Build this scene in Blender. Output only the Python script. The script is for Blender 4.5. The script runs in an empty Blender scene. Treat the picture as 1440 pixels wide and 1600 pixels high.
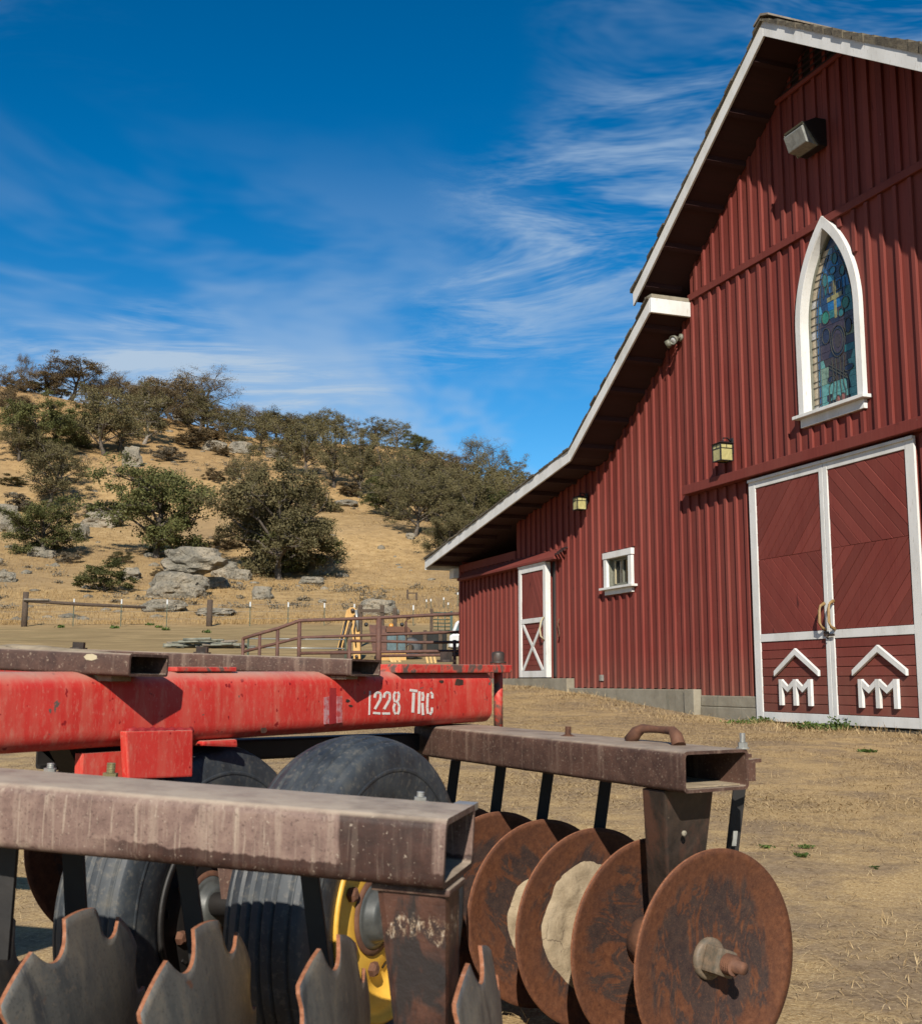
import bpy, bmesh, math, random
import numpy as np
from mathutils import Vector, Matrix, noise as mnoise

scene = bpy.context.scene
COL = scene.collection
R = math.radians

# ------------------------------------------------------------------ camera
# the camera sits at the origin, one metre above the dirt in front of the harrow
PITCH = math.atan(264 / 1820.0)
cam_d = bpy.data.cameras.new('camera')
cam_d.sensor_fit = 'HORIZONTAL'
cam_d.sensor_width = 36.0
cam_d.lens = 36.0 * 1820 / 1440
cam_d.clip_start = 0.05
cam_d.clip_end = 6000
cam_d.dof.use_dof = True
cam_d.dof.focus_distance = 7.0
cam_d.dof.aperture_fstop = 13.0
cam = bpy.data.objects.new('camera', cam_d)
cam.rotation_euler = (math.pi / 2 + PITCH, 0, 0)
COL.objects.link(cam)
scene.camera = cam

# ------------------------------------------------------------------ sky and sun
SUN = Vector((-0.045, -0.838, 0.543)).normalized()
SUN_EL = math.asin(SUN.z)
SUN_AZ = math.atan2(SUN.x, SUN.y)
world = bpy.data.worlds.new('World')
scene.world = world
world.use_nodes = True
wn = world.node_tree
wn.nodes.clear()


class NT:
    """short helper for building node trees"""
    def __init__(self, nt):
        self.nt = nt

    def new(self, t, **kw):
        n = self.nt.nodes.new(t)
        for k, v in kw.items():
            setattr(n, k, v)
        return n

    def put(self, sock, v):
        if hasattr(v, 'is_output') or isinstance(v, bpy.types.NodeSocket):
            self.nt.links.new(v, sock)
        elif v is not None:
            if isinstance(v, (tuple, list)) and len(v) == 3 and sock.type == 'RGBA':
                v = (*v, 1)
            sock.default_value = v

    def coord(self, what='Object'):
        return self.new('ShaderNodeTexCoord').outputs[what]

    def pos(self):
        return self.new('ShaderNodeNewGeometry').outputs['Position']

    def normal(self):
        return self.new('ShaderNodeNewGeometry').outputs['Normal']

    def map(self, v, scale=(1, 1, 1), loc=(0, 0, 0), rot=(0, 0, 0)):
        m = self.new('ShaderNodeMapping')
        self.put(m.inputs['Vector'], v)
        m.inputs['Scale'].default_value = scale
        m.inputs['Location'].default_value = loc
        m.inputs['Rotation'].default_value = rot
        return m.outputs[0]

    def noise(self, v, scale=5, detail=4, rough=0.55, dist=0.0):
        n = self.new('ShaderNodeTexNoise')
        self.put(n.inputs['Vector'], v)
        n.inputs['Scale'].default_value = scale
        n.inputs['Detail'].default_value = min(detail, 5 if scale < 3 else 4)
        n.inputs['Roughness'].default_value = rough
        n.inputs['Distortion'].default_value = dist
        return n.outputs['Fac']

    def vor(self, v, scale=5, feature='F1', out='Distance'):
        n = self.new('ShaderNodeTexVoronoi', feature=feature)
        self.put(n.inputs['Vector'], v)
        n.inputs['Scale'].default_value = scale
        return n.outputs[out]

    def ramp(self, f, stops, interp='LINEAR'):
        r = self.new('ShaderNodeValToRGB')
        cr = r.color_ramp
        cr.interpolation = interp
        while len(cr.elements) < len(stops):
            cr.elements.new(0.5)
        for e, (p, c) in zip(cr.elements, stops):
            e.position = p
            e.color = (c, c, c, 1) if isinstance(c, (int, float)) else (*c, 1)
        self.put(r.inputs[0], f)
        return r.outputs[0]

    def mix(self, f, a, b, mode='MIX'):
        m = self.new('ShaderNodeMix', data_type='RGBA', blend_type=mode)
        self.put(m.inputs[0], f)
        self.put(m.inputs[6], a)
        self.put(m.inputs[7], b)
        return m.outputs[2]

    def math(self, op, a, b=None, c=None, clamp=False):
        m = self.new('ShaderNodeMath', operation=op, use_clamp=clamp)
        self.put(m.inputs[0], a)
        if b is not None:
            self.put(m.inputs[1], b)
        if c is not None:
            self.put(m.inputs[2], c)
        return m.outputs[0]

    def sep(self, v):
        s = self.new('ShaderNodeSeparateXYZ')
        self.put(s.inputs[0], v)
        return s.outputs

    def comb(self, x, y, z):
        s = self.new('ShaderNodeCombineXYZ')
        for i, v in enumerate((x, y, z)):
            self.put(s.inputs[i], v)
        return s.outputs[0]

    def rng(self, v, a, b, c=0.0, d=1.0, smooth=False):
        m = self.new('ShaderNodeMapRange')
        if smooth:
            m.interpolation_type = 'SMOOTHSTEP'
        self.put(m.inputs[0], v)
        for i, k in enumerate((a, b, c, d)):
            m.inputs[1 + i].default_value = k
        return m.outputs[0]

    def vmath(self, op, a, b=None, scale=None):
        m = self.new('ShaderNodeVectorMath', operation=op)
        self.put(m.inputs[0], a)
        if b is not None:
            self.put(m.inputs[1], b)
        if scale is not None:
            m.inputs['Scale'].default_value = scale
        return m

    def bump(self, h, strength=0.3, dist=0.01):
        b = self.new('ShaderNodeBump')
        self.put(b.inputs['Height'], h)
        b.inputs['Strength'].default_value = strength
        b.inputs['Distance'].default_value = dist
        return b.outputs[0]

    def rand(self):
        return self.new('ShaderNodeObjectInfo').outputs['Random']


def build_world():
    t = NT(wn)
    sky = t.new('ShaderNodeTexSky', sky_type='NISHITA')
    sky.sun_disc = False
    sky.sun_elevation = SUN_EL
    sky.sun_rotation = SUN_AZ
    sky.altitude = 900
    sky.air_density = 1.0
    sky.dust_density = 0.0
    sky.ozone_density = 2.0
    d = t.coord('Generated')
    n = t.vmath('NORMALIZE', d).outputs[0]
    sx, sy, sz = t.sep(n)
    # high thin cirrus on a flat layer: project the direction on a plane overhead
    h = t.math('ADD', t.math('MAXIMUM', sz, 0.0), 0.12)
    p = t.comb(t.math('DIVIDE', sx, h), t.math('DIVIDE', sy, h), 0.0)
    warp = t.new('ShaderNodeTexNoise')
    t.put(warp.inputs['Vector'], p)
    warp.inputs['Scale'].default_value = 1.1
    warp.inputs['Detail'].default_value = 2
    wv = t.vmath('SCALE', t.vmath('SUBTRACT', warp.outputs['Color'], (0.5, 0.5, 0.5)).outputs[0], scale=0.55).outputs[0]
    pw = t.vmath('ADD', p, wv).outputs[0]
    # wisps drawn out by the wind, gathered in a few loose patches
    big = t.noise(t.map(pw, scale=(1.0, 0.8, 1), loc=CL_A), 1.0, 2, 0.5)
    fine = t.noise(t.map(pw, scale=(1.0, 2.4, 1), rot=(0, 0, R(-14)), loc=(1.3, 0.4, 0)), 2.3, 5, 0.70, 0.35)
    patch = t.rng(big, 0.38, 0.60, 0, 1, True)
    wisp = t.rng(fine, 0.40, 0.70, 0, 1, True)
    cl = t.math('MULTIPLY', t.math('MULTIPLY', patch, wisp), 0.72)
    # pale milky cirrus that thickens towards the horizon
    low = t.rng(sz, 0.16, 0.47, 1.0, 0.0, True)
    sheet = t.noise(t.map(n, scale=(2.0, 2.0, 5.0), rot=(0, R(-22), 0), loc=CL_B), 1.6, 4, 0.64, 0.4)
    cl2 = t.math('MULTIPLY', low, t.rng(sheet, 0.42, 0.66, 0.02, 0.75, True))
    cl = t.math('ADD', cl, cl2, clamp=True)
    # clear dry air: deepen the blue
    g = t.new('ShaderNodeGamma')
    g.inputs['Gamma'].default_value = 1.20
    t.put(g.inputs['Color'], t.mix(1.0, sky.outputs[0], (0.245, 0.245, 0.245), 'MULTIPLY'))
    hs = t.new('ShaderNodeHueSaturation')
    hs.inputs['Hue'].default_value = 0.495
    hs.inputs['Saturation'].default_value = 1.36
    hs.inputs['Value'].default_value = 4.75
    t.put(hs.inputs['Color'], g.outputs[0])
    col = t.mix(cl, hs.outputs[0], (4.6, 6.0, 7.7))
    bg = t.new('ShaderNodeBackground')
    bg.inputs['Strength'].default_value = 0.064
    t.put(bg.inputs['Color'], col)
    out = t.new('ShaderNodeOutputWorld')
    wn.links.new(bg.outputs[0], out.inputs[0])


CL_A, CL_B = (7.7, 0.2, 0), (6.3, 2.0, 1.7)
build_world()
world.cycles.sampling_method = 'MANUAL'
world.cycles.sample_map_resolution = 512

sun_d = bpy.data.lights.new('sun', 'SUN')
sun_d.energy = 5.0
sun_d.angle = R(0.53)
sun_d.color = (1.0, 0.93, 0.82)
sun_o = bpy.data.objects.new('sun', sun_d)
sun_o.rotation_euler = SUN.to_track_quat('Z', 'Y').to_euler()
sun_o.location = (-5, -30, 25)
COL.objects.link(sun_o)

scene.cycles.max_bounces = 5
scene.cycles.diffuse_bounces = 3
scene.cycles.glossy_bounces = 2
scene.cycles.transmission_bounces = 2
scene.cycles.volume_bounces = 0
scene.cycles.caustics_reflective = False
scene.cycles.caustics_refractive = False
scene.view_settings.view_transform = 'Standard'
scene.view_settings.look = 'None'
scene.view_settings.exposure = 0.55
scene.view_settings.gamma = 1.0
scene.view_settings.use_curve_mapping = False

# ------------------------------------------------------------------ helpers
def ray(px, py):
    c, s = math.cos(PITCH), math.sin(PITCH)
    x = px - 720.0
    u = -(py - 800.0)
    v = Vector((x, -s * u + c * 1820.0, c * u + s * 1820.0))
    return v / v.y


def W(px, py, D):
    """point seen in that direction at D metres in front of the camera"""
    return ray(px, py) * D


def tag(o, label=None, cat=None, group=None, kind=None):
    if label:
        o['label'] = label
    if cat:
        o['category'] = cat
    if group:
        o['group'] = group
    if kind:
        o['kind'] = kind
    return o


def empty(name, loc=(0, 0, 0), rz=0.0, label=None, cat=None, group=None):
    o = bpy.data.objects.new(name, None)
    o.empty_display_size = 0.3
    o.location = loc
    o.rotation_euler = (0, 0, rz)
    COL.objects.link(o)
    return tag(o, label, cat, group)


def add(name, me, parent=None, mat=None, loc=None):
    o = bpy.data.objects.new(name, me)
    if mat is not None and not me.materials:
        for m in (mat if isinstance(mat, (list, tuple)) else [mat]):
            me.materials.append(m)
    if loc is not None:
        o.location = loc
    COL.objects.link(o)
    if parent is not None:
        o.parent = parent
    return o


class MB:
    """collects vertices and faces of one mesh"""
    def __init__(self):
        self.v = []
        self.f = []
        self.mi = []
        self.sm = []

    def put(self, vs, fs, mi=0, smooth=False):
        b = len(self.v)
        self.v += [tuple(x) for x in vs]
        for f in fs:
            self.f.append(tuple(i + b for i in f))
            self.mi.append(mi)
            self.sm.append(smooth)
        return self

    def box(self, x0, x1, y0, y1, z0, z1, mi=0):
        vs = [(x0, y0, z0), (x1, y0, z0), (x1, y1, z0), (x0, y1, z0), (x0, y0, z1), (x1, y0, z1), (x1, y1, z1), (x0, y1, z1)]
        return self.put(vs, [(0, 3, 2, 1), (4, 5, 6, 7), (0, 1, 5, 4), (1, 2, 6, 5), (2, 3, 7, 6), (3, 0, 4, 7)], mi)

    def frame_box(self, o, ax, ay, az, mi=0):
        o, ax, ay, az = Vector(o), Vector(ax), Vector(ay), Vector(az)
        vs = [o, o + ax, o + ax + ay, o + ay, o + az, o + ax + az, o + ax + ay + az, o + ay + az]
        return self.put(vs, [(0, 3, 2, 1), (4, 5, 6, 7), (0, 1, 5, 4), (1, 2, 6, 5), (2, 3, 7, 6), (3, 0, 4, 7)], mi)

    def prism_y(self, poly, y0, y1, mi=0):
        """polygon in x, z (counter-clockwise seen from -y) extruded along y"""
        n = len(poly)
        vs = [(x, y0, z) for x, z in poly] + [(x, y1, z) for x, z in poly]
        fs = [tuple(range(n)), tuple(range(2 * n - 1, n - 1, -1))]
        for i in range(n):
            j = (i + 1) % n
            fs.append((j, i, n + i, n + j))
        return self.put(vs, fs, mi)

    def prism(self, poly, vec, mi=0):
        n = len(poly)
        vec = Vector(vec)
        vs = [Vector(p) for p in poly] + [Vector(p) + vec for p in poly]
        fs = [tuple(range(n)), tuple(range(2 * n - 1, n - 1, -1))]
        for i in range(n):
            j = (i + 1) % n
            fs.append((j, i, n + i, n + j))
        return self.put(vs, fs, mi)

    def tube(self, pts, rad, n=10, mi=0, cap=True, smooth=True):
        pts = [Vector(p) for p in pts]
        if not isinstance(rad, (list, tuple)):
            rad = [rad] * len(pts)
        vs = []
        for i, p in enumerate(pts):
            a = pts[max(i - 1, 0)]
            b = pts[min(i + 1, len(pts) - 1)]
            t = (b - a).normalized()
            up = Vector((0, 0, 1)) if abs(t.z) < 0.9 else Vector((1, 0, 0))
            u = t.cross(up).normalized()
            w = t.cross(u)
            for k in range(n):
                q = 2 * math.pi * k / n
                vs.append(p + (u * math.cos(q) + w * math.sin(q)) * rad[i])
        fs = []
        for i in range(len(pts) - 1):
            for k in range(n):
                l = (k + 1) % n
                fs.append((i * n + k, i * n + l, (i + 1) * n + l, (i + 1) * n + k))
        self.put(vs, fs, mi, smooth)
        if cap:
            b = len(self.v) - len(vs)
            m = len(pts) - 1
            self.f += [tuple(b + k for k in range(n - 1, -1, -1)), tuple(b + m * n + k for k in range(n))]
            self.mi += [mi, mi]
            self.sm += [False, False]
        return self

    def lathe(self, c, axis, prof, n=48, mi=0, smooth=True, closed=False):
        """prof: (distance along the axis, radius)"""
        c = Vector(c)
        a = Vector(axis).normalized()
        up = Vector((0, 0, 1)) if abs(a.z) < 0.9 else Vector((1, 0, 0))
        u = a.cross(up).normalized()
        w = a.cross(u)
        vs = []
        for (h, r) in prof:
            for k in range(n):
                q = 2 * math.pi * k / n
                vs.append(c + a * h + (u * math.cos(q) + w * math.sin(q)) * r)
        fs = []
        m = len(prof)
        for i in range(m if closed else m - 1):
            j = (i + 1) % m
            for k in range(n):
                l = (k + 1) % n
                fs.append((i * n + k, j * n + k, j * n + l, i * n + l))
        return self.put(vs, fs, mi, smooth)

    def mesh(self, name, bevel=0.0, seg=2, fix=True):
        me = bpy.data.meshes.new(name)
        me.from_pydata(self.v, [], self.f)
        me.polygons.foreach_set('material_index', self.mi)
        me.polygons.foreach_set('use_smooth', self.sm)
        if bevel or fix:
            bm = bmesh.new()
            bm.from_mesh(me)
            if fix:
                bmesh.ops.recalc_face_normals(bm, faces=bm.faces)
            if bevel:
                es = [e for e in bm.edges if len(e.link_faces) == 2 and e.calc_face_angle(0) > 0.5]
                bmesh.ops.bevel(bm, geom=es, offset=bevel, segments=seg, affect='EDGES', profile=0.6, clamp_overlap=True)
            bm.to_mesh(me)
            bm.free()
        me.update()
        return me

    def build(self, name, mat, parent=None, bevel=0.0, seg=2, fix=True, off=None):
        if off is not None:
            o = Vector(off)
            self.v = [tuple(Vector(p) - o) for p in self.v]
        return add(name, self.mesh(name, bevel, seg, fix), parent, mat)


def clip_poly(poly, a, b, c):
    """keep a*x + b*z <= c"""
    out = []
    for i in range(len(poly)):
        p, q = poly[i], poly[(i + 1) % len(poly)]
        dp, dq = a * p[0] + b * p[1] - c, a * q[0] + b * q[1] - c
        if dp <= 0:
            out.append(p)
        if (dp < 0 < dq) or (dq < 0 < dp):
            t = dp / (dp - dq)
            out.append((p[0] + (q[0] - p[0]) * t, p[1] + (q[1] - p[1]) * t))
    return out


# ------------------------------------------------------------------ materials
MATS = {}


ALBEDO = dict(ground=0.74, red_paint=0.66, worn_red=0.8, straw=0.78, stencil_white=0.75, yellow_paint=0.82, disc_worn=0.8, hub_grey=0.45, white_paint=0.75, barn_red=0.52, soffit_shade_red=0.30, rock=0.85)


def material(name, fn, rough=0.7):
    m = bpy.data.materials.new(name)
    m.use_nodes = True
    nt = m.node_tree
    b = nt.nodes['Principled BSDF']
    b.inputs['Roughness'].default_value = rough
    t = NT(nt)
    r = fn(t, b)
    k = ALBEDO.get(name, 0.70 if name.startswith('leaf') else 0.6 if name == 'weed_green' else 0.66)
    if r is not None:
        if k != 1.0:
            r = t.mix(1.0, r, (k, k, k), 'MULTIPLY')
        t.put(b.inputs['Base Color'], r)
    MATS[name] = m
    return m


def m_barn(t, b):
    c = t.coord('Object')
    rnd = t.rand()
    off = t.comb(t.math('MULTIPLY', rnd, 37.0), t.math('MULTIPLY', rnd, 11.0), t.math('MULTIPLY', rnd, 23.0))
    cc = t.vmath('ADD', c, off).outputs[0]
    grain = t.noise(t.map(cc, scale=(45, 45, 1.6)), 1.0, 6, 0.65)
    blot = t.noise(t.map(c, scale=(1.2, 1.2, 0.5)), 1.0, 5, 0.6)
    col = t.ramp(grain, [(0.25, (0.225, 0.040, 0.031)), (0.55, (0.30, 0.057, 0.043)), (0.8, (0.35, 0.078, 0.060))])
    col = t.mix(t.rng(blot, 0.35, 0.75), col, (0.335, 0.085, 0.064))
    tint = t.rng(rnd, 0, 1, 0.84, 1.12)
    col = t.mix(1.0, col, t.comb(tint, tint, tint), 'MULTIPLY')
    # knots and flakes of lost paint
    k = t.noise(t.map(cc, scale=(9, 9, 3.2)), 1.0, 3, 0.5)
    col = t.mix(t.rng(k, 0.70, 0.78), col, (0.13, 0.026, 0.022))
    fl = t.noise(t.map(cc, scale=(60, 60, 14)), 1.0, 2, 0.5)
    col = t.mix(t.rng(fl, 0.775, 0.80), col, (0.46, 0.30, 0.22))
    # splashed dust along the foot of the wall
    z = t.sep(c)[2]
    dust = t.math('MULTIPLY', t.rng(z, -0.25, 0.45, 0.38, 0.0), t.noise(t.map(c, scale=(6, 6, 3)), 1, 4, 0.6))
    col = t.mix(dust, col, (0.40, 0.28, 0.19))
    t.put(b.inputs['Normal'], t.bump(grain, 0.25, 0.004))
    b.inputs['Specular IOR Level'].default_value = 0.25
    return col


def m_white(t, b):
    c = t.pos()
    n1 = t.noise(t.map(c, scale=(3, 3, 1.0)), 1, 6, 0.6)
    n2 = t.noise(t.map(c, scale=(70, 70, 9)), 1, 4, 0.6)
    col = t.ramp(n1, [(0.3, (0.64, 0.63, 0.59)), (0.55, (0.80, 0.79, 0.76)), (1, (0.85, 0.84, 0.82))])
    col = t.mix(t.rng(n2, 0.61, 0.70, 0, 0.8), col, (0.45, 0.41, 0.34))
    t.put(b.inputs['Normal'], t.bump(n2, 0.12, 0.003))
    return col


def m_soffit(t, b):  # red darkened in the colour itself to deepen the shade under the eaves
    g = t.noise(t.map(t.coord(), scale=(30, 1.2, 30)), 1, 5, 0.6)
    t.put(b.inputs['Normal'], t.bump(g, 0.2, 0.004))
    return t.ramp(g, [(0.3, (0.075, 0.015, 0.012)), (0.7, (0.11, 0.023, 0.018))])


def m_shake(t, b):
    c = t.pos()
    g = t.noise(t.map(c, scale=(14, 14, 14)), 1, 6, 0.7)
    t.put(b.inputs['Normal'], t.bump(g, 0.6, 0.02))
    col = t.ramp(g, [(0.25, (0.055, 0.046, 0.034)), (0.5, (0.12, 0.098, 0.066)), (0.75, (0.19, 0.165, 0.105))])
    tint = t.rng(t.rand(), 0, 1, 0.7, 1.25)
    return t.mix(1.0, col, t.comb(tint, tint, tint), 'MULTIPLY')


def m_concrete(t, b):
    c = t.pos()
    g = t.noise(c, 3, 8, 0.7)
    h = t.noise(t.map(c, scale=(9, 9, 1.0)), 1, 5, 0.6)
    col = t.ramp(g, [(0.3, (0.25, 0.215, 0.155)), (0.6, (0.36, 0.32, 0.24)), (0.85, (0.44, 0.40, 0.31))])
    col = t.mix(t.rng(h, 0.60, 0.72, 0, 0.6), col, (0.15, 0.15, 0.105))
    t.put(b.inputs['Normal'], t.bump(t.noise(c, 24, 6, 0.7), 0.4, 0.01))
    return col


def dust_up(t, col, dustc, lo=0.35, hi=0.95, amt=0.9, sc=9):
    """dust that has settled on faces that look up"""
    nz = t.sep(t.normal())[2]
    n = t.noise(t.pos(), sc, 6, 0.65)
    f = t.math('MULTIPLY', t.rng(nz, lo, hi, 0, 1, True), t.rng(n, 0.25, 0.62, 0.35, 1.0))
    return t.mix(t.math('MULTIPLY', f, amt, clamp=True), col, dustc)


def m_rustbeam(t, b):
    c = t.pos()
    g = t.noise(c, 26, 7, 0.68)
    l = t.noise(c, 3.2, 5, 0.6)
    streak = t.noise(t.map(c, scale=(34, 34, 2.2)), 1, 5, 0.6, 0.4)
    col = t.ramp(g, [(0.28, (0.050, 0.026, 0.020)), (0.52, (0.092, 0.049, 0.036)), (0.72, (0.135, 0.074, 0.053)), (0.9, (0.19, 0.115, 0.082))])
    col = t.mix(t.rng(l, 0.48, 0.66, 0, 0.55), col, (0.150, 0.070, 0.045))
    col = t.mix(t.rng(streak, 0.54, 0.68, 0, 0.55), col, (0.27, 0.185, 0.135))
    col = t.mix(t.rng(t.noise(c, 200, 3, 0.7), 0.32, 0.44, 0.6, 0.0), col, (0.030, 0.016, 0.012))
    sp = t.noise(c, 150, 3, 0.6)
    col = t.mix(t.rng(sp, 0.60, 0.70, 0, 0.7), col, (0.34, 0.26, 0.19))
    col = dust_up(t, col, (0.43, 0.34, 0.255), 0.45, 0.98, 1.0, 11)
    t.put(b.inputs['Normal'], t.bump(g, 0.35, 0.004))
    t.put(b.inputs['Roughness'], t.rng(l, 0.3, 0.7, 0.55, 0.8))
    b.inputs['Specular IOR Level'].default_value = 0.35
    return col


def m_frontbeam(t, b):
    """like the other beams, with a pale dusty film that ends in a ragged dark stain low down and at the right end"""
    c = t.pos()
    x, y, z = t.sep(c)
    g = t.noise(c, 30, 5, 0.68)
    streak = t.noise(t.map(c, scale=(46, 46, 2.6)), 1, 4, 0.6, 0.5)
    dark = t.ramp(g, [(0.28, (0.026, 0.012, 0.009)), (0.55, (0.056, 0.025, 0.018)), (0.8, (0.10, 0.048, 0.035))])
    film = t.ramp(g, [(0.25, (0.140, 0.086, 0.070)), (0.5, (0.225, 0.145, 0.118)), (0.78, (0.33, 0.23, 0.18))])
    # height below the upper front edge, the beam falls 63 mm per metre to the right
    hgt = t.math('ADD', t.math('ADD', z, t.math('MULTIPLY', x, 0.0625)), 0.214)
    rag = t.math('MULTIPLY', t.math('SUBTRACT', t.noise(t.map(c, scale=(55, 20, 6)), 1, 4, 0.6), 0.5), 0.02)
    hh = t.math('ADD', hgt, rag)
    xr = t.math('ADD', x, t.math('MULTIPLY', rag, 1.5))
    low = t.rng(hh, -0.078, -0.075, 0, 1)
    low = t.math('MAXIMUM', low, t.rng(x, -0.62, -0.50, 1.0, 0.0))
    right = t.rng(xr, -0.192, -0.186, 1, 0)
    f = t.math('MULTIPLY', low, t.math('MAXIMUM', right, t.rng(xr, -0.042, -0.034, 0, 0.8)))
    col = t.mix(f, dark, film)
    col = t.mix(t.math('MULTIPLY', t.rng(streak, 0.53, 0.64, 0, 0.6), t.rng(f, 0, 1, 0.15, 1.0)), col, (0.36, 0.27, 0.21))
    fs = t.noise(t.map(c, scale=(110, 110, 7)), 1, 3, 0.65, 0.6)
    col = t.mix(t.math('MULTIPLY', t.rng(fs, 0.58, 0.66, 0, 0.6), t.rng(f, 0, 1, 0.2, 1.0)), col, (0.44, 0.35, 0.27))
    col = t.mix(t.rng(t.noise(c, 210, 3, 0.7), 0.32, 0.44, 0.6, 0.0), col, (0.045, 0.024, 0.018))
    col = t.mix(t.rng(t.noise(c, 170, 2, 0.6), 0.66, 0.73, 0, 0.7), col, (0.44, 0.36, 0.28))
    col = dust_up(t, col, (0.52, 0.42, 0.32), 0.45, 0.98, 1.0, 13)
    t.put(b.inputs['Normal'], t.bump(g, 0.35, 0.003))
    b.inputs['Specular IOR Level'].default_value = 0.3
    return col


def m_darksteel(t, b):
    c = t.pos()
    g = t.noise(c, 22, 7, 0.7)
    l = t.noise(t.map(c, scale=(9, 9, 4)), 1, 5, 0.65)
    col = t.ramp(g, [(0.25, (0.026, 0.021, 0.017)), (0.6, (0.066, 0.046, 0.035)), (0.85, (0.14, 0.085, 0.058))])
    col = t.mix(t.rng(l, 0.50, 0.62, 0, 0.85), col, (0.13, 0.055, 0.032))
    sc = t.noise(t.map(c, scale=(30, 30, 60)), 1, 5, 0.7, 1.0)
    col = t.mix(t.rng(sc, 0.70, 0.76, 0, 0.7), col, (0.40, 0.31, 0.24))
    t.put(b.inputs['Normal'], t.bump(g, 0.4, 0.004))
    b.inputs['Metallic'].default_value = 0.15
    t.put(b.inputs['Roughness'], t.rng(l, 0.3, 0.7, 0.38, 0.7))
    return col


def m_hanger(t, b):
    """worn cast bracket: rust, black patches and a scuffed band of bare metal and primer"""
    c = t.pos()
    x, y, z = t.sep(c)
    g = t.noise(c, 24, 4, 0.7)
    l = t.noise(t.map(c, scale=(14, 14, 5)), 1, 4, 0.65, 0.5)
    col = t.ramp(g, [(0.28, (0.050, 0.020, 0.013)), (0.55, (0.105, 0.044, 0.028)), (0.8, (0.17, 0.078, 0.050))])
    col = t.mix(t.rng(l, 0.47, 0.56, 0, 0.9), col, (0.022, 0.020, 0.020))
    rag = t.math('MULTIPLY', t.math('SUBTRACT', t.noise(c, 30, 4, 0.7, 0.6), 0.5), 0.10)
    zz = t.math('ADD', z, rag)
    band = t.math('MULTIPLY', t.rng(zz, -0.395, -0.385, 0, 1), t.rng(zz, -0.370, -0.360, 1, 0))
    sc = t.noise(t.map(c, scale=(120, 120, 70)), 1, 4, 0.8, 0.5)
    col = t.mix(t.math('MULTIPLY', band, t.math('MULTIPLY', t.rng(sc, 0.50, 0.60), 0.75)), col, t.ramp(sc, [(0.46, (0.42, 0.15, 0.045)), (0.58, (0.55, 0.42, 0.28)), (0.7, (0.70, 0.66, 0.58))]))
    fine = t.noise(t.map(c, scale=(50, 50, 18)), 1, 4, 0.75, 1.0)
    col = t.mix(t.rng(fine, 0.70, 0.75, 0, 0.7), col, (0.40, 0.32, 0.25))
    t.put(b.inputs['Normal'], t.bump(g, 0.5, 0.004))
    b.inputs['Metallic'].default_value = 0.1
    return col


def m_redpaint(t, b):
    c = t.pos()
    g = t.noise(c, 6, 7, 0.65)
    fine = t.noise(t.map(c, scale=(60, 60, 22)), 1, 5, 0.65)
    streak = t.noise(t.map(c, scale=(26, 26, 2.0)), 1, 5, 0.6, 0.3)
    col = t.ramp(g, [(0.3, (0.62, 0.026, 0.020)), (0.6, (0.72, 0.048, 0.034)), (0.85, (0.74, 0.085, 0.060))])
    col = t.mix(t.rng(streak, 0.48, 0.72, 0, 0.42), col, (0.70, 0.23, 0.15))
    col = t.mix(t.rng(fine, 0.52, 0.72, 0, 0.50), col, (0.70, 0.26, 0.18))
    chip = t.noise(c, 15, 5, 0.62, 0.3)
    col = t.mix(t.rng(chip, 0.665, 0.68), col, (0.15, 0.11, 0.09))
    spot = t.noise(c, 44, 2, 0.5)
    col = t.mix(t.rng(spot, 0.685, 0.71), col, (0.34, 0.008, 0.010))
    col = t.mix(t.rng(t.noise(t.map(c, scale=(150, 150, 60)), 1, 3, 0.7), 0.58, 0.70, 0, 0.4), col, (0.74, 0.32, 0.23))
    col = dust_up(t, col, (0.56, 0.34, 0.25), 0.25, 0.98, 0.95, 7)
    t.put(b.inputs['Normal'], t.bump(fine, 0.12, 0.002))
    t.put(b.inputs['Roughness'], t.rng(g, 0.3, 0.7, 0.42, 0.62))
    return col


def m_worn_red(t, b):
    c = t.pos()
    g = t.noise(c, 17, 6, 0.66, 0.4)
    col = t.ramp(g, [(0.42, (0.50, 0.028, 0.022)), (0.50, (0.55, 0.085, 0.055)), (0.56, (0.14, 0.085, 0.068)), (0.8, (0.085, 0.062, 0.052))])
    col = dust_up(t, col, (0.46, 0.31, 0.22), 0.3, 0.98, 0.8, 9)
    t.put(b.inputs['Normal'], t.bump(g, 0.5, 0.003))
    return col


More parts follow.
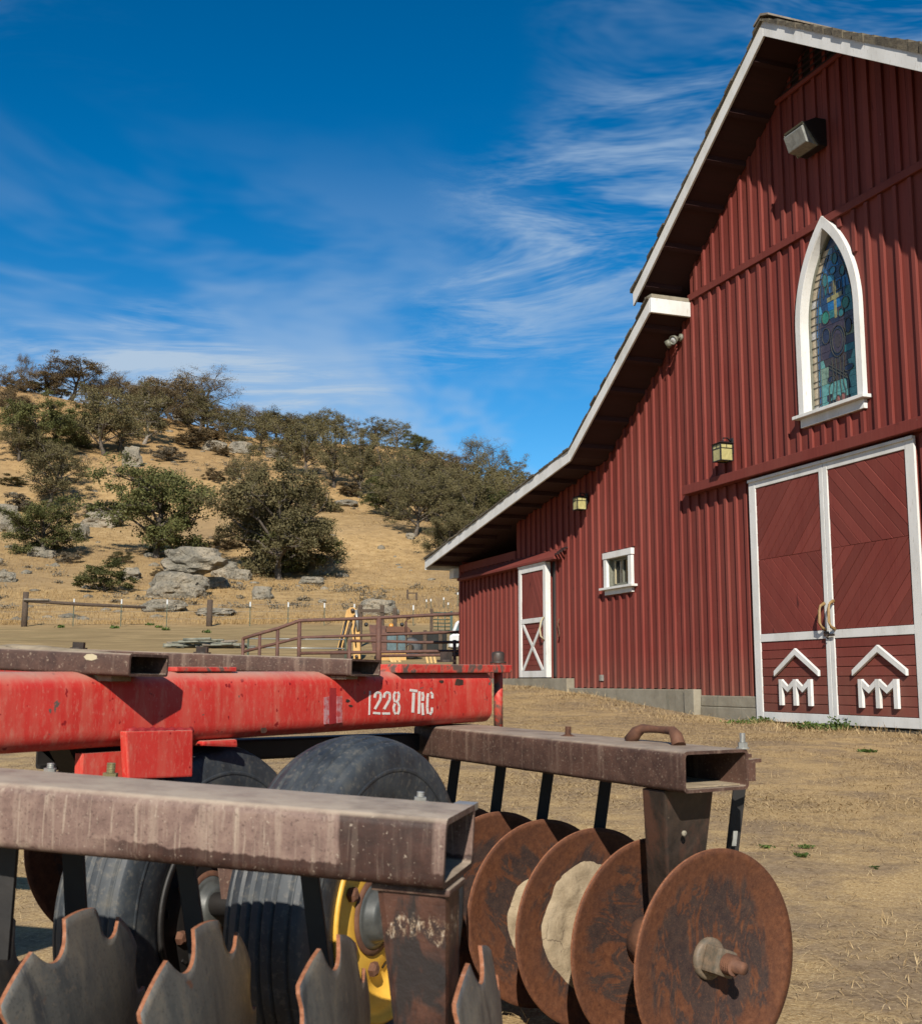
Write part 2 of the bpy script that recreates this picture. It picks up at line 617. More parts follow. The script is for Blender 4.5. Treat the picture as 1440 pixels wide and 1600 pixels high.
def m_disc_rust(t, b):
    # object space of a disc: x is the shaft, y and z the blade
    c = t.coord('Object')
    x, y, z = t.sep(c)
    r = t.math('SQRT', t.math('ADD', t.math('MULTIPLY', y, y), t.math('MULTIPLY', z, z)))
    off = t.math('MULTIPLY', t.rand(), 31.0)
    cc = t.vmath('ADD', c, t.comb(off, off, off)).outputs[0]
    g = t.noise(cc, 60, 6, 0.68)
    l = t.noise(cc, 9, 6, 0.66, 0.6)
    col = t.ramp(g, [(0.28, (0.082, 0.028, 0.013)), (0.52, (0.142, 0.051, 0.022)), (0.78, (0.205, 0.080, 0.036))])
    col = t.mix(t.rng(l, 0.4, 0.7, 0, 0.5), col, (0.066, 0.026, 0.016))
    # bluish mill scale left around the hub in ragged tongues
    lr = t.math('ADD', t.math('MULTIPLY', r, 3.3), t.math('MULTIPLY', t.noise(t.map(cc, scale=(1, 16, 5)), 1, 6, 0.66, 0.5), 0.75))
    f = t.rng(lr, 0.98, 1.08, 1.0, 0.0)
    patch = t.rng(t.noise(t.map(cc, scale=(10, 17, 7)), 1.0, 4, 0.75, 0.9), 0.44, 0.50)
    scale_c = t.ramp(t.noise(cc, 30, 5, 0.7), [(0.3, (0.014, 0.015, 0.019)), (0.7, (0.050, 0.038, 0.033))])
    col = t.mix(t.math('MULTIPLY', t.math('MULTIPLY', f, patch), 0.8), col, scale_c)
    edge = t.rng(r, 0.275, 0.292, 0.0, 0.25)
    col = t.mix(t.math('MULTIPLY', edge, t.rng(l, 0.3, 0.6)), col, (0.19, 0.070, 0.028))
    pit = t.noise(cc, 210, 3, 0.7)
    col = t.mix(t.rng(pit, 0.56, 0.68, 0, 0.5), col, (0.19, 0.085, 0.045))
    col = t.mix(t.rng(pit, 0.30, 0.42, 0.55, 0.0), col, (0.035, 0.014, 0.009))
    t.put(b.inputs['Normal'], t.bump(pit, 0.35, 0.0015))
    t.put(b.inputs['Roughness'], t.rng(l, 0.3, 0.7, 0.66, 0.85))
    b.inputs['Specular IOR Level'].default_value = 0.3
    return col


def m_disc_worn(t, b):
    c = t.coord('Object')
    off = t.math('MULTIPLY', t.rand(), 31.0)
    cc = t.vmath('ADD', c, t.comb(off, off, off)).outputs[0]
    g = t.noise(cc, 70, 6, 0.65)
    l = t.noise(t.map(cc, scale=(6, 10, 5)), 1, 6, 0.66, 0.5)
    s = t.noise(t.map(cc, scale=(3, 13, 3)), 1, 5, 0.62, 0.5)
    scr = t.noise(t.map(cc, scale=(8, 190, 9), rot=(0.5, 0, 0)), 1, 3, 0.7, 0.3)
    col = t.ramp(l, [(0.3, (0.088, 0.096, 0.100)), (0.5, (0.165, 0.163, 0.150)), (0.68, (0.26, 0.235, 0.19))])
    col = t.mix(t.rng(s, 0.56, 0.66, 0, 0.75), col, (0.045, 0.050, 0.060))
    col = t.mix(t.rng(t.noise(cc, 11, 5, 0.7, 0.5), 0.66, 0.74, 0, 0.8), col, (0.24, 0.085, 0.036))
    col = t.mix(t.rng(g, 0.56, 0.70, 0, 0.5), col, (0.30, 0.235, 0.17))
    col = t.mix(t.rng(t.noise(cc, 190, 3, 0.7), 0.34, 0.46, 0.5, 0.0), col, (0.055, 0.055, 0.055))
    col = t.mix(t.rng(scr, 0.62, 0.70, 0, 0.25), col, (0.30, 0.28, 0.24))
    t.put(b.inputs['Normal'], t.bump(g, 0.12, 0.001))
    b.inputs['Metallic'].default_value = 0.3
    t.put(b.inputs['Roughness'], t.rng(g, 0.3, 0.7, 0.32, 0.5))
    return col


def m_rustedge(t, b):
    g = t.noise(t.pos(), 90, 6, 0.7)
    t.put(b.inputs['Normal'], t.bump(g, 0.6, 0.002))
    return t.ramp(g, [(0.3, (0.20, 0.070, 0.030)), (0.55, (0.36, 0.135, 0.060)), (0.8, (0.46, 0.25, 0.17))])


def m_rubber(t, b):
    c = t.coord('Object')
    p = t.pos()
    g = t.noise(p, 9, 7, 0.68)
    f = t.noise(p, 70, 5, 0.65)
    col = t.ramp(g, [(0.3, (0.020, 0.023, 0.028)), (0.55, (0.046, 0.056, 0.066)), (0.68, (0.095, 0.095, 0.088)), (0.80, (0.22, 0.185, 0.14))])
    col = t.mix(t.rng(f, 0.54, 0.66, 0, 0.5), col, (0.17, 0.155, 0.13))
    t.put(b.inputs['Normal'], t.bump(f, 0.18, 0.002))
    t.put(b.inputs['Roughness'], t.rng(g, 0.3, 0.7, 0.48, 0.72))
    return col


def m_yellow(t, b):
    g = t.noise(t.pos(), 12, 6, 0.66, 0.3)
    f = t.noise(t.pos(), 55, 4, 0.6)
    col = t.ramp(g, [(0.3, (0.62, 0.33, 0.035)), (0.6, (0.74, 0.43, 0.06)), (0.8, (0.72, 0.46, 0.10))])
    col = t.mix(t.rng(f, 0.70, 0.74, 0, 0.9), col, (0.16, 0.09, 0.05))
    t.put(b.inputs['Normal'], t.bump(g, 0.15, 0.003))
    return col


def m_mud(t, b):
    g = t.noise(t.pos(), 14, 8, 0.7, 0.3)
    cr = t.vor(t.vmath('ADD', t.pos(), t.vmath('SCALE', t.comb(t.noise(t.pos(), 20, 3), t.noise(t.pos(), 23, 3), t.noise(t.pos(), 26, 3)), scale=0.06).outputs[0]).outputs[0], 13, 'DISTANCE_TO_EDGE')
    col = t.ramp(g, [(0.3, (0.26, 0.195, 0.12)), (0.55, (0.42, 0.33, 0.215)), (0.8, (0.52, 0.42, 0.285))])
    crk = t.rng(cr, 0.0, 0.035, 1.0, 0.0)
    pick = t.rng(t.noise(t.pos(), 12, 2, 0.5), 0.54, 0.62)
    col = t.mix(t.math('MULTIPLY', t.math('MULTIPLY', crk, pick), 0.8), col, (0.10, 0.07, 0.045))
    t.put(b.inputs['Normal'], t.bump(t.noise(t.pos(), 60, 4, 0.7), 0.5, 0.006))
    return col


def simple(c1, c2, sc=12, bump=0.2, detail=5, metal=0.0, bd=0.004):
    def fn(t, b):
        g = t.noise(t.pos(), sc, detail, 0.65)
        if bump:
            t.put(b.inputs['Normal'], t.bump(g, bump, bd))
        b.inputs['Metallic'].default_value = metal
        return t.ramp(g, [(0.3, c1), (0.7, c2)])
    return fn


def m_ground(t, b):
    p = t.pos()
    x, y, z = t.sep(p)
    l = t.noise(t.map(p, scale=(0.55, 0.42, 0)), 1.0, 6, 0.62)
    m = t.noise(t.map(p, scale=(2.4, 2.8, 1)), 1.0, 7, 0.7, 0.5)
    s = t.noise(t.map(p, scale=(26, 30, 12)), 1.0, 7, 0.75, 0.3)
    s2 = t.noise(t.map(p, scale=(80, 120, 40)), 1.0, 4, 0.7, 0.2)
    soil = t.ramp(s, [(0.28, (0.135, 0.090, 0.055)), (0.5, (0.265, 0.190, 0.120)), (0.75, (0.40, 0.30, 0.195))])
    straw = t.ramp(s2, [(0.3, (0.24, 0.150, 0.066)), (0.5, (0.48, 0.33, 0.155)), (0.72, (0.74, 0.57, 0.32))])
    f = t.math('ADD', t.math('MULTIPLY', l, 0.55), t.math('MULTIPLY', m, 0.65))
    near = t.mix(t.rng(f, 0.52, 0.68, 0.08, 0.95), soil, straw)
    near = t.mix(t.rng(t.noise(t.map(p, scale=(5, 9, 3)), 1, 5, 0.7, 0.6), 0.56, 0.68, 0, 0.7), near, (0.165, 0.110, 0.068))
    near = t.mix(t.rng(t.noise(t.map(p, scale=(30, 46, 9), loc=(3, 1, 0)), 1, 3, 0.6), 0.70, 0.76, 0, 0.8), near, (0.60, 0.47, 0.27))
    near = t.mix(t.rng(t.noise(t.map(p, scale=(48, 60, 20), loc=(1, 7, 0)), 1.0, 3, 0.7), 0.60, 0.68, 0, 0.65), near, (0.12, 0.08, 0.05))
    near = t.mix(t.rng(t.noise(t.map(p, scale=(70, 70, 20), rot=(0, 0, 0.6), loc=(9, 3, 0)), 1.0, 3, 0.7, 0.6), 0.60, 0.68, 0, 0.6), near, (0.74, 0.58, 0.34))
    # mown paddock behind the yard
    field = t.ramp(t.noise(t.map(p, scale=(0.5, 1.8, 1)), 1.0, 7, 0.7), [(0.3, (0.20, 0.140, 0.070)), (0.5, (0.315, 0.225, 0.110)), (0.7, (0.46, 0.33, 0.165))])
    field = t.mix(t.rng(t.noise(t.map(p, scale=(0.25, 0.6, 1)), 1, 4, 0.6), 0.5, 0.7, 0, 0.45), field, (0.22, 0.175, 0.08))
    # standing dry grass of the hill
    gold = t.ramp(t.noise(t.map(p, scale=(0.9, 1.1, 1.6)), 1.0, 8, 0.74), [(0.3, (0.27, 0.175, 0.080)), (0.52, (0.43, 0.290, 0.135)), (0.75, (0.56, 0.395, 0.205))])
    gold = t.mix(t.rng(t.noise(t.map(p, scale=(0.06, 0.07, 0.11)), 1, 6, 0.65, 0.4), 0.46, 0.66, 0, 0.75), gold, (0.29, 0.20, 0.108))
    gold = t.mix(t.rng(t.noise(t.map(p, scale=(0.35, 0.35, 0.5)), 1, 5, 0.7, 0.6), 0.63, 0.75, 0, 0.7), gold, (0.175, 0.108, 0.055))
    gold = t.mix(t.rng(t.noise(t.map(p, scale=(1.4, 1.4, 2.2), loc=(5, 2, 1)), 1, 4, 0.75, 0.5), 0.57, 0.66, 0, 0.75), gold, (0.15, 0.105, 0.062))
    gold = t.mix(t.rng(z, 14, 34, 0, 0.5), gold, t.mix(1.0, gold, (1.02, 0.88, 0.74), 'MULTIPLY'))
    jag = t.math('MULTIPLY', t.math('SUBTRACT', t.noise(t.map(p, scale=(0.2, 0.2, 0.2)), 1, 4, 0.6), 0.5), 9.0)
    yy = t.math('ADD', y, jag)
    col = t.mix(t.rng(yy, 24, 36, 0, 1, True), near, field)
    col = t.mix(t.rng(t.math('ADD', y, t.math('MULTIPLY', jag, 0.35)), 54.0, 57.5, 0, 1, True), col, gold)
    t.put(b.inputs['Normal'], t.bump(t.math('ADD', s, t.math('MULTIPLY', s2, 0.8)), 0.5, 0.012))
    b.inputs['Specular IOR Level'].default_value = 0.1
    return col


def m_straw(t, b):
    r = t.noise(t.map(t.pos(), scale=(23, 31, 5)), 1, 3, 0.6)
    b.inputs['Specular IOR Level'].default_value = 0.2
    return t.ramp(r, [(0.3, (0.25, 0.160, 0.072)), (0.5, (0.47, 0.33, 0.165)), (0.72, (0.70, 0.54, 0.31))])


def m_rock(t, b):
    p = t.pos()
    g = t.noise(p, 1.6, 8, 0.68, 0.3)
    l = t.noise(p, 0.55, 5, 0.6)
    f = t.noise(p, 7, 6, 0.7)
    col = t.ramp(g, [(0.3, (0.115, 0.105, 0.083)), (0.5, (0.24, 0.215, 0.165)), (0.75, (0.36, 0.32, 0.25))])
    col = t.mix(t.rng(l, 0.46, 0.62, 0, 0.7), col, (0.44, 0.365, 0.26))
    col = t.mix(t.rng(f, 0.54, 0.64, 0, 0.8), col, (0.075, 0.070, 0.054))
    t.put(b.inputs['Normal'], t.bump(f, 1.0, 0.25))
    return col


def leafmat(cols):
    def fn(t, b):
        p = t.pos()
        n1 = t.noise(p, 0.9, 3, 0.6)
        n2 = t.noise(p, 6.0, 2, 0.6)
        f = t.math('ADD', t.math('MULTIPLY', n1, 0.6), t.math('MULTIPLY', n2, 0.4))
        col = t.ramp(f, [(0.34, cols[0]), (0.5, cols[1]), (0.66, cols[2])])
        tint = t.rng(t.rand(), 0, 1, 0.75, 1.2)
        b.inputs['Specular IOR Level'].default_value = 0.15
        return t.mix(1.0, col, t.comb(tint, tint, t.math('MULTIPLY', tint, 0.95)), 'MULTIPLY')
    return fn


material('barn_red', m_barn, 0.75)
material('white_paint', m_white, 0.6)
material('soffit_shade_red', m_soffit, 0.8)
material('shake', m_shake, 0.9)
material('concrete', m_concrete, 0.9)
material('rust_beam', m_rustbeam, 0.65)
material('dark_steel', m_darksteel, 0.55)
material('hanger_rust', m_hanger, 0.5)
material('front_beam', m_frontbeam, 0.6)
material('red_paint', m_redpaint, 0.5)
material('worn_red', m_worn_red, 0.6)
material('disc_rust', m_disc_rust, 0.6)
material('disc_worn', m_disc_worn, 0.45)
material('rust_edge', m_rustedge, 0.85)
material('rubber', m_rubber, 0.6)
material('yellow_paint', m_yellow, 0.5)
material('mud', m_mud, 0.95)
material('ground', m_ground, 0.95)
material('straw', m_straw, 0.8)
material('rock', m_rock, 0.9)
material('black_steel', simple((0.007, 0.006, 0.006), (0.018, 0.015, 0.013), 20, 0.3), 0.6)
material('dull_rust', simple((0.090, 0.036, 0.020), (0.20, 0.085, 0.042), 30, 0.4), 0.8)
material('pipe_rust', simple((0.085, 0.037, 0.027), (0.17, 0.075, 0.05), 8, 0.2), 0.75)
material('zinc', simple((0.36, 0.36, 0.33), (0.55, 0.54, 0.49), 40, 0.2, 5, 0.5), 0.4)
material('brass_zinc', simple((0.26, 0.22, 0.10), (0.42, 0.37, 0.19), 40, 0.2, 5, 0.5), 0.4)
material('hub_grey', simple((0.10, 0.105, 0.10), (0.20, 0.205, 0.19), 18, 0.15, 4, 0.2), 0.45)
material('nut_rust', simple((0.11, 0.10, 0.075), (0.27, 0.19, 0.125), 45, 0.5, 4, 0.1), 0.65)
material('stencil_white', lambda t, b: t.mix(t.rng(t.noise(t.pos(), 38, 5, 0.7), 0.60, 0.72, 0, 0.85), (0.74, 0.70, 0.64), (0.50, 0.07, 0.05)), 0.7)
material('faded_pink', lambda t, b: t.mix(t.rng(t.noise(t.pos(), 60, 5, 0.7), 0.38, 0.60), (0.56, 0.30, 0.31), (0.48, 0.055, 0.05)), 0.7)
material('dark_red', simple((0.30, 0.012, 0.018), (0.42, 0.03, 0.03), 30, 0.1), 0.6)
material('fence_wood', simple((0.055, 0.036, 0.024), (0.125, 0.085, 0.055), 14, 0.5), 0.9)
material('grey_wood', simple((0.17, 0.14, 0.105), (0.33, 0.28, 0.22), 14, 0.5), 0.9)
material('post_green', simple((0.035, 0.055, 0.035), (0.075, 0.10, 0.06), 6, 0.1), 0.7)
material('gate_green', simple((0.030, 0.060, 0.045), (0.055, 0.10, 0.075), 6, 0.1), 0.6)
material('wire', simple((0.22, 0.21, 0.19), (0.30, 0.28, 0.25), 6, 0), 0.6)
material('tractor_yellow', simple((0.56, 0.30, 0.07), (0.72, 0.43, 0.13), 5, 0.1), 0.55)
material('lamp_black', simple((0.010, 0.010, 0.011), (0.025, 0.024, 0.023), 30, 0.1), 0.45)
material('spot_grey', simple((0.17, 0.17, 0.13), (0.27, 0.27, 0.21), 30, 0.1), 0.5)
material('handle_wood', simple((0.27, 0.16, 0.06), (0.42, 0.27, 0.11), 22, 0.2), 0.5)
material('rope_cream', simple((0.50, 0.42, 0.25), (0.62, 0.54, 0.36), 22, 0.2), 0.6)
material('shade_cloth', simple((0.010, 0.011, 0.010), (0.022, 0.023, 0.021), 3, 0.2), 0.9)
material('lead', simple((0.07, 0.075, 0.07), (0.14, 0.145, 0.13), 50, 0.1, 3, 0.4), 0.5)
material('beacon_orange', simple((0.70, 0.26, 0.02), (0.80, 0.34, 0.04), 8, 0), 0.35)
material('plank_yellow', simple((0.50, 0.31, 0.10), (0.66, 0.45, 0.19), 9, 0.2), 0.8)
material('lichen_log', simple((0.135, 0.15, 0.12), (0.33, 0.32, 0.25), 5, 0.4), 0.9)
material('weed_green', leafmat([(0.050, 0.085, 0.018), (0.085, 0.135, 0.030), (0.13, 0.19, 0.045)]), 0.6)
material('leaf_green', leafmat([(0.052, 0.062, 0.020), (0.100, 0.105, 0.036), (0.165, 0.155, 0.062)]), 0.7)
material('leaf_olive', leafmat([(0.086, 0.076, 0.034), (0.150, 0.128, 0.060), (0.225, 0.185, 0.095)]), 0.7)
material('leaf_brown', leafmat([(0.098, 0.070, 0.036), (0.165, 0.118, 0.062), (0.24, 0.175, 0.095)]), 0.7)
material('leaf_grey', leafmat([(0.115, 0.092, 0.066), (0.170, 0.140, 0.102), (0.235, 0.195, 0.145)]), 0.8)
material('bark', simple((0.075, 0.058, 0.044), (0.17, 0.14, 0.11), 6, 0.6, 6, 0, 0.03), 0.9)
material('pale_bark', simple((0.22, 0.18, 0.14), (0.38, 0.33, 0.27), 6, 0.6, 6, 0, 0.03), 0.9)
material('truck_white', simple((0.62, 0.64, 0.64), (0.72, 0.74, 0.74), 4, 0), 0.35)


def glassmat(name, col, rough=0.12, spec=0.5, var=0.25, sc=9):
    def fn(t, b):
        n = t.noise(t.pos(), sc, 4, 0.65, 1.0)
        b.inputs['Specular IOR Level'].default_value = spec
        lo = tuple(c * (1 - var) for c in col)
        hi = tuple(min(1, c * (1 + var) + 0.02) for c in col)
        t.put(b.inputs['Normal'], t.bump(n, 0.08, 0.01))
        return t.ramp(n, [(0.3, lo), (0.7, hi)])
    return material(name, fn, rough)


glassmat('cab_glass', (0.10, 0.15, 0.17), 0.1, 0.6)
glassmat('window_glass', (0.020, 0.022, 0.020), 0.06, 0.6)
glassmat('lantern_glass', (0.50, 0.45, 0.19), 0.35, 0.4)
glassmat('flood_glass', (0.30, 0.31, 0.29), 0.25, 0.5)
glassmat('lens_bright', (0.70, 0.71, 0.70), 0.15, 0.6)
GL = {}
for nm, c in dict(deep=(0.012, 0.050, 0.135), blue=(0.010, 0.16, 0.42), sky=(0.05, 0.30, 0.50), teal=(0.025, 0.17, 0.19), green=(0.03, 0.22, 0.15),
                  pale=(0.22, 0.33, 0.24), aqua=(0.13, 0.36, 0.34), cream=(0.52, 0.43, 0.30), white=(0.55, 0.54, 0.52), gold=(0.33, 0.30, 0.12),
                  plum=(0.055, 0.035, 0.050), brown=(0.055, 0.036, 0.028), dark=(0.018, 0.018, 0.022), rose=(0.36, 0.13, 0.095), navy=(0.018, 0.022, 0.055),
                  olive=(0.20, 0.22, 0.10)).items():
    GL[nm] = glassmat('glass_' + nm, c, 0.14, 0.5, 0.35, 22)

# ------------------------------------------------------------------ the ground
KY = [-400, 0, 4, 9, 12.7, 15.6, 16.9, 19, 21.7, 26, 30, 36, 40, 48, 56, 62, 400]
KZ = [-1.1, -1.02, -0.99, -0.75, -0.575, -0.545, -0.475, -0.30, -0.13, 0.02, 0.2, 0.62, 1.0, 1.75, 2.6, 3.25, 3.4]
RX = [-400, -200, -100, -64.6, -42, -24, -7, 3.6, 11.7, 25, 60, 140, 400]
RZ = [30, 40, 44, 42.3, 38.8, 34.5, 32.9, 28.6, 24.2, 18, 14, 12, 10]


def smooth_interp(x, kx, kz, w):
    return sum(np.interp(x + d * w, kx, kz) for d in (-1, -0.5, 0, 0.5, 1)) / 5


def vnoise(x, y, s, seed=0):
    """cheap smooth value noise on arrays"""
    x = np.asarray(x, float) / s + 17.3 * seed + 1000
    y = np.asarray(y, float) / s + 9.1 * seed + 1000
    xi, yi = np.floor(x), np.floor(y)
    fx, fy = x - xi, y - yi
    fx = fx * fx * (3 - 2 * fx)
    fy = fy * fy * (3 - 2 * fy)

    def hsh(a, b):
        v = np.sin(a * 127.1 + b * 311.7) * 43758.5453
        return v - np.floor(v)
    return (hsh(xi, yi) * (1 - fx) + hsh(xi + 1, yi) * fx) * (1 - fy) + (hsh(xi, yi + 1) * (1 - fx) + hsh(xi + 1, yi + 1) * fx) * fy - 0.5


def gz(x, y):
    x = np.asarray(x, float)
    y = np.asarray(y, float)
    z = smooth_interp(y, KY, KZ, np.clip(np.abs(y) * 0.06, 0.2, 4))
    t = np.clip((y - 60) / 105.0, 0, 1)
    H = smooth_interp(x, RX, RZ, 9.0)
    hill = 3.2 + (H - 3.2) * t ** 1.32
    over = np.clip((y - 165) / 200.0, 0, 1)
    hill = hill * (1 - 0.55 * over)
    hill = hill + (vnoise(x, y, 22, 1) * 3.0 + vnoise(x, y, 9, 2) * 1.1) * np.clip(t * 3, 0, 1) * np.clip(t * 4, 0.1, 1)
    k = np.clip((y - 58) / 8.0, 0, 1)
    z = z * (1 - k) + hill * k
    z = z + vnoise(x, y, 6, 3) * 0.10 * np.clip((y - 24) / 10, 0, 1)
    nearf = np.clip(1 - (y - 16) / 20, 0.15, 1)
    z = z + (vnoise(x, y, 1.1, 4) * 0.045 + vnoise(x, y, 0.33, 5) * 0.012) * nearf
    return z


def gz1(x, y):
    return float(gz(np.array([x]), np.array([y]))[0])


def on_ground(px, py, d0=20.0, d1=260.0):
    """first point of the ground seen in that direction"""
    r = ray(px, py)
    ds = np.linspace(d0, d1, 1400)
    g = gz(r.x * ds, ds)
    hit = np.nonzero(g >= r.z * ds)[0]
    D = float(ds[hit[0]]) if len(hit) else 165.0
    return Vector((r.x * D, D, gz1(r.x * D, D)))


def axis_grid(spec):
    out = []
    for a, b, st in spec:
        out += list(np.arange(a, b, st))
    return np.array(out + [spec[-1][1]])


gx = axis_grid([(-900, -200, 70), (-200, -80, 10), (-80, -20, 2.5), (-20, -4, 0.8), (-4, 8, 0.07), (8, 20, 0.6), (20, 60, 2.5), (60, 160, 10), (160, 900, 70)])
gy = axis_grid([(-700, -60, 60), (-60, -6, 4), (-6, 1.2, 0.6), (1.2, 10, 0.07), (10, 24, 0.16), (24, 62, 0.7), (62, 200, 1.7), (200, 400, 12), (400, 2400, 120)])
X, Y = np.meshgrid(gx, gy)
Z = gz(X, Y)
nx, ny = len(gx), len(gy)
verts = np.stack([X.ravel(), Y.ravel(), Z.ravel()], 1)
idx = np.arange(nx * ny).reshape(ny, nx)
faces = np.stack([idx[:-1, :-1].ravel(), idx[:-1, 1:].ravel(), idx[1:, 1:].ravel(), idx[1:, :-1].ravel()], 1)


def np_mesh(name, verts, faces, smooth=False):
    me = bpy.data.meshes.new(name)
    k = faces.shape[1]
    me.vertices.add(len(verts))
    me.vertices.foreach_set('co', np.asarray(verts, np.float32).ravel())
    me.loops.add(faces.size)
    me.loops.foreach_set('vertex_index', faces.astype(np.int32).ravel())
    me.polygons.add(len(faces))
    me.polygons.foreach_set('loop_start', np.arange(0, faces.size, k, dtype=np.int32))
    if smooth:
        me.polygons.foreach_set('use_smooth', np.ones(len(faces), bool))
    me.update()
    me.validate()
    return me


ground = add('ground', np_mesh('ground', verts, faces, True), None, MATS['ground'])
tag(ground, 'dry straw-littered dirt yard rising into a golden grass hill', 'ground', kind='structure')

# ------------------------------------------------------------------ the barn
# local frame: x along the gable front (to the right), y into the building, z up; z = 0 is camera height
D_FAC = Vector((-0.34770, 0.93760, 0))
N_FAC = Vector((-0.93760, -0.34770, 0))
BARN_LOC = N_FAC * -9.1214 + D_FAC * 11.62
BARN_RZ = math.atan2(-0.93760, 0.34770)
barn = empty('barn', BARN_LOC, BARN_RZ, 'tall red board-and-batten barn with white trim and gothic window', 'barn')


def zroof(x):
    """underside of the roof over the gable wall"""
    a = abs(x)
    if a <= 3.04:
        return 8.20 - 0.70 * a
    if a <= 5.82:
        return 5.50 + (a - 3.04) * (3.72 - 5.50) / 2.78
    return 3.72 + (a - 5.82) * (2.60 - 3.72) / 7.56


def zfoot(x):
    return 0.06 if x < -7.18 else (-0.11 if x < -3.04 else -0.20)


def arch_top(x, xc=0.155, hw=0.60, zs=4.45, ap=5.74):
    """outline of the pointed window: height over x"""
    a = min(abs(x - xc) / hw, 1.0)
    # pointed arch drawn with two arcs of radius r
    h = ap - zs
    r = (hw * hw + h * h) / (2 * hw)
    u = a * hw + r - hw
    return zs + math.sqrt(max(r * r - u * u, 0))


rng = random.Random(4)
wall = MB()
xr0 = 3.2
right_poly = [(xr0, -0.5), (12.98, -0.5), (12.98, zroof(12.98)), (5.82, zroof(5.82)), (xr0, zroof(xr0))]
wall.prism_y(right_poly, 0.0, 0.03)
wall.box(-12.98, -12.94, 0.03, 14, -0.3, zroof(12.95))
wall.box(12.94, 12.98, 0.03, 14, -0.6, zroof(12.95))
wall.prism_y([(-12.94, -0.3), (12.94, -0.3), (12.94, zroof(12.94)), (5.82, zroof(5.82)), (3.04, zroof(3.05)), (3.04, zroof(3.03)), (0, zroof(0)),
              (-3.04, zroof(3.03)), (-3.04, zroof(3.05)), (-5.82, zroof(5.82)), (-12.94, zroof(12.94))], 13.96, 14.0)
wall_o = wall.build('wall', MATS['barn_red'], barn)

PITCHB = 0.244
cuts = [-12.98 + PITCHB * i for i in range(68)]
cuts = [c for c in cuts if c < xr0] + [xr0]
# edges of the openings
cuts2 = sorted(set(cuts + [-5.83, -5.05, -0.445, 0.155, 0.755, -3.04, -7.18, -9.77, 3.04]))
cuts2 = [c for i, c in enumerate(cuts2) if i == 0 or c - cuts2[i - 1] > 0.012]


def top_at(x):
    return 2.58 if x < -9.77 else zroof(x)


for a, b in zip(cuts2[:-1], cuts2[1:]):
    mid = (a + b) / 2
    zb = zfoot(mid)
    e = 1e-4
    ta, tb = (2.58, 2.58) if mid < -9.77 else (zroof(a + e), zroof(b - e))
    segs = []
    if -5.83 < mid < -5.05:
        segs = [((zb, zb), (1.56, 1.56)), ((2.03, 2.03), (ta, tb))]
    elif -0.445 < mid < 0.755:
        segs = [((zb, zb), (3.33, 3.33)), ((arch_top(a), arch_top(b)), (ta, tb))]
    else:
        segs = [((zb, zb), (ta, tb))]
    dy = rng.uniform(0, 0.004)
    for (b0, b1), (t0, t1) in segs:
        g = 0.0012
        m = MB().prism_y([(a + g, b0), (b - g, b1), (b - g, t1), (a + g, t0)], dy, 0.026)
        m.build('board', MATS['barn_red'], wall_o)


def clear_spans(x, z0, z1):
    """battens stop at the window casings and at the trim"""
    spans = [(z0, z1)]
    holes = []
    if -6.0 < x < -4.9:
        holes.append((1.40, 2.15))
    if -0.53 < x < 0.84:
        holes.append((3.16, arch_top(min(max(x, -0.43), 0.74), hw=0.66, ap=5.80)))
    if abs(x) < 3.04:
        holes.append((5.64, 5.76))
    if -3.2 < x < 3.2:
        holes.append((2.70, 2.86))
    if -1.60 < x < 1.58:
        holes.append((-0.5, 2.71))
    if x < -7.6:
        holes.append((2.22, 2.40))
    for h0, h1 in holes:
        new = []
        for s0, s1 in spans:
            if h1 <= s0 or h0 >= s1:
                new.append((s0, s1))
            else:
                if h0 > s0 + 0.02:
                    new.append((s0, h0 - 0.001))
                if h1 < s1 - 0.02:
                    new.append((h1 + 0.001, s1))
        spans = new
    return spans


for i, x in enumerate(cuts[1:-1]):
    hw = 0.031
    for s0, s1 in clear_spans(x, zfoot(x) - 0.015, top_at(x)):
        xx = x + (0.11 if (s0 > 5.7) else 0.0) + rng.uniform(-0.006, 0.006)
        if s0 > 5.7:
            s1 = zroof(xx)
        t = 0.034 + rng.uniform(-0.004, 0.003)
        if s1 > top_at(x) - 0.01 and x > -9.77:
            tl, tr = (zroof(xx - hw), zroof(xx + hw))
        else:
            tl = tr = s1
        m = MB().prism_y([(xx - hw, s0), (xx + hw, s0), (xx + hw, tr), (xx - hw, tl)], -t, 0.002)
        m.build('batten', MATS['barn_red'], wall_o, bevel=0.003, seg=1)
# corner board
MB().box(-13.02, -12.90, -0.035, -0.0005, 0.05, 2.56).build('corner_board', MATS['barn_red'], wall_o)

# horizontal trim, header over the big door, rail over the small door
MB().box(-3.04, 3.04, -0.052, -0.001, 5.65, 5.75).build('trim_board', MATS['barn_red'], barn, bevel=0.006)
hd = MB()
hd.prism_y([(-3.19, 2.715), (3.19, 2.715), (3.19, 2.85), (-3.19, 2.85)], -0.15, -0.001)
hd_o = hd.build('track_cover', MATS['barn_red'], barn, bevel=0.008)
m = MB()
m.prism_y([(-12.95, 2.42), (-9.77, 2.42), (-9.77, 2.58), (-12.95, 2.58)], -0.034, -0.0005)
m.build('plate_board', MATS['barn_red'], barn)
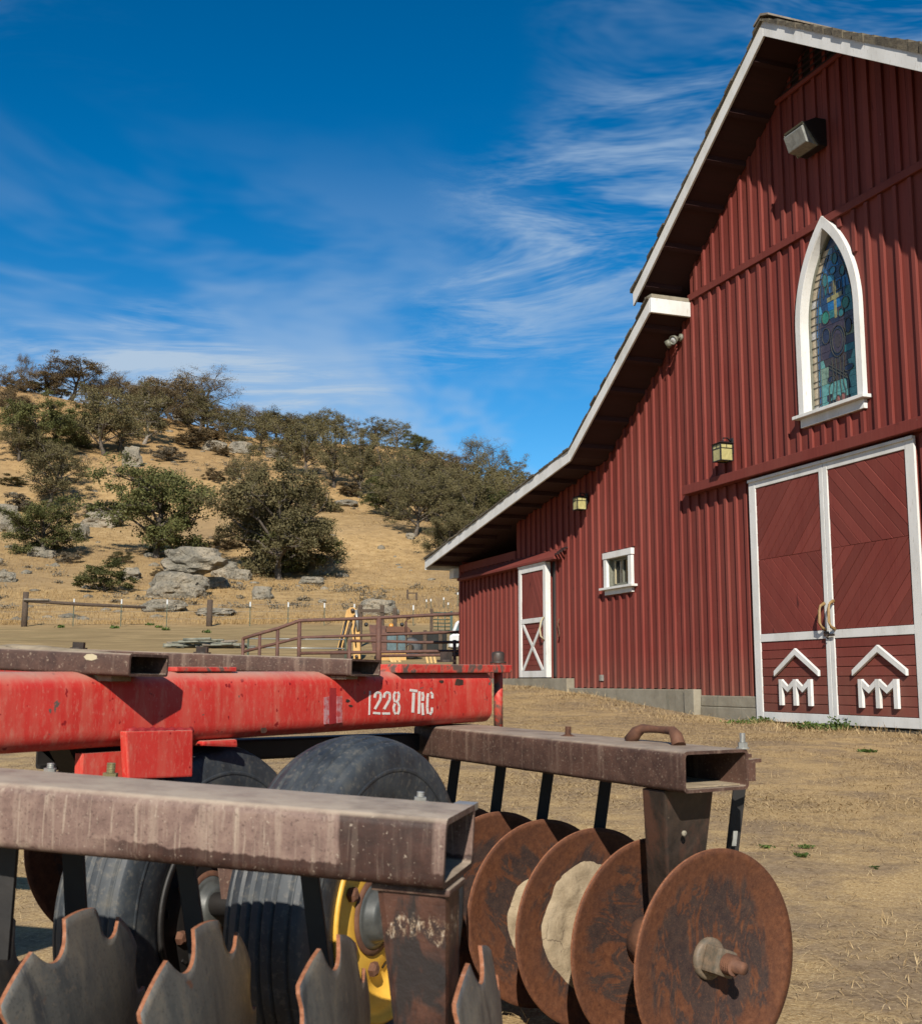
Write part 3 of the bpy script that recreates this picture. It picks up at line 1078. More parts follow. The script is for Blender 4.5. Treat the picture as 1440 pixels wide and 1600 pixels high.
# sloping cover over the sliding door track: a little shed profile
m = MB()
prof = [(-0.20, 2.20), (-0.20, 2.245), (-0.001, 2.42), (-0.001, 2.20)]
vs = [(-12.7, y, z) for y, z in prof] + [(-7.58, y, z) for y, z in prof]
m.put(vs, [(0, 1, 2, 3), (7, 6, 5, 4), (0, 4, 5, 1), (1, 5, 6, 2), (2, 6, 7, 3), (3, 7, 4, 0)])
m.build('track_cover', MATS['barn_red'], barn, bevel=0.006)
for k in range(4):
    MB().box(-7.57, -7.40 + 0.02 * k, -0.19 + 0.045 * k, -0.165 + 0.045 * k, 2.27 + 0.035 * k, 2.30 + 0.035 * k).build('bracket', MATS['soffit_shade_red'], barn)

# concrete footing that steps with the slope
def footing(poly, y0, y1):
    MB().prism_y(poly, y0, y1).build('footing', MATS['concrete'], barn, bevel=0.012)


footing([(-13.0, -0.45), (-7.20, -0.45), (-7.20, 0.045), (-13.0, 0.045)], -0.16, 0.02)
footing([(-7.19, -0.70), (-3.30, -0.80), (-3.30, -0.125), (-7.19, -0.125)], -0.12, 0.018)
footing([(-3.29, -0.80), (-3.02, -0.80), (-3.02, -0.120), (-3.29, -0.120)], -0.15, 0.019)
footing([(-3.01, -0.85), (-1.62, -0.85), (-1.62, -0.36), (-3.01, -0.36)], -0.05, 0.017)
footing([(-3.00, -0.355), (-1.63, -0.355), (-1.63, -0.205), (-3.00, -0.205)], -0.045, 0.016)
footing([(-1.60, -0.95), (13.0, -0.95), (13.0, -0.54), (-1.60, -0.54)], -0.03, 0.03)
m = MB()
m.frame_box((-2.6, -0.10, -0.57), (0.9, 0, 0), (0, 0.05, 0), (0, 0, 0.05))
m.build('ground_rail', MATS['zinc'], barn)

# ---- roof
Y0R, Y1R = -0.67, 14.3


def slab(parent, x0, z0, x1, z1, y0, y1, th, name, mat, lift=0.0):
    return MB().prism_y([(x0, z0 + lift), (x1, z1 + lift), (x1, z1 + lift + th), (x0, z0 + lift + th)] if x0 < x1 else
                        [(x1, z1 + lift), (x0, z0 + lift), (x0, z0 + lift + th), (x1, z1 + lift + th)], y0, y1).build(name, mat, parent)


UP = [(0.0, 8.14), (3.53, 5.66)]
LO = [(3.04, 5.42), (5.82, 3.66), (13.40, 2.53)]
roof = MB()
for s in (-1, 1):
    for (a, b) in ((UP[0], UP[1]), (LO[0], LO[1]), (LO[1], LO[2])):
        x0, z0, x1, z1 = s * a[0], a[1] + 0.07, s * b[0], b[1] + 0.07
        p = [(x0, z0), (x1, z1), (x1, z1 + 0.13), (x0, z0 + 0.13)]
        if s < 0:
            p = [p[1], p[0], p[3], p[2]]
        roof.prism_y(p, 0.04 if (s > 0 and a[0] > 2) else Y0R, Y1R)
roof_o = roof.build('roof', MATS['soffit_shade_red'], barn)
# white rake boards
def rake(s, a, b, name='rake_board', w=0.215, ext=0.0):
    x0, z0, x1, z1 = s * a[0], a[1], s * b[0], b[1]
    p = [(x0, z0), (x1, z1), (x1, z1 + w), (x0, z0 + w)]
    if s < 0:
        p = [p[1], p[0], p[3], p[2]]
    return MB().prism_y(p, Y0R - 0.036, Y0R - 0.002).build(name, MATS['white_paint'], roof_o, bevel=0.004, seg=1)


for s in (-1, 1):
    rake(s, UP[0], UP[1])
    if s > 0:
        continue
    rake(s, LO[0], LO[1])
    rake(s, LO[1], LO[2])
    # the white return where the lower roof meets the tower wall
    m = MB()
    xa, xb = s * 3.045, s * 2.995
    m.box(min(xa, xb), max(xa, xb), Y0R - 0.034, -0.003, 5.405, 5.63)
    m.build('rake_return', MATS['white_paint'], roof_o, bevel=0.004, seg=1)
    m = MB()
    xa, xb = s * 3.20, s * 3.00
    m.box(min(xa, xb), max(xa, xb), Y0R - 0.02, -0.004, 5.634, 5.69)
    m.build('flashing', MATS['concrete'], roof_o)
    # eave boards along the low edge
    m = MB()
    xa, xb = s * 13.40, s * 13.435
    m.box(min(xa, xb), max(xa, xb), Y0R - 0.036, Y1R, 2.50, 2.73)
    m.build('eave_board', MATS['white_paint'], roof_o)
    # rafters under the overhang
    for (a, b, n) in ((UP[0], UP[1], 6), (LO[0], LO[1], 5), (LO[1], LO[2], 10)):
        for k in range(n):
            f = (k + 0.5) / n
            x = s * (a[0] + (b[0] - a[0]) * f)
            z = a[1] + (b[1] - a[1]) * f + 0.066
            sl = (b[1] - a[1]) / (b[0] - a[0]) * s
            m = MB()
            m.prism_y([(x - 0.025, z - 0.07 - 0.025 * sl), (x + 0.025, z - 0.07 + 0.025 * sl), (x + 0.025, z + 0.025 * sl), (x - 0.025, z - 0.025 * sl)], Y0R + 0.004, -0.034)
            m.build('lookout', MATS['soffit_shade_red'], roof_o)
# shake courses, every course its own piece
for s in (-1, 1):
    for (a, b, butt) in ((UP[0], UP[1], 0.052), (LO[0], LO[1], 0.036), (LO[1], LO[2], 0.036)):
        if s > 0 and a[0] > 2:
            cl = 0.9
        else:
            cl = 0.205
        L = math.hypot(b[0] - a[0], b[1] - a[1])
        n = int(L / cl)
        for k in range(n):
            f0, f1 = k / n, (k + 1.02) / n
            x0, z0 = a[0] + (b[0] - a[0]) * f0, a[1] + (b[1] - a[1]) * f0 + 0.202
            x1, z1 = a[0] + (b[0] - a[0]) * f1, a[1] + (b[1] - a[1]) * f1 + 0.202
            j = rng.uniform(-0.03, 0.012) if s < 0 else rng.uniform(-0.012, 0.008)
            bt = butt * rng.uniform(0.8, 1.25)
            if s > 0:
                bt = 0.05 + 0.02 * rng.random() + 0.10 * f1 * (a[0] < 1)
            th0 = 0.03 if s < 0 else 0.03 + 0.10 * f0 * (a[0] < 1)
            p = [(s * x0, z0), (s * x1, z1), (s * x1, z1 + bt), (s * x0, z0 + th0)]
            if s < 0:
                p = [p[1], p[0], p[3], p[2]]
            MB().prism_y(p, (0.03 if (s > 0 and a[0] > 2) else Y0R - 0.055) + j, Y1R).build('shake_course', MATS['shake'], roof_o)
m = MB().prism_y([(-0.16, 8.34), (0.0, 8.41), (0.16, 8.34), (0.16, 8.365), (0.0, 8.445), (-0.16, 8.365)], Y0R - 0.07, Y1R)
m.build('ridge_cap', MATS['grey_wood'], roof_o)
# end of the eave beam
MB().box(-13.30, -13.025, -0.16, 0.12, 2.30, 2.52).build('beam_end', MATS['white_paint'], barn, bevel=0.006)

# ---- louvred vent under the peak
vent = MB()
vent.prism_y([(-0.70, 7.66), (0.70, 7.66), (0.70, 7.72), (-0.70, 7.72)], -0.06, -0.031)
vent_o = vent.build('vent', MATS['barn_red'], barn)
for k in range(5):
    z = 7.725 + k * 0.085
    hw = (8.20 - z - 0.05) / 0.70 - 0.03
    if hw < 0.08:
        break
    m = MB()
    vs = [(-hw, -0.005, z + 0.075), (hw, -0.005, z + 0.075), (hw, -0.065, z), (-hw, -0.065, z), (-hw, -0.005, z + 0.06), (hw, -0.005, z + 0.06), (hw, -0.065, z - 0.014), (-hw, -0.065, z - 0.014)]
    m.put(vs, [(0, 1, 2, 3), (4, 7, 6, 5), (3, 2, 6, 7), (0, 4, 5, 1), (1, 5, 6, 2), (0, 3, 7, 4)])
    m.build('slat', MATS['soffit_shade_red'], vent_o)
m = MB().prism_y([(-0.68, 7.70), (0.68, 7.70), (0.0, 8.17)], -0.0045, -0.001)
m.build('screen', MATS['shade_cloth'], vent_o)

# ---- big sliding door of two leaves
DY = -0.075     # front plane of the leaves


def door_leaf(x0, x1, up_dir, label):
    z0, z1 = -0.515, 2.68
    sw_l, sw_r = (0.145, 0.075) if up_dir > 0 else (0.075, 0.145)
    door = MB()
    door.box(x0 + 0.01, x1 - 0.01, DY + 0.026, DY + 0.05, z0 + 0.01, z1 - 0.01)
    d = door.build('door', MATS['barn_red'], barn)
    tag(d, label)
    wp = MATS['white_paint']
    rail_z = [(z0, -0.40), (0.505, 0.605), (2.555, z1)]
    MB().box(x0, x0 + sw_l, DY, DY + 0.03, z0, z1).build('stile', wp, d, bevel=0.004)
    MB().box(x1 - sw_r, x1, DY, DY + 0.03, z0, z1).build('stile', wp, d, bevel=0.004)
    for a, b in rail_z:
        MB().box(x0 + sw_l + 0.001, x1 - sw_r - 0.001, DY + 0.002, DY + 0.03, a, b).build('rail', wp, d, bevel=0.004)
    # raised drip edge on the top
    MB().box(x0, x1, DY - 0.022, DY - 0.001, z1 - 0.035, z1 + 0.002).build('top_strip', wp, d, bevel=0.003)
    xa, xb = x0 + sw_l + 0.003, x1 - sw_r - 0.003
    # diagonal planks, mirrored at half height
    zm = 1.585
    for (za, zb, sg) in ((zm, 2.552, up_dir), (0.608, zm, -up_dir)):
        w = 0.128 * math.sqrt(2)
        k = -12
        while k < 24:
            # strips z - sg*x = const
            c0, c1 = k * w + 0.004, (k + 1) * w - 0.004
            poly = [(xa, za + 0.002), (xb, za + 0.002), (xb, zb - 0.002), (xa, zb - 0.002)]
            base = za - sg * (xa if sg > 0 else xa)
            if sg > 0:
                poly = clip_poly(poly, 1, -1, -c0 + (xa - za))       # x - z
                poly = clip_poly(poly, -1, 1, c1 - (xa - za)) if poly else poly
            else:
                poly = clip_poly(poly, -1, -1, -c0 - (xa + za))
                poly = clip_poly(poly, 1, 1, c1 + (xa + za)) if poly else poly
            k += 1
            if len(poly) < 3:
                continue
            y = DY + 0.014 + rng.uniform(-0.002, 0.002)
            MB().prism_y(poly, y, DY + 0.027).build('plank', MATS['barn_red'], d, bevel=0.003, seg=1)
    # level boards below
    zz = -0.398
    n = 8
    h = (0.503 - zz) / n
    for k in range(n):
        y = DY + 0.012 + rng.uniform(-0.002, 0.002)
        MB().box(xa, xb, y, DY + 0.027, zz + k * h + 0.004, zz + (k + 1) * h - 0.004).build('plank', MATS['barn_red'], d, bevel=0.004, seg=1)
    return d


leafL = door_leaf(-1.60, -0.035, 1, 'left leaf of the big sliding door')
leafR = door_leaf(-0.028, 1.55, -1, 'right leaf of the big sliding door')


def stroke(m, pts, w, y0, y1):
    for (a, b) in zip(pts[:-1], pts[1:]):
        ax, az = a
        bx, bz = b
        dx, dz = bx - ax, bz - az
        L = math.hypot(dx, dz)
        nx_, nz_ = -dz / L * w / 2, dx / L * w / 2
        p = [(ax + nx_, az + nz_), (ax - nx_, az - nz_), (bx - nx_, bz - nz_), (bx + nx_, bz + nz_)]
        m.prism_y(p, y0, y1)


def emblem(leaf, xc):
    y0, y1 = DY - 0.030, DY + 0.008
    # the roof over the brand
    m = MB().prism_y([(xc - 0.45, 0.055), (xc, 0.322), (xc + 0.45, 0.055), (xc + 0.45, 0.125), (xc, 0.405), (xc - 0.45, 0.125)][::1], y0, y1)
    m.build('brand_roof', MATS['white_paint'], leaf, bevel=0.003, seg=1)
    # the linked double M
    x = xc - 0.025
    o = [(-0.31, 0.015), (-0.295, 0.02), (-0.15, -0.075), (-0.045, 0.005), (0.0, 0.02), (0.045, 0.005), (0.15, -0.075), (0.295, 0.02), (0.325, 0.02), (0.325, -0.305),
         (0.262, -0.305), (0.262, -0.065), (0.17, -0.135), (0.13, -0.135), (0.032, -0.065), (0.032, -0.305), (-0.032, -0.305), (-0.032, -0.065), (-0.13, -0.135), (-0.17, -0.135), (-0.262, -0.065), (-0.262, -0.305), (-0.325, -0.305), (-0.325, 0.02)]
    o = o[1:]
    # split in convex strips so that the caps are clean
    mm = MB()
    for (a, b) in ((-0.325, -0.262), (-0.032, 0.032), (0.262, 0.325)):
        mm.prism_y([(x + a, -0.305), (x + b, -0.305), (x + b, 0.02), (x + a, 0.02)], y0, y1)
    for s in (-1, 1):
        q1 = [(x + s * 0.264, -0.068), (x + s * 0.15, -0.142), (x + s * 0.15, -0.070), (x + s * 0.264, 0.012)]
        q2 = [(x + s * 0.15, -0.142), (x + s * 0.030, -0.062), (x + s * 0.030, 0.012), (x + s * 0.15, -0.070)]
        for q in (q1, q2):
            if s > 0:
                q = q[::-1]
            mm.prism_y(q, y0 + 0.002, y1 - 0.001)
    mm.build('brand_letters', MATS['white_paint'], leaf)


emblem(leafL, -0.70)
emblem(leafR, 0.82)


def pull(leaf, x, z0, z1, out, mat, r=0.018):
    y = DY
    pts = [(x, y - 0.005, z1), (x, y - out * 0.7, z1 - 0.03), (x, y - out, z1 - 0.09), (x, y - out, z0 + 0.09), (x, y - out * 0.7, z0 + 0.03), (x, y - 0.005, z0)]
    m = MB().tube(pts, [r * 1.3, r, r, r, r, r * 1.3], 8)
    m.build('handle', mat, leaf)


pull(leafL, -0.10, 0.61, 0.93, 0.085, MATS['handle_wood'])
pull(leafR, 0.075, 0.61, 0.95, 0.085, MATS['handle_wood'])
m = MB()
m.box(-0.12, -0.04, DY - 0.022, DY - 0.001, 0.555, 0.590)
m.box(-0.10, 0.09, DY - 0.034, DY - 0.023, 0.530, 0.560)
m.tube([(-0.02, DY - 0.035, 0.55), (-0.02, DY - 0.06, 0.53), (-0.02, DY - 0.035, 0.50)], 0.010, 6)
m.build('latch', MATS['dark_steel'], leafL)
# dark gap trim left of the door
MB().box(-1.66, -1.61, -0.030, -0.0006, -0.19, 2.70).build('trim_board', MATS['barn_red'], barn)
MB().box(1.60, 1.72, -0.034, -0.0006, -0.5, 2.70).build('trim_board', MATS['barn_red'], barn)

# ---- the small sliding door on the left
SY = -0.16
x0, x1, z0, z1 = -9.32, -8.05, 0.065, 2.195
m = MB()
m.box(x0 + 0.01, x1 - 0.01, SY + 0.03, SY + 0.055, z0 + 0.01, z1 - 0.01)
sd = m.build('door', MATS['barn_red'], barn)
tag(sd, 'narrow sliding door with a white cross brace')
wp = MATS['white_paint']
MB().box(x0, x0 + 0.12, SY, SY + 0.105, z0, z1).build('stile', wp, sd, bevel=0.004)
MB().box(x1 - 0.12, x1, SY, SY + 0.105, z0, z1).build('stile', wp, sd, bevel=0.004)
for a, b in ((z0, 0.185), (1.085, 1.175), (2.06, z1)):
    MB().box(x0 + 0.121, x1 - 0.121, SY + 0.002, SY + 0.034, a, b).build('rail', wp, sd, bevel=0.004)
MB().box(x0, x1, SY - 0.015, SY - 0.001, z1 - 0.025, z1 + 0.002).build('top_strip', wp, sd)
xa, xb = x0 + 0.124, x1 - 0.124
for sg in (1, -1):
    p = [(xa, 0.19), (xa + 0.10, 0.19), (xb, 1.08), (xb - 0.10, 1.08)] if sg > 0 else [(xb - 0.10, 0.19), (xb, 0.19), (xa + 0.10, 1.08), (xa, 1.08)]
    MB().prism_y(p, SY + (0.004 if sg > 0 else 0.007), SY + (0.02 if sg > 0 else 0.021)).build('brace', wp, sd)
for k in range(9):
    h = 0.895 / 9
    MB().box(xa, xb, SY + 0.022, SY + 0.031, 0.188 + k * h + 0.003, 0.188 + (k + 1) * h - 0.003).build('plank', MATS['barn_red'], sd, bevel=0.003, seg=1)
xm = (xa + xb) / 2
for sg in (-1, 1):
    for k in range(-10, 20):
        w = 0.15
        poly = [(xm + (0.001 if sg > 0 else xa - xm), 1.178), ((xb if sg > 0 else xm - 0.001), 1.178), ((xb if sg > 0 else xm - 0.001), 2.057), (xm + (0.001 if sg > 0 else xa - xm), 2.057)]
        # strips fall away from the centre line, steeper than 45 degrees
        poly = clip_poly(poly, sg * 1.7, 1, 1.178 + (k + 1) * w * 2 - 0.006 + sg * 1.7 * xm)
        if poly:
            poly = clip_poly(poly, -sg * 1.7, -1, -(1.178 + k * w * 2 + 0.006) - sg * 1.7 * xm)
        if len(poly) < 3:
            continue
        MB().prism_y(poly, SY + 0.018 + rng.uniform(-0.002, 0.002), SY + 0.031).build('plank', MATS['barn_red'], sd, bevel=0.003, seg=1)
y = SY
MB().tube([(-8.12, y - 0.004, 1.17), (-8.12, y - 0.07, 1.08), (-8.12, y - 0.09, 0.95), (-8.12, y - 0.07, 0.82), (-8.12, y - 0.004, 0.74)], 0.018, 8).build('handle', MATS['rope_cream'], sd)
MB().box(-8.05 + 0.002, -7.90, -0.02, -0.0008, 0.07, 2.19).build('dark_gap', MATS['lamp_black'], barn)  # black strip painted in for the dark gap right of the door
MB().tube([(-7.70, -0.05, 1.12), (-7.70, -0.08, 1.05), (-7.70, -0.05, 0.85), (-7.70, -0.07, 0.78)], 0.014, 6).build('hook', MATS['dull_rust'], barn)
MB().box(-6.15, -6.08, -0.05, -0.001, 0.0, 0.10).build('outlet', MATS['zinc'], barn)

# ---- small window
wo = MB()
for (a, b, c, d_) in ((-5.83, -5.80, 1.56, 2.03), (-5.08, -5.05, 1.56, 2.03)):
    wo.box(a, b, -0.001, 0.14, c, d_)
wo.box(-5.80, -5.08, 0.0, 0.14, 1.555, 1.575)
wo.box(-5.80, -5.08, 0.0, 0.14, 2.015, 2.035)
win = wo.build('window', MATS['spot_grey'], barn)
tag(win, 'small square window with white casing')
MB().box(-5.92, -5.815, -0.055, -0.002, 1.545, 2.025).build('casing', wp, win, bevel=0.003)
MB().box(-5.065, -4.955, -0.055, -0.002, 1.545, 2.025).build('casing', wp, win, bevel=0.003)
MB().box(-5.935, -4.935, -0.065, -0.002, 2.027, 2.13).build('casing', wp, win, bevel=0.003)
MB().box(-6.0, -4.86, -0.11, 0.02, 1.505, 1.543).build('sill', wp, win, bevel=0.004)
MB().box(-5.90, -4.96, -0.05, -0.002, 1.42, 1.503).build('apron', wp, win, bevel=0.003)
MB().box(-5.80, -5.08, 0.085, 0.092, 1.578, 2.012).build('pane', MATS['window_glass'], win)
fr = MB()
for (a, b, c, d_) in ((-5.80, -5.765, 1.578, 2.012), (-5.47, -5.43, 1.578, 2.012), (-5.115, -5.08, 1.578, 2.012)):
    fr.box(a, b, 0.06, 0.083, c, d_)
fr.box(-5.765, -5.115, 0.061, 0.082, 1.578, 1.61)
fr.box(-5.765, -5.115, 0.061, 0.082, 1.985, 2.012)
fr.build('sash', MATS['spot_grey'], win)
MB().box(-5.70, -5.67, 0.04, 0.058, 1.60, 1.98).build('curtain', MATS['rope_cream'], win)

# ---- gothic window with leaded glass
XC = 0.155


def arch_outline(hw, zs, ap, zb, n=18, xc=XC):
    h = ap - zs
    r = (hw * hw + h * h) / (2 * hw)
    pts = [(xc - hw, zb), (xc - hw, zs)]
    amax = math.asin(h / r)
    for k in range(1, n + 1):
        a = amax * k / n
        pts.append((xc - hw + r - r * math.cos(a), zs + r * math.sin(a)))
    right = [(2 * xc - x, z) for x, z in pts[::-1][1:]]
    return pts + right      # clockwise from lower left, seen from the front


def ring(outer, inner, y0, y1, name, mat, parent):
    n = len(outer)
    vs = [(x, y0, z) for x, z in outer] + [(x, y0, z) for x, z in inner] + [(x, y1, z) for x, z in outer] + [(x, y1, z) for x, z in inner]
    fs = []
    for i in range(n - 1):
        j = i + 1
        fs += [(i, j, n + j, n + i), (2 * n + j, 2 * n + i, 3 * n + i, 3 * n + j), (i, 2 * n + i, 2 * n + j, j), (n + i, n + j, 3 * n + j, 3 * n + i)]
    return MB().put(vs, fs).build(name, mat, parent)


out1 = arch_outline(0.612, 4.45, 5.765, 3.33)
in1 = arch_outline(0.512, 4.45, 5.61, 3.33)
gw = ring(out1, in1, -0.065, -0.001, 'gothic_window', wp, barn)
tag(gw, 'pointed leaded glass window with a gold cross')
in2 = arch_outline(0.506, 4.45, 5.60, 3.33)
in3 = arch_outline(0.486, 4.45, 5.565, 3.33)
ring(in1, in2, -0.055, 0.115, 'reveal', wp, gw)
ring(in2, in3, 0.060, 0.10, 'sash', MATS['spot_grey'], gw)
MB().box(XC - 0.68, XC + 0.675, -0.125, 0.02, 3.285, 3.328).build('sill', wp, gw, bevel=0.005)
MB().box(XC - 0.60, XC + 0.60, -0.055, -0.001, 3.17, 3.283).build('apron', wp, gw, bevel=0.004)

GY = 0.088


def arch_z(x, hw=0.452, ap=5.50):
    return arch_top(x, XC, hw, 4.45, ap)


def pane(poly, col, lvl=0):
    """one piece of glass; lvl lifts overlapping motifs"""
    y = GY - 0.0025 * lvl
    # clip to the arch: cut by vertical strips is not needed, pieces are drawn inside it
    area = sum(poly[i][0] * poly[(i + 1) % len(poly)][1] - poly[(i + 1) % len(poly)][0] * poly[i][1] for i in range(len(poly)))
    if area < 0:
        poly = poly[::-1]
    return MB().prism_y(poly, y, y + 0.006 if lvl == 0 else y + 0.0022).build('pane', GL[col], gw)


leadm = MB()


def lead(pts, w=0.007, lvl=3):
    pts = list(pts)
    for (a, b) in zip(pts[:-1], pts[1:]):
        dx, dz = b[0] - a[0], b[1] - a[1]
        L = math.hypot(dx, dz)
        if L < 1e-6:
            continue
        nx_, nz_ = -dz / L * w / 2, dx / L * w / 2
        ex, ez = dx / L * w * 0.3, dz / L * w * 0.3
        y = GY - 0.010
        leadm.prism_y([(a[0] + nx_ - ex, a[1] + nz_ - ez), (a[0] - nx_ - ex, a[1] - nz_ - ez), (b[0] - nx_ + ex, b[1] - nz_ + ez), (b[0] + nx_ + ex, b[1] + nz_ + ez)], y, y + 0.006)


def ell(cx, cz, a, b_, n=16, r0=0.0):
    return [(cx + a * math.cos(r0 + 2 * math.pi * k / n), cz + b_ * math.sin(r0 + 2 * math.pi * k / n)) for k in range(n)]


g_rng = random.Random(9)
# border strips up both sides: cream/white on the left, blue line, and teal on the right
zz = 3.335
k = 0
while zz < 5.36:
    z2 = min(zz + g_rng.uniform(0.07, 0.15), 5.38)

    def edge(z, hw, ap):
        if z <= 4.45:
            return hw
        h = ap - 4.45
        r = (hw * hw + h * h) / (2 * hw)
        return max(math.sqrt(max(r * r - (z - 4.45) ** 2, 0)) - (r - hw), 0.0)
    e0, e1 = edge(zz, 0.482, 5.56), edge(z2 - 0.004, 0.482, 5.56)
    i0, i1 = max(e0 - 0.10, 0), max(e1 - 0.10, 0)
    j0, j1 = max(e0 - 0.145, 0), max(e1 - 0.145, 0)
    pane([(XC - e0, zz), (XC - i0, zz), (XC - i1, z2 - 0.004), (XC - e1, z2 - 0.004)], g_rng.choice(['cream', 'cream', 'white', 'cream']))
    pane([(XC - i0 + 0.003, zz), (XC - j0, zz), (XC - j1, z2 - 0.004), (XC - i1 + 0.003, z2 - 0.004)], g_rng.choice(['blue', 'sky', 'blue']))
    pane([(XC + i0, zz), (XC + e0, zz), (XC + e1, z2 - 0.004), (XC + i1, z2 - 0.004)], g_rng.choice(['teal', 'teal', 'deep', 'green']) if zz < 4.35 else g_rng.choice(['deep', 'teal', 'blue']))
    pane([(XC + j0, zz), (XC + i0 - 0.003, zz), (XC + i1 - 0.003, z2 - 0.004), (XC + j1, z2 - 0.004)], g_rng.choice(['aqua', 'teal']) if zz < 4.1 else g_rng.choice(['teal', 'deep', 'navy']))
    lead([(XC - e0, zz), (XC - j0, zz)], 0.006)
    lead([(XC + j0, zz), (XC + e0, zz)], 0.006)
    # field between
    f0, f1 = j0 - 0.003, j1 - 0.003
    if f0 > 0.02:
        nseg = 4
        us = [-1] + sorted(g_rng.uniform(-0.8, 0.8) for _ in range(3)) + [1]
        ut = [-1] + [min(max(u + g_rng.uniform(-0.22, 0.22), -0.95), 0.95) for u in us[1:-1]] + [1]
        ut.sort()
        for q in range(nseg):
            u0, u1, v0, v1 = us[q], us[q + 1], ut[q], ut[q + 1]
            if u1 - u0 < 0.03 or v1 - v0 < 0.03:
                continue
            if zz < 3.95:
                c = 'brown' if 0 < q < 3 else ('pale' if q == 0 else 'aqua')
                if q == 0:
                    c = g_rng.choice(['pale', 'olive', 'aqua'])
                if zz < 3.6 and 0 < q < 3:
                    c = g_rng.choice(['dark', 'plum'])
            elif zz < 4.5:
                c = g_rng.choice(['plum', 'navy', 'teal', 'olive']) if q in (0, 3) else g_rng.choice(['plum', 'navy'])
            else:
                c = g_rng.choice(['deep', 'blue', 'blue', 'sky', 'teal', 'deep'])
            pane([(XC + f0 * u0 + 0.002, zz), (XC + f0 * u1 - 0.002, zz), (XC + f1 * v1 - 0.002, z2 - 0.004), (XC + f1 * v0 + 0.002, z2 - 0.004)], c)
    zz = z2
    k += 1
for zz in (4.45,):
    pass
pane([(XC - 0.14, 5.38), (XC + 0.14, 5.38), (XC, 5.555)], 'deep')
# leaded bars along the borders
for off in (0.10, 0.145):
    for s in (-1, 1):
        lead([(XC + s * max(edge(z, 0.482, 5.56) - off, 0.0), z) for z in np.linspace(3.335, 5.28, 22)], 0.008)
# gold cross
pane([(XC - 0.022, 4.46), (XC + 0.022, 4.46), (XC + 0.024, 4.95), (XC - 0.026, 4.95)], 'gold', 1)
pane([(XC - 0.155, 4.70), (XC - 0.028, 4.705), (XC - 0.028, 4.765), (XC - 0.15, 4.755)], 'gold', 1)
pane([(XC + 0.028, 4.705), (XC + 0.145, 4.715), (XC + 0.14, 4.77), (XC + 0.028, 4.765)], 'gold', 1)
for q in ([(XC - 0.10, 4.80), (XC - 0.03, 4.80), (XC - 0.04, 4.92), (XC - 0.11, 4.89)], [(XC + 0.04, 4.80), (XC + 0.12, 4.81), (XC + 0.11, 4.92), (XC + 0.05, 4.91)]):
    pane(q, 'blue', 1)
    lead(q + q[:1])
# medallion
pane(ell(XC + 0.02, 4.16, 0.125, 0.185, 20), 'navy', 1)
pane(ell(XC + 0.02, 4.16, 0.095, 0.145, 20), 'plum', 2)
pane(ell(XC + 0.02, 4.16, 0.055, 0.09, 16), 'brown', 3)
for (a, b_) in ((0.135, 0.198), (0.10, 0.152)):
    e = ell(XC + 0.02, 4.16, a, b_, 24)
    lead(e + e[:1], 0.008)
# scrolls and leaves
for (cx, cz, a, b_, c, lv) in ((-0.19, 4.52, 0.075, 0.085, 'green', 1), (0.19, 4.60, 0.07, 0.075, 'green', 1), (0.11, 4.50, 0.05, 0.055, 'teal', 1), (-0.20, 4.28, 0.075, 0.10, 'navy', 1),
                              (0.22, 4.30, 0.06, 0.095, 'navy', 1), (0.20, 3.78, 0.085, 0.040, 'navy', 2), (-0.13, 3.71, 0.075, 0.042, 'navy', 2), (-0.02, 3.43, 0.045, 0.05, 'rose', 2), (0.075, 3.44, 0.045, 0.05, 'rose', 2),
                              (0.03, 5.22, 0.05, 0.075, 'teal', 1), (-0.02, 5.08, 0.06, 0.05, 'sky', 1), (0.16, 5.02, 0.05, 0.07, 'teal', 1), (-0.17, 5.0, 0.05, 0.09, 'teal', 1)):
    e = ell(XC + cx, cz, a, b_, 14)
    pane(e, c, lv)
    lead(e + e[:1], 0.007)
for x in (-0.12, -0.04, 0.05, 0.13):
    lead([(XC + x, 3.335), (XC + x, 3.52), (XC + x * 0.7, 3.62), (XC + x * 0.9, 3.95)], 0.007)
lead([(XC - 0.16, 3.86), (XC + 0.16, 3.66)], 0.012)
lead([(XC - 0.16, 3.90), (XC + 0.16, 3.70)], 0.010)
lead([(XC - 0.18, 3.335), (XC - 0.18, 3.62), (XC - 0.10, 3.74)], 0.008)
lead([(XC + 0.18, 3.335), (XC + 0.18, 3.64), (XC + 0.12, 3.72)], 0.008)
for q in range(9):
    lead([(XC - 0.28 + 0.07 * q, 4.72 + 0.05 * (q % 3)), (XC - 0.25 + 0.065 * q, 4.98 - 0.06 * (q % 2))], 0.006)
leadm.build('leading', MATS['lead'], gw)

# ------------------------------------------------------------------ lamps on the barn wall
def barn_pt(x, y, z):
    return BARN_LOC + D_FAC * -x + N_FAC * -y + Vector((0, 0, z))


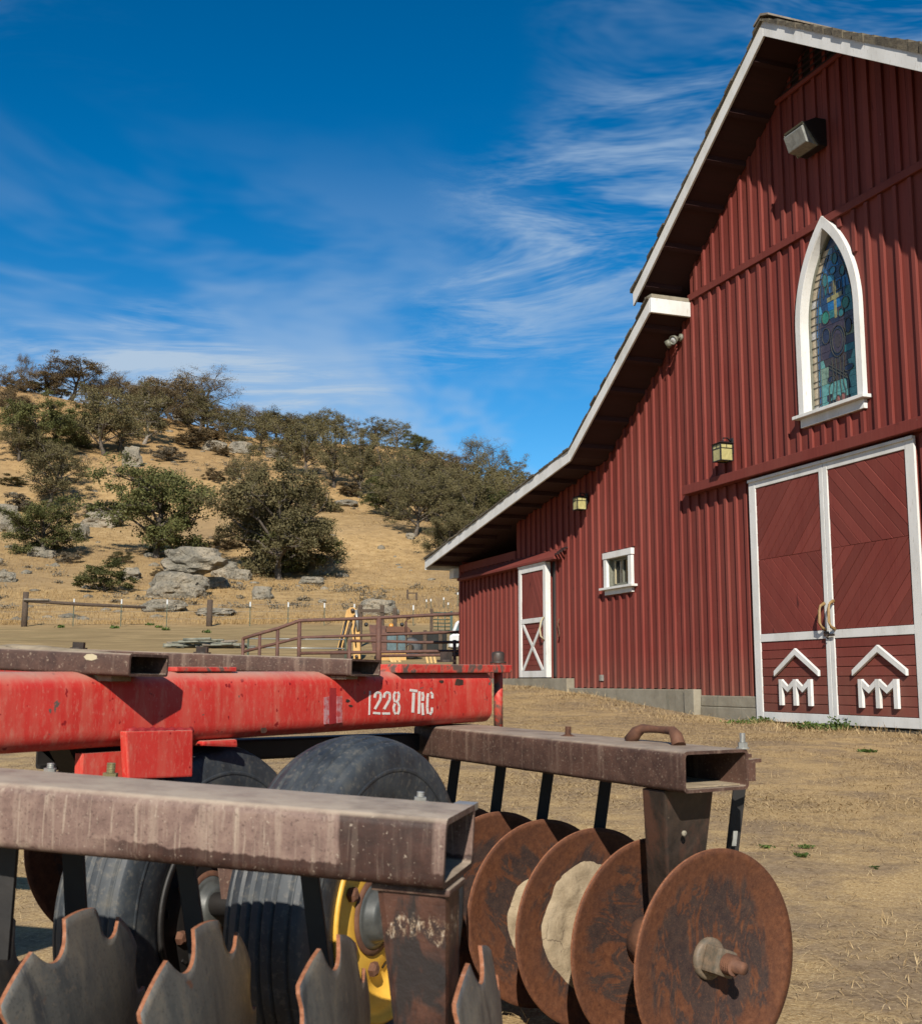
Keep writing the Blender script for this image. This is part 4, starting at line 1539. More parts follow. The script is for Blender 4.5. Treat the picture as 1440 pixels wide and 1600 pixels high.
def lantern(x, z, label, size=0.9):
    """square craftsman lantern hung from a bracket; local y points into the wall, origin on the wall"""
    e = empty('wall_lantern', barn_pt(x, -0.034, z), BARN_RZ, label, 'lantern', 'lanterns on the barn wall')
    blk = MATS['lamp_black']
    MB().box(-0.055, 0.055, -0.022, 0.0, -0.02, 0.22).build('back_plate', blk, e, bevel=0.004)
    MB().tube([(0, -0.02, 0.17), (0, -0.08, 0.225), (0, -0.15, 0.22), (0, -0.17, 0.155)], 0.011, 8).build('arm', blk, e)
    cy = -0.17
    h = 0.105
    m = MB()
    # roof of the lantern
    m.put([(-h - .03, cy - h - .03, 0.12), (h + .03, cy - h - .03, 0.12), (h + .03, cy + h + .025, 0.12), (-h - .03, cy + h + .025, 0.12),
           (-0.05, cy - 0.05, 0.16), (0.05, cy - 0.05, 0.16), (0.05, cy + 0.05, 0.16), (-0.05, cy + 0.05, 0.16)],
          [(3, 2, 1, 0), (4, 5, 6, 7), (0, 1, 5, 4), (1, 2, 6, 5), (2, 3, 7, 6), (3, 0, 4, 7)])
    m.build('cap', blk, e)
    fr = MB()
    t = 0.009
    for sx in (-1, 1):
        for sy in (-1, 1):
            fr.box(sx * h - t, sx * h + t, cy + sy * h - t, cy + sy * h + t, -0.155, 0.118)
    for zz in (-0.155, 0.035, 0.10):
        fr.box(-h, h, cy - h - t + 0.001, cy - h + t - 0.001, zz, zz + 0.014)
        fr.box(-h, h, cy + h - t + 0.001, cy + h + t - 0.001, zz, zz + 0.014)
        fr.box(-h - t + 0.001, -h + t - 0.001, cy - h, cy + h, zz + 0.001, zz + 0.013)
        fr.box(h - t + 0.001, h + t - 0.001, cy - h, cy + h, zz + 0.001, zz + 0.013)
    fr.box(-0.005, 0.005, cy - h - t + 0.002, cy - h + t - 0.002, 0.048, 0.10)
    fr.box(h - t + 0.002, h + t - 0.002, cy - 0.005, cy + 0.005, 0.048, 0.10)
    fr.box(-h - t + 0.002, -h + t - 0.002, cy - 0.005, cy + 0.005, 0.048, 0.10)
    fr.build('frame', blk, e)
    g = MATS['lantern_glass']
    for (a, b, c, d_) in ((-h, h, cy - h - .002, cy - h + .002), (-h, h, cy + h - .002, cy + h + .002), (-h - .002, -h + .002, cy - h + .004, cy + h - .004), (h - .002, h + .002, cy - h + .004, cy + h - .004)):
        MB().box(a, b, c, d_, -0.15, 0.118).build('glass_panel', g, e)
    e.scale = (size, size, size)
    return e


lantern(-2.02, 3.15, 'amber glass lantern on the sunlit wall beside the big door')
lantern(-6.55, 3.08, 'amber glass lantern in the eave shadow above the small window', 0.80)

fl = empty('floodlight', barn_pt(0.10, -0.034, 6.80), BARN_RZ, 'boxy floodlight with a glass front high under the barn peak', 'floodlight')
m = MB()
prof = [(0.0, -0.17), (0.0, 0.19), (-0.16, 0.19), (-0.33, 0.10), (-0.12, -0.17)]     # y, z
vs = [(-0.20, y, z) for y, z in prof] + [(0.20, y, z) for y, z in prof]
n = len(prof)
m.put(vs, [tuple(range(n)), tuple(range(2 * n - 1, n - 1, -1))] + [(i, n + i, n + (i + 1) % n, (i + 1) % n) for i in range(n)])
m.build('housing', MATS['lamp_black'], fl, bevel=0.012)
m = MB()
prof = [(-0.322, 0.085), (-0.370, 0.045), (-0.300, -0.150), (-0.135, -0.172)]
vs = [(-0.185, y, z) for y, z in prof] + [(0.185, y, z) for y, z in prof]
n = len(prof)
m.put(vs, [tuple(range(n)), tuple(range(2 * n - 1, n - 1, -1))] + [(i, n + i, n + (i + 1) % n, (i + 1) % n) for i in range(n)])
m.build('lens', MATS['flood_glass'], fl, bevel=0.01)
m = MB()
for sx in (-0.197, 0.185):
    m.frame_box((sx, -0.335, 0.09), (0.012, 0, 0), (0, 0.20, -0.265), (0, -0.02, -0.012))
m.frame_box((-0.184, -0.340, 0.088), (0.368, 0, 0), (0, 0.02, 0.01), (0, -0.02, 0.014))
m.build('lens_frame', MATS['spot_grey'], fl)

sp = empty('spotlight', barn_pt(-3.27, -0.034, 5.16), BARN_RZ, 'small grey twin-head spotlight below the white roof return', 'spotlight')
MB().lathe((0, -0.02, 0), (0, -1, 0), [(-0.02, 0.001), (-0.02, 0.06), (0.01, 0.055), (0.02, 0.001)], 16).build('base', MATS['spot_grey'], sp)
for sx, ax in ((-1, Vector((-0.7, -0.5, -0.35))), (1, Vector((0.35, -0.8, -0.40)))):
    a = ax.normalized()
    j = Vector((sx * 0.035, -0.07, -0.02))
    MB().tube([(sx * 0.02, -0.03, 0), j, j + a * 0.04], 0.013, 8).build('arm', MATS['spot_grey'], sp)
    hd = MB().lathe(j + a * 0.03, a, [(0, 0.001), (0, 0.030), (0.05, 0.038), (0.08, 0.062), (0.135, 0.068), (0.135, 0.060), (0.115, 0.056)], 20).build('head', MATS['spot_grey'], sp)
    MB().lathe(j + a * 0.03, a, [(0.112, 0.056), (0.125, 0.03), (0.13, 0.001)], 20).build('lens', MATS['lens_bright'], hd)

# ------------------------------------------------------------------ the disc harrow
HL = Vector((0.2, 2.8, -1.0))
harrow = empty('disc_harrow', HL, 0, 'old rusty tandem disc harrow with a red frame and notched discs', 'harrow')


def hb(m, name, mat, parent=None, bevel=0.0, seg=2, label=None):
    o = m.build(name, mat, harrow if parent is None else parent, bevel, seg, off=HL)
    if label:
        tag(o, label)
    return o


def az(deg, el=0.0):
    return Vector((math.sin(R(deg)) * math.cos(R(el)), math.cos(R(deg)) * math.cos(R(el)), math.sin(R(el))))


def tube_beam(A, B, back, Wd, Hd, wall=0.009, rad=0.02, skewA=0.0, skewB=0.0):
    """hollow rectangular tube; A-B is the upper front edge, back points to the far side"""
    A, B = Vector(A), Vector(B)
    t = (B - A).normalized()
    bk = (Vector(back) - t * Vector(back).dot(t)).normalized()
    up = bk.cross(t)
    if up.z < 0:
        up = -up

    def prof(ins, r):
        pts = []
        for (cx_, cz_, a0) in ((Wd - ins - r, -ins - r, 0), (ins + r, -ins - r, 90), (ins + r, -Hd + ins + r, 180), (Wd - ins - r, -Hd + ins + r, 270)):
            for k in range(6):
                a = R(a0 + 90 * k / 5)
                pts.append((cx_ + r * math.cos(a), cz_ + r * math.sin(a)))
        return pts
    po, pi = prof(0, rad), prof(wall, max(rad - wall * 0.6, 0.004))
    n = len(po)
    vs = []
    for (P, sk, sg) in ((A, skewA, -1), (B, skewB, 1)):
        for pr in (po, pi):
            for (u, w) in pr:
                vs.append(P + bk * u + up * w + t * (sg * sk * (u / Wd)))
    # order: A outer, A inner, B outer, B inner
    m = MB()
    fo, fi, fe = [], [], []
    for i in range(n):
        j = (i + 1) % n
        fo.append((i, j, 2 * n + j, 2 * n + i))
        fi.append((n + j, n + i, 3 * n + i, 3 * n + j))
        fe += [(i, n + i, n + j, j), (2 * n + j, 3 * n + j, 3 * n + i, 2 * n + i)]
    # long faces cut into short lengths so that the shading stays true; the end cuts keep their own vertices
    nl = max(2, int((B - A).length / 0.12))
    vo, vi = [], []
    for q in range(nl + 1):
        f_ = q / nl
        vo += [vs[i].lerp(vs[2 * n + i], f_) for i in range(n)]
        vi += [vs[n + i].lerp(vs[3 * n + i], f_) for i in range(n)]
    quads = [(q * n + i, q * n + (i + 1) % n, (q + 1) * n + (i + 1) % n, (q + 1) * n + i) for q in range(nl) for i in range(n)]
    m.put(vo, quads, 0, True)
    m.put(vi, [f[::-1] for f in quads], 0, True)
    m.put(vs, fe, 0, False)
    me_pts = (t, bk, up)
    return m, me_pts


def finish_tube(m, name, mat, parent=None, label=None):
    o = hb(m, name, mat, parent, label=label)
    me = o.data
    # keep the end cuts crisp, the long faces soft
    return o


# red longitudinal frame beam
RA, RB = W(0, 1049.5, 2.53), W(768, 1049, 4.18)
rd = (RB - RA).normalized()
RA2 = RA - rd * 1.6
rback = Vector((-rd.y, rd.x, 0))
m, (rt, rbk, rup) = tube_beam(RA2, RB, rback, 0.178, 0.178, 0.010, 0.042)
red = hb(m, 'frame_beam', MATS['red_paint'], label='red square frame beam with white stencilled lettering')


def on_red(px, py, lift=0.0012):
    """point on the front face of the red beam"""
    r = ray(px, py)
    nrm = -rbk
    t = (RA.dot(nrm) + lift) / r.dot(nrm)
    return r * t


def paint_quad(m, quad, th=0.001):
    m.prism([on_red(*q) for q in quad], rbk * th)


def pstroke(m, pts, w):
    for (a, b) in zip(pts[:-1], pts[1:]):
        dx, dy = b[0] - a[0], b[1] - a[1]
        L = math.hypot(dx, dy)
        nx_, ny_ = -dy / L * w / 2, dx / L * w / 2
        ex, ey = dx / L * w * 0.12, dy / L * w * 0.12
        paint_quad(m, [(a[0] + nx_ - ex, a[1] + ny_ - ey), (b[0] + nx_ + ex, b[1] + ny_ + ey), (b[0] - nx_ + ex, b[1] - ny_ + ey), (a[0] - nx_ - ex, a[1] - ny_ - ey)])


glyphs = [
    ('painted_digit', [[(578, 1080), (577, 1117)]], 2.2),
    ('painted_digit', [[(585.5, 1090), (587, 1084), (590, 1082), (594, 1083), (595, 1088), (594, 1094), (586, 1108)], [(583.5, 1114), (594, 1115)]], 3.4),
    ('painted_digit', [[(600, 1090), (601.5, 1084), (604.5, 1082), (608.5, 1083), (609.5, 1088), (608.5, 1094), (600.5, 1108)], [(598, 1115), (609, 1115)]], 3.4),
    ('painted_digit', [[(617, 1097), (615.5, 1091), (616, 1085), (618, 1081.5)], [(621.5, 1081.5), (623.5, 1085), (623, 1092), (620, 1098)], [(617, 1100), (615, 1106), (616, 1112), (618, 1116)], [(621.5, 1098), (624, 1104), (623.5, 1111), (621.5, 1116)]], 3.2),
    ('painted_letter', [[(641, 1078.5), (651.5, 1080)], [(646.5, 1083), (645, 1113)]], 4.0),
    ('painted_letter', [[(655.5, 1081), (654.5, 1115)], [(660, 1082), (661.5, 1088), (660.5, 1095)], [(660, 1099), (661, 1117)]], 3.6),
    ('painted_letter', [[(668.5, 1115), (667.5, 1106), (668, 1090), (669, 1084)], [(673, 1082), (675.5, 1085), (675.5, 1091)], [(672, 1116.5), (674.8, 1112), (675, 1106)]], 3.4),
]
for nm, strokes, w in glyphs:
    gm = MB()
    for s_ in strokes:
        pstroke(gm, s_, w)
    hb(gm, nm, MATS['stencil_white'], red)
for (xa, xb) in ((506, 514), (526, 534.5)):
    gm = MB()
    paint_quad(gm, [(xa, 1090 if xa < 520 else 1088), (xa, 1132 if xa < 520 else 1130), (xb, 1131 if xa < 520 else 1129), (xb, 1088.5 if xa < 520 else 1088)])
    hb(gm, 'tape_mark', MATS['faded_pink'], red)
gm = MB()
paint_quad(gm, [(515, 1075), (515, 1132), (525, 1130), (525, 1075)])
hb(gm, 'tape_mark', MATS['dark_red'], red)
for (x, y, s_) in ((717, 1066, 9), (412, 1141, 7), (543, 1095, 3.5), (548, 1103, 3), (690, 1065, 4)):
    gm = MB()
    rr = random.Random(int(x))
    paint_quad(gm, [(x + s_ * math.cos(a) * rr.uniform(0.6, 1.2), y - s_ * 0.75 * math.sin(a) * rr.uniform(0.6, 1.1)) for a in np.linspace(0, 2 * math.pi, 9)[:-1]], 0.0006)
    hb(gm, 'bare_patch', MATS['dark_steel'], red)
# hanging plate on the red beam, with its weld
p_tl, p_tr, p_bl, p_br = on_red(197, 1143, 0.028), on_red(302, 1141, 0.028), on_red(201, 1218, 0.028), on_red(301, 1214, 0.028)
m = MB().prism([p_tl, p_bl, p_br, p_tr], rbk * 0.024)
lug = hb(m, 'lug_plate', MATS['red_paint'], bevel=0.004)
m = MB().tube([on_red(199 + 5 * k, 1141.5 + (k % 2) * 1.2, 0.016) for k in range(21)], [0.006 + 0.002 * ((k * 7) % 3) for k in range(21)], 7)
hb(m, 'weld_bead', MATS['dark_red'], lug)
m = MB().prism([on_red(318, 1158, 0.0), on_red(318, 1166, 0.0), on_red(372, 1168, 0.0), on_red(371, 1155, 0.0)], rbk * 0.06)
hb(m, 'lug_plate', MATS['red_paint'], bevel=0.006)
m = MB().prism([on_red(-260, 1185, -0.03), on_red(-260, 1205, -0.03), on_red(-160, 1205, -0.03), on_red(-160, 1180, -0.03)], rbk * 0.05)
hb(m, 'lug_plate', MATS['red_paint'], bevel=0.006)
# strap on top of the beam
a, b = on_red(276, 1050, -0.02), on_red(370, 1050, -0.02)
m = MB().frame_box(a + rup * 0.001, b - a, rbk * 0.10, rup * 0.012)
hb(m, 'strap', MATS['worn_red'], bevel=0.003)
# plate with bolts over the rear gang pivot
a, b = on_red(626, 1053, 0.012), on_red(800, 1052.5, 0.012)
m = MB().frame_box(a + rup * 0.003, b - a, rbk * 0.19, rup * 0.028)
hb(m, 'pivot_plate', MATS['worn_red'], bevel=0.004)


def hexbolt(P, up, r, h, shank, name, mat, parent=None):
    u = Vector(up).normalized()
    m = MB()
    m.lathe(P, u, [(0, 0.001), (0, r * 1.35), (h * 0.22, r * 1.35), (h * 0.22, 0.001)], 16, smooth=False)
    m.lathe(P, u, [(h * 0.22, r), (h, r), (h, 0.001)], 6, smooth=False)
    if shank:
        pr = []
        k = 0
        x = h
        while x < h + shank:
            pr += [(x, r * 0.52), (x + 0.0015, r * 0.60), (x + 0.003, r * 0.52)]
            x += 0.003
        pr.append((x, 0.001))
        m.lathe(P, u, [(h, r * 0.52)] + pr, 12, smooth=False)
    return hb(m, name, mat, parent)


pp = on_red(778, 1041, -0.05)
m = MB().lathe(Vector((pp.x, pp.y, RB.z + 0.030)), (0, 0, 1), [(0, 0.001), (0, 0.030), (0.006, 0.030), (0.006, 0.022), (0.036, 0.024), (0.042, 0.018), (0.044, 0.001)], 20)
hb(m, 'pivot_pin', MATS['dark_steel'])
m = MB().tube([Vector((pp.x, pp.y, RB.z + 0.001)), Vector((pp.x, pp.y, RB.z - 0.20))], 0.017, 14)
hb(m, 'pivot_post', MATS['worn_red'])
pp2 = on_red(697, 1041, -0.04)
hexbolt(Vector((pp2.x, pp2.y, RB.z + 0.030)), (0, 0, 1), 0.024, 0.034, 0.0, 'bolt', MATS['dark_steel'])
pq = on_red(662, 1130, -0.12)
m = MB().tube([Vector((pq.x, pq.y, RB.z - 0.17)), Vector((pq.x, pq.y, RB.z - 0.34))], 0.019, 14)
hb(m, 'pivot_post', MATS['worn_red'])
# second red beam further back
off = rbk * 0.75 + Vector((0, 0, 0.045))
m, _ = tube_beam(RA2 + off, RA2 + rd * 2.35 + off, rback, 0.12, 0.10, 0.01, 0.02)
hb(m, 'frame_beam', MATS['red_paint'])

# brown cross beams lying on the red frame
def cross_beam(xr, ytop, D, H, Wd, length, tilt, skew, label):
    P = W(xr, ytop, D)
    d = az(-76, tilt)
    m, fr = tube_beam(P + d * length, P, az(14), Wd, H, 0.006, 0.008, 0.0, skew)
    return hb(m, 'cross_beam', MATS['rust_beam'], label=label), P, d, fr


cb1, P1, d1, fr1 = cross_beam(203, 1021.5, 2.70, 0.052, 0.150, 1.7, 2.6, 0.02, 'rusty flat cross beam with an open cut end')
cb2, P2, d2, fr2 = cross_beam(549, 1029.5, 3.42, 0.050, 0.185, 2.4, 2.2, 0.03, 'longer rusty cross beam reaching to the lettering')
# dirt heaped on the first one
m = MB()
nn, mm_ = 26, 9
vs, fs = [], []
for i in range(nn + 1):
    for j in range(mm_ + 1):
        u, v = i / nn, j / mm_
        base = P1 + d1 * (0.10 + 0.50 * u) + fr1[1] * (0.015 + 0.12 * v)
        hgt = 0.009 * math.exp(-((u - 0.42) / 0.24) ** 2) * math.sin(math.pi * v) ** 0.7 + 0.004 * mnoise.noise(Vector((u * 9, v * 5, 0)))
        if u in (0, 1) or v in (0, 1):
            hgt = -0.002
        vs.append(base + fr1[2] * (hgt + 0.001))
for i in range(nn):
    for j in range(mm_):
        q = i * (mm_ + 1) + j
        fs.append((q, q + 1, q + mm_ + 2, q + mm_ + 1))
m.put(vs, fs, 0, True)
hb(m, 'dirt_heap', MATS['mud'], cb1)
m = MB().prism([P1 + d1 * (0.10 + 0.018 * math.cos(a)) - fr1[1] * 0.0008 + fr1[2] * (-0.012 + 0.008 * math.sin(a)) for a in np.linspace(0, 2 * math.pi, 8)[:-1]], fr1[1] * 0.0005)
hb(m, 'paint_spot', MATS['rope_cream'], cb1)
for (dd, s_) in ((0.62, 0), (1.05, 1)):
    hexbolt(P2 + d2 * (dd - 0.1) + fr2[1] * 0.09, fr2[2], 0.020, 0.022, 0, 'bolt', MATS['dark_steel'])
# clamp below the first beam
m = MB().frame_box(P1 + d1 * 0.06 + fr1[1] * 0.03 - fr1[2] * 0.066, d1 * 0.13, fr1[1] * 0.09, fr1[2] * 0.013)
hb(m, 'shim', MATS['mud'], cb1)
m = MB().frame_box(P2 + d2 * 0.02 + fr2[1] * 0.02 - fr2[2] * 0.060, d2 * 0.13, fr2[1] * 0.10, fr2[2] * 0.009)
hb(m, 'shim', MATS['mud'], cb2)

# front gang beam
FB = W(697, 1281, 1.82)
FA0 = W(0, 1224, 1.975)
fd = (FA0 - FB).normalized()
FA = FB + fd * 1.25
m, (ft, fbk, fup) = tube_beam(FA, FB, az(13), 0.232, 0.106, 0.010, 0.017)
fbeam = hb(m, 'gang_beam', MATS['front_beam'], label='nearest rusty gang beam, dusty on top')
# rear gang beam
GB = W(1067, 1175, 2.95)
GA0 = W(690, 1137, 3.89)
gd = (GA0 - GB).normalized()
GA = GB + gd * 1.30
gb_back = az(56.6)
m, (gt, gbk, gup) = tube_beam(GA, GB, gb_back, 0.230, 0.102, 0.008, 0.014)
gbeam = hb(m, 'gang_beam', MATS['rust_beam'], label='rear gang beam with a lifting loop on top')
# dust lying inside the open end
m = MB().frame_box(GB + gd * 0.02 + gbk * 0.012 - gup * 0.093, gd * 0.6, gbk * 0.205, gup * 0.004)
hb(m, 'dust', MATS['mud'], gbeam)
# lifting loop
lc = GB + gd * 0.27 + gbk * 0.15
pts = []
for k in range(9):
    a = math.pi * k / 8
    pts.append(lc - gd * (0.085 * math.cos(a) * (1.0 if k not in (0, 8) else 1.15)) + gup * (0.038 * min(1, 1.9 * math.sin(a)) - 0.002) + gbk * (0.02 * math.sin(a)))
m = MB().tube(pts, [0.020, 0.017, 0.013, 0.011, 0.010, 0.011, 0.013, 0.017, 0.020], 10)
hb(m, 'lifting_loop', MATS['dull_rust'], gbeam)
hexbolt(GB + gd * 0.61 + gbk * 0.12, gup, 0.016, 0.004, 0.022, 'bolt', MATS['dull_rust'])
hexbolt(GB + gd * 0.012 + gbk * 0.222, gup, 0.013, 0.016, 0.022, 'bolt', MATS['zinc'])
# scraper clamp at the far side of the open end
m = MB()
m.frame_box(GB + gd * 0.02 + gbk * 0.232 - gup * 0.085, gd * 0.07, gbk * 0.045, gup * 0.055)
m.frame_box(GB + gd * 0.03 + gbk * 0.232 - gup * 0.026, gd * 0.06, gbk * 0.042, gup * 0.010)
m.frame_box(GB + gd * 0.05 + gbk * 0.277 - gup * 0.042, gd * 0.012, gbk * 0.055, gup * 0.010)
hb(m, 'scraper_clamp', MATS['rust_beam'], gbeam)
# zinc clip on the front beam
m = MB()
m.frame_box(FB + fd * 0.012 + fbk * 0.233 - fup * 0.058, fd * 0.02, fbk * 0.018, fup * 0.05)
m.frame_box(FB + fd * 0.004 + fbk * 0.233 - fup * 0.014, fd * 0.035, fbk * 0.045, fup * 0.012)
hb(m, 'clip', MATS['zinc'], fbeam)
for (px, py, mt) in ((657, 1254, 'zinc'), (178, 1214, 'brass_zinc'), (85, 1208, 'zinc')):
    # bolts through the far edge of the beam
    t_ = (720 + 0 - px)
    Pf = None
    best = 1e9
    for s_ in np.linspace(0, 1.2, 600):
        q = FB + fd * s_ + fbk * 0.226
        qq = 720 + 1839 * q.x / q.y
        if abs(qq - px) < best:
            best, Pf = abs(qq - px), q
    hexbolt(Pf - fup * (0.004 if mt == 'zinc' else 0.012), fup, 0.0115 if mt == 'zinc' else 0.014, 0.009 if mt == 'zinc' else 0.017, 0.009 if mt == 'zinc' else 0.018, 'bolt', MATS[mt], fbeam)


# ---- discs
def disc_mesh(name, r, notches, concave, seed, nang=220, nr=14, th=0.0065, Rs=1.0):
    vs, fs, mi, sm = [], [], [], []
    rings = []
    sgn = 1 if concave else -1
    r_in = 0.012

    def rout(a):
        if not notches:
            return r
        p = 2 * math.pi / notches
        d = ((a + p / 2) % p) - p / 2
        s_ = abs(d) * r
        rn = 0.045
        if s_ < rn:
            return r - math.sqrt(rn * rn - s_ * s_) * 1.05
        return r
    for side in (0, 1):
        for i in range(nr + 1):
            for k in range(nang):
                a = 2 * math.pi * k / nang
                ro = rout(a)
                rr = r_in + (ro - r_in) * (i / nr) ** 0.8
                x = sgn * rr * rr / (2 * Rs) - (th if side else 0)
                vs.append((x, rr * math.sin(a), rr * math.cos(a)))
    S = (nr + 1) * nang
    for i in range(nr):
        for k in range(nang):
            l = (k + 1) % nang
            a, b_, c, d_ = i * nang + k, i * nang + l, (i + 1) * nang + l, (i + 1) * nang + k
            fs += [(a, b_, c, d_), (S + d_, S + c, S + b_, S + a)]
            mi += [0, 0]
            sm += [True, True]
    i = nr
    for k in range(nang):
        l = (k + 1) % nang
        fs.append((i * nang + k, i * nang + l, S + i * nang + l, S + i * nang + k))
        mi.append(1)
        sm.append(False)
    me = bpy.data.meshes.new(name)
    me.from_pydata(vs, [], fs)
    me.polygons.foreach_set('material_index', mi)
    me.polygons.foreach_set('use_smooth', sm)
    bm = bmesh.new()
    bm.from_mesh(me)
    bmesh.ops.recalc_face_normals(bm, faces=bm.faces)
    bm.to_mesh(me)
    bm.free()
    me.update()
    return me


def place_disc(me, P, axis, spin, mats, label=None):
    if not me.materials:
        for x in mats:
            me.materials.append(x)
    o = bpy.data.objects.new('disc', me)
    q = Vector((1, 0, 0)).rotation_difference(axis)
    rot = q.to_matrix() @ Matrix.Rotation(spin, 3, 'X')
    o.rotation_euler = rot.to_euler()
    o.location = P - HL
    COL.objects.link(o)
    o.parent = harrow
    if label:
        tag(o, label)
    return o


# front gang: notched, bulging to the right
F_AX = -fd
f_axis = Vector((F_AX.x, F_AX.y, F_AX.z))
nd = disc_mesh('notched_disc', 0.285, 9, False, 1)
# shaft runs under the middle of the front beam
fspec = [(736, 1483, 1.925, 0.06), (508, 1466, 1.965, 0.02), (309, 1443, 2.01, 0.30), (118, 1423, 2.06, 0.35), (-75, 1405, 2.11, 0.5), (-270, 1388, 2.16, 0.2)]
fc = []
for (px, py, D, sp_) in fspec:
    T = W(px, py, D)
    C = T - Vector((0, 0, 0.285)) + f_axis * 0.036
    fc.append(C)
    place_disc(nd, C, f_axis, sp_, [MATS['disc_worn'], MATS['rust_edge']])
m = MB().tube([fc[0] - fd * 0.05, fc[-1]], 0.022, 12)
hb(m, 'gang_shaft', MATS['dark_steel'])
for a, b in zip(fc[:-1], fc[1:]):
    ax = (b - a).normalized()
    L = (b - a).length
    m = MB().lathe(a + ax * 0.012, ax, [(0, 0.07), (0.02, 0.055), (L * 0.35, 0.034), (L * 0.65, 0.034), (L - 0.045, 0.055), (L - 0.025, 0.07)], 24)
    hb(m, 'spool', MATS['dull_rust'])
# rear gang: plain, hollow side towards the yard
rdm = disc_mesh('plain_disc', 0.276, 0, True, 2, 120)
g_axis = -gd
C0 = Vector((0.628, 3.105, -0.700))
step = 0.243
rc = []
for k in range(7):
    C = C0 + gd * (step * k) + Vector((0, 0, -0.004 * k))
    rc.append(C)
    place_disc(rdm, C, g_axis, k * 1.3, [MATS['disc_rust'], MATS['rust_edge']])
for a, b in zip(rc[:-1], rc[1:]):
    ax = (b - a).normalized()
    L = (b - a).length
    m = MB().lathe(a + ax * 0.009, ax, [(0, 0.060), (0.025, 0.055), (L * 0.4, 0.046), (L * 0.62, 0.048), (L - 0.06, 0.058), (L - 0.018, 0.066), (L - 0.012, 0.04)], 28)
    hb(m, 'spool', MATS['dull_rust'])
# nut and shaft end on the nearest disc
m = MB().lathe(rc[0] + g_axis * 0.002, g_axis, [(0, 0.052), (0.010, 0.052), (0.014, 0.046), (0.014, 0.03)], 28)
hb(m, 'washer', MATS['nut_rust'])
m = MB()
s_ = 0.033
q1 = gup * math.cos(R(20)) + gbk * math.sin(R(20))
q2 = g_axis.cross(q1)
b0 = rc[0] + g_axis * 0.016
m.frame_box(b0 - q1 * s_ - q2 * s_, q1 * 2 * s_, q2 * 2 * s_, g_axis * 0.052)
hb(m, 'nut', MATS['nut_rust'], bevel=0.007)
pr = []
x = 0.060
while x < 0.095:
    pr += [(x, 0.0225), (x + 0.003, 0.026), (x + 0.006, 0.0225)]
    x += 0.006
m = MB().lathe(rc[0], g_axis, pr + [(x, 0.0225), (x + 0.001, 0.016), (x + 0.030, 0.015), (x + 0.032, 0.001)], 18)
hb(m, 'shaft_end', MATS['dull_rust'])


# mud packed against two of the discs
def mud(C, axis, rr, thick, seed, squash=1.0, dz=0.0, name='mud_cake'):
    a = axis.normalized()
    u = Vector((0, 0, 1)).cross(a).normalized()
    w = a.cross(u)
    vs, fs = [], []
    n, nr = 60, 16
    for i in range(nr + 1):
        for k in range(n):
            an = 2 * math.pi * k / n
            edge_ = rr * (1 + 0.12 * mnoise.noise(Vector((math.cos(an) * 1.3, math.sin(an) * 1.3, seed))) + 0.04 * mnoise.noise(Vector((math.cos(an) * 4, math.sin(an) * 4, seed))))
            q = i / nr
            r_ = edge_ * q
            h = thick * (1 - q ** 3) * (0.75 + 0.5 * mnoise.noise(Vector((r_ * math.cos(an) * 14, r_ * math.sin(an) * 14, seed + 3)))) + 0.007 * mnoise.noise(Vector((r_ * math.cos(an) * 40, r_ * math.sin(an) * 40, seed)))
            if i == nr:
                h = -0.004
            x_ = r_ * r_ / (2 * 1.0) + h + 0.002
            vs.append(C + a * x_ + u * (r_ * math.cos(an) * squash) + w * (r_ * math.sin(an)) + Vector((0, 0, dz)))
    for i in range(nr):
        for k in range(n):
            l = (k + 1) % n
            fs.append((i * n + k, i * n + l, (i + 1) * n + l, (i + 1) * n + k))
    m = MB().put(vs, fs, 0, True)
    hb(m, name, MATS['mud'])


mud(rc[2], g_axis, 0.180, 0.026, 1.7, 1.0, 0.0)
mud(rc[3], g_axis, 0.115, 0.040, 5.2, 1.0, -0.02)
mud(rc[4], g_axis, 0.07, 0.03, 8.2, 1.0, -0.01)


# hangers between the beams and the shafts
def hanger(top, bot, ax1, ax2, w1t, w2t, w1b, w2b, name, mat, bevel=0.006):
    top, bot = Vector(top), Vector(bot)
    a, b = Vector(ax1).normalized(), Vector(ax2).normalized()
    vs = []
    for (P, p, q) in ((top, w1t, w2t), (bot, w1b, w2b)):
        vs += [P - a * p / 2 - b * q / 2, P + a * p / 2 - b * q / 2, P + a * p / 2 + b * q / 2, P - a * p / 2 + b * q / 2]
    m = MB().put(vs, [(0, 1, 2, 3), (7, 6, 5, 4), (0, 4, 5, 1), (1, 5, 6, 2), (2, 6, 7, 3), (3, 7, 4, 0)])
    return hb(m, name, mat, bevel=bevel)


gt_c = GB + gd * 0.125 + gbk * 0.10 - gup * 0.1035
gb_c = rc[0] + gd * 0.125
h1 = hanger(gt_c, gb_c, gd, gbk, 0.085, 0.175, 0.075, 0.09, 'hanger', MATS['dark_steel'])
m = MB().lathe(gt_c + gbk * -0.02 - gup * 0.11 - gd * 0.0435, -gd, [(-0.004, 0.007), (0.001, 0.007), (0.001, 0.001)], 12)
hb(m, 'bolt', MATS['concrete'], h1)
gt_c2 = GB + gd * 0.9 + gbk * 0.10 - gup * 0.1035
ft_c = FB + fd * 0.058 + fbk * 0.085 - fup * 0.1075
fb_c = fc[0] + fd * 0.098
h2 = hanger(ft_c, fb_c, fd, fbk, 0.115, 0.105, 0.065, 0.085, 'hanger', MATS['hanger_rust'], 0.012)
ft_c3 = ft_c + fbk * 0.070 - fd * 0.020
h3 = hanger(ft_c3, fb_c + fbk * 0.075 - fd * 0.01, fd, fbk, 0.055, 0.020, 0.045, 0.018, 'hanger', MATS['rust_beam'], 0.004)
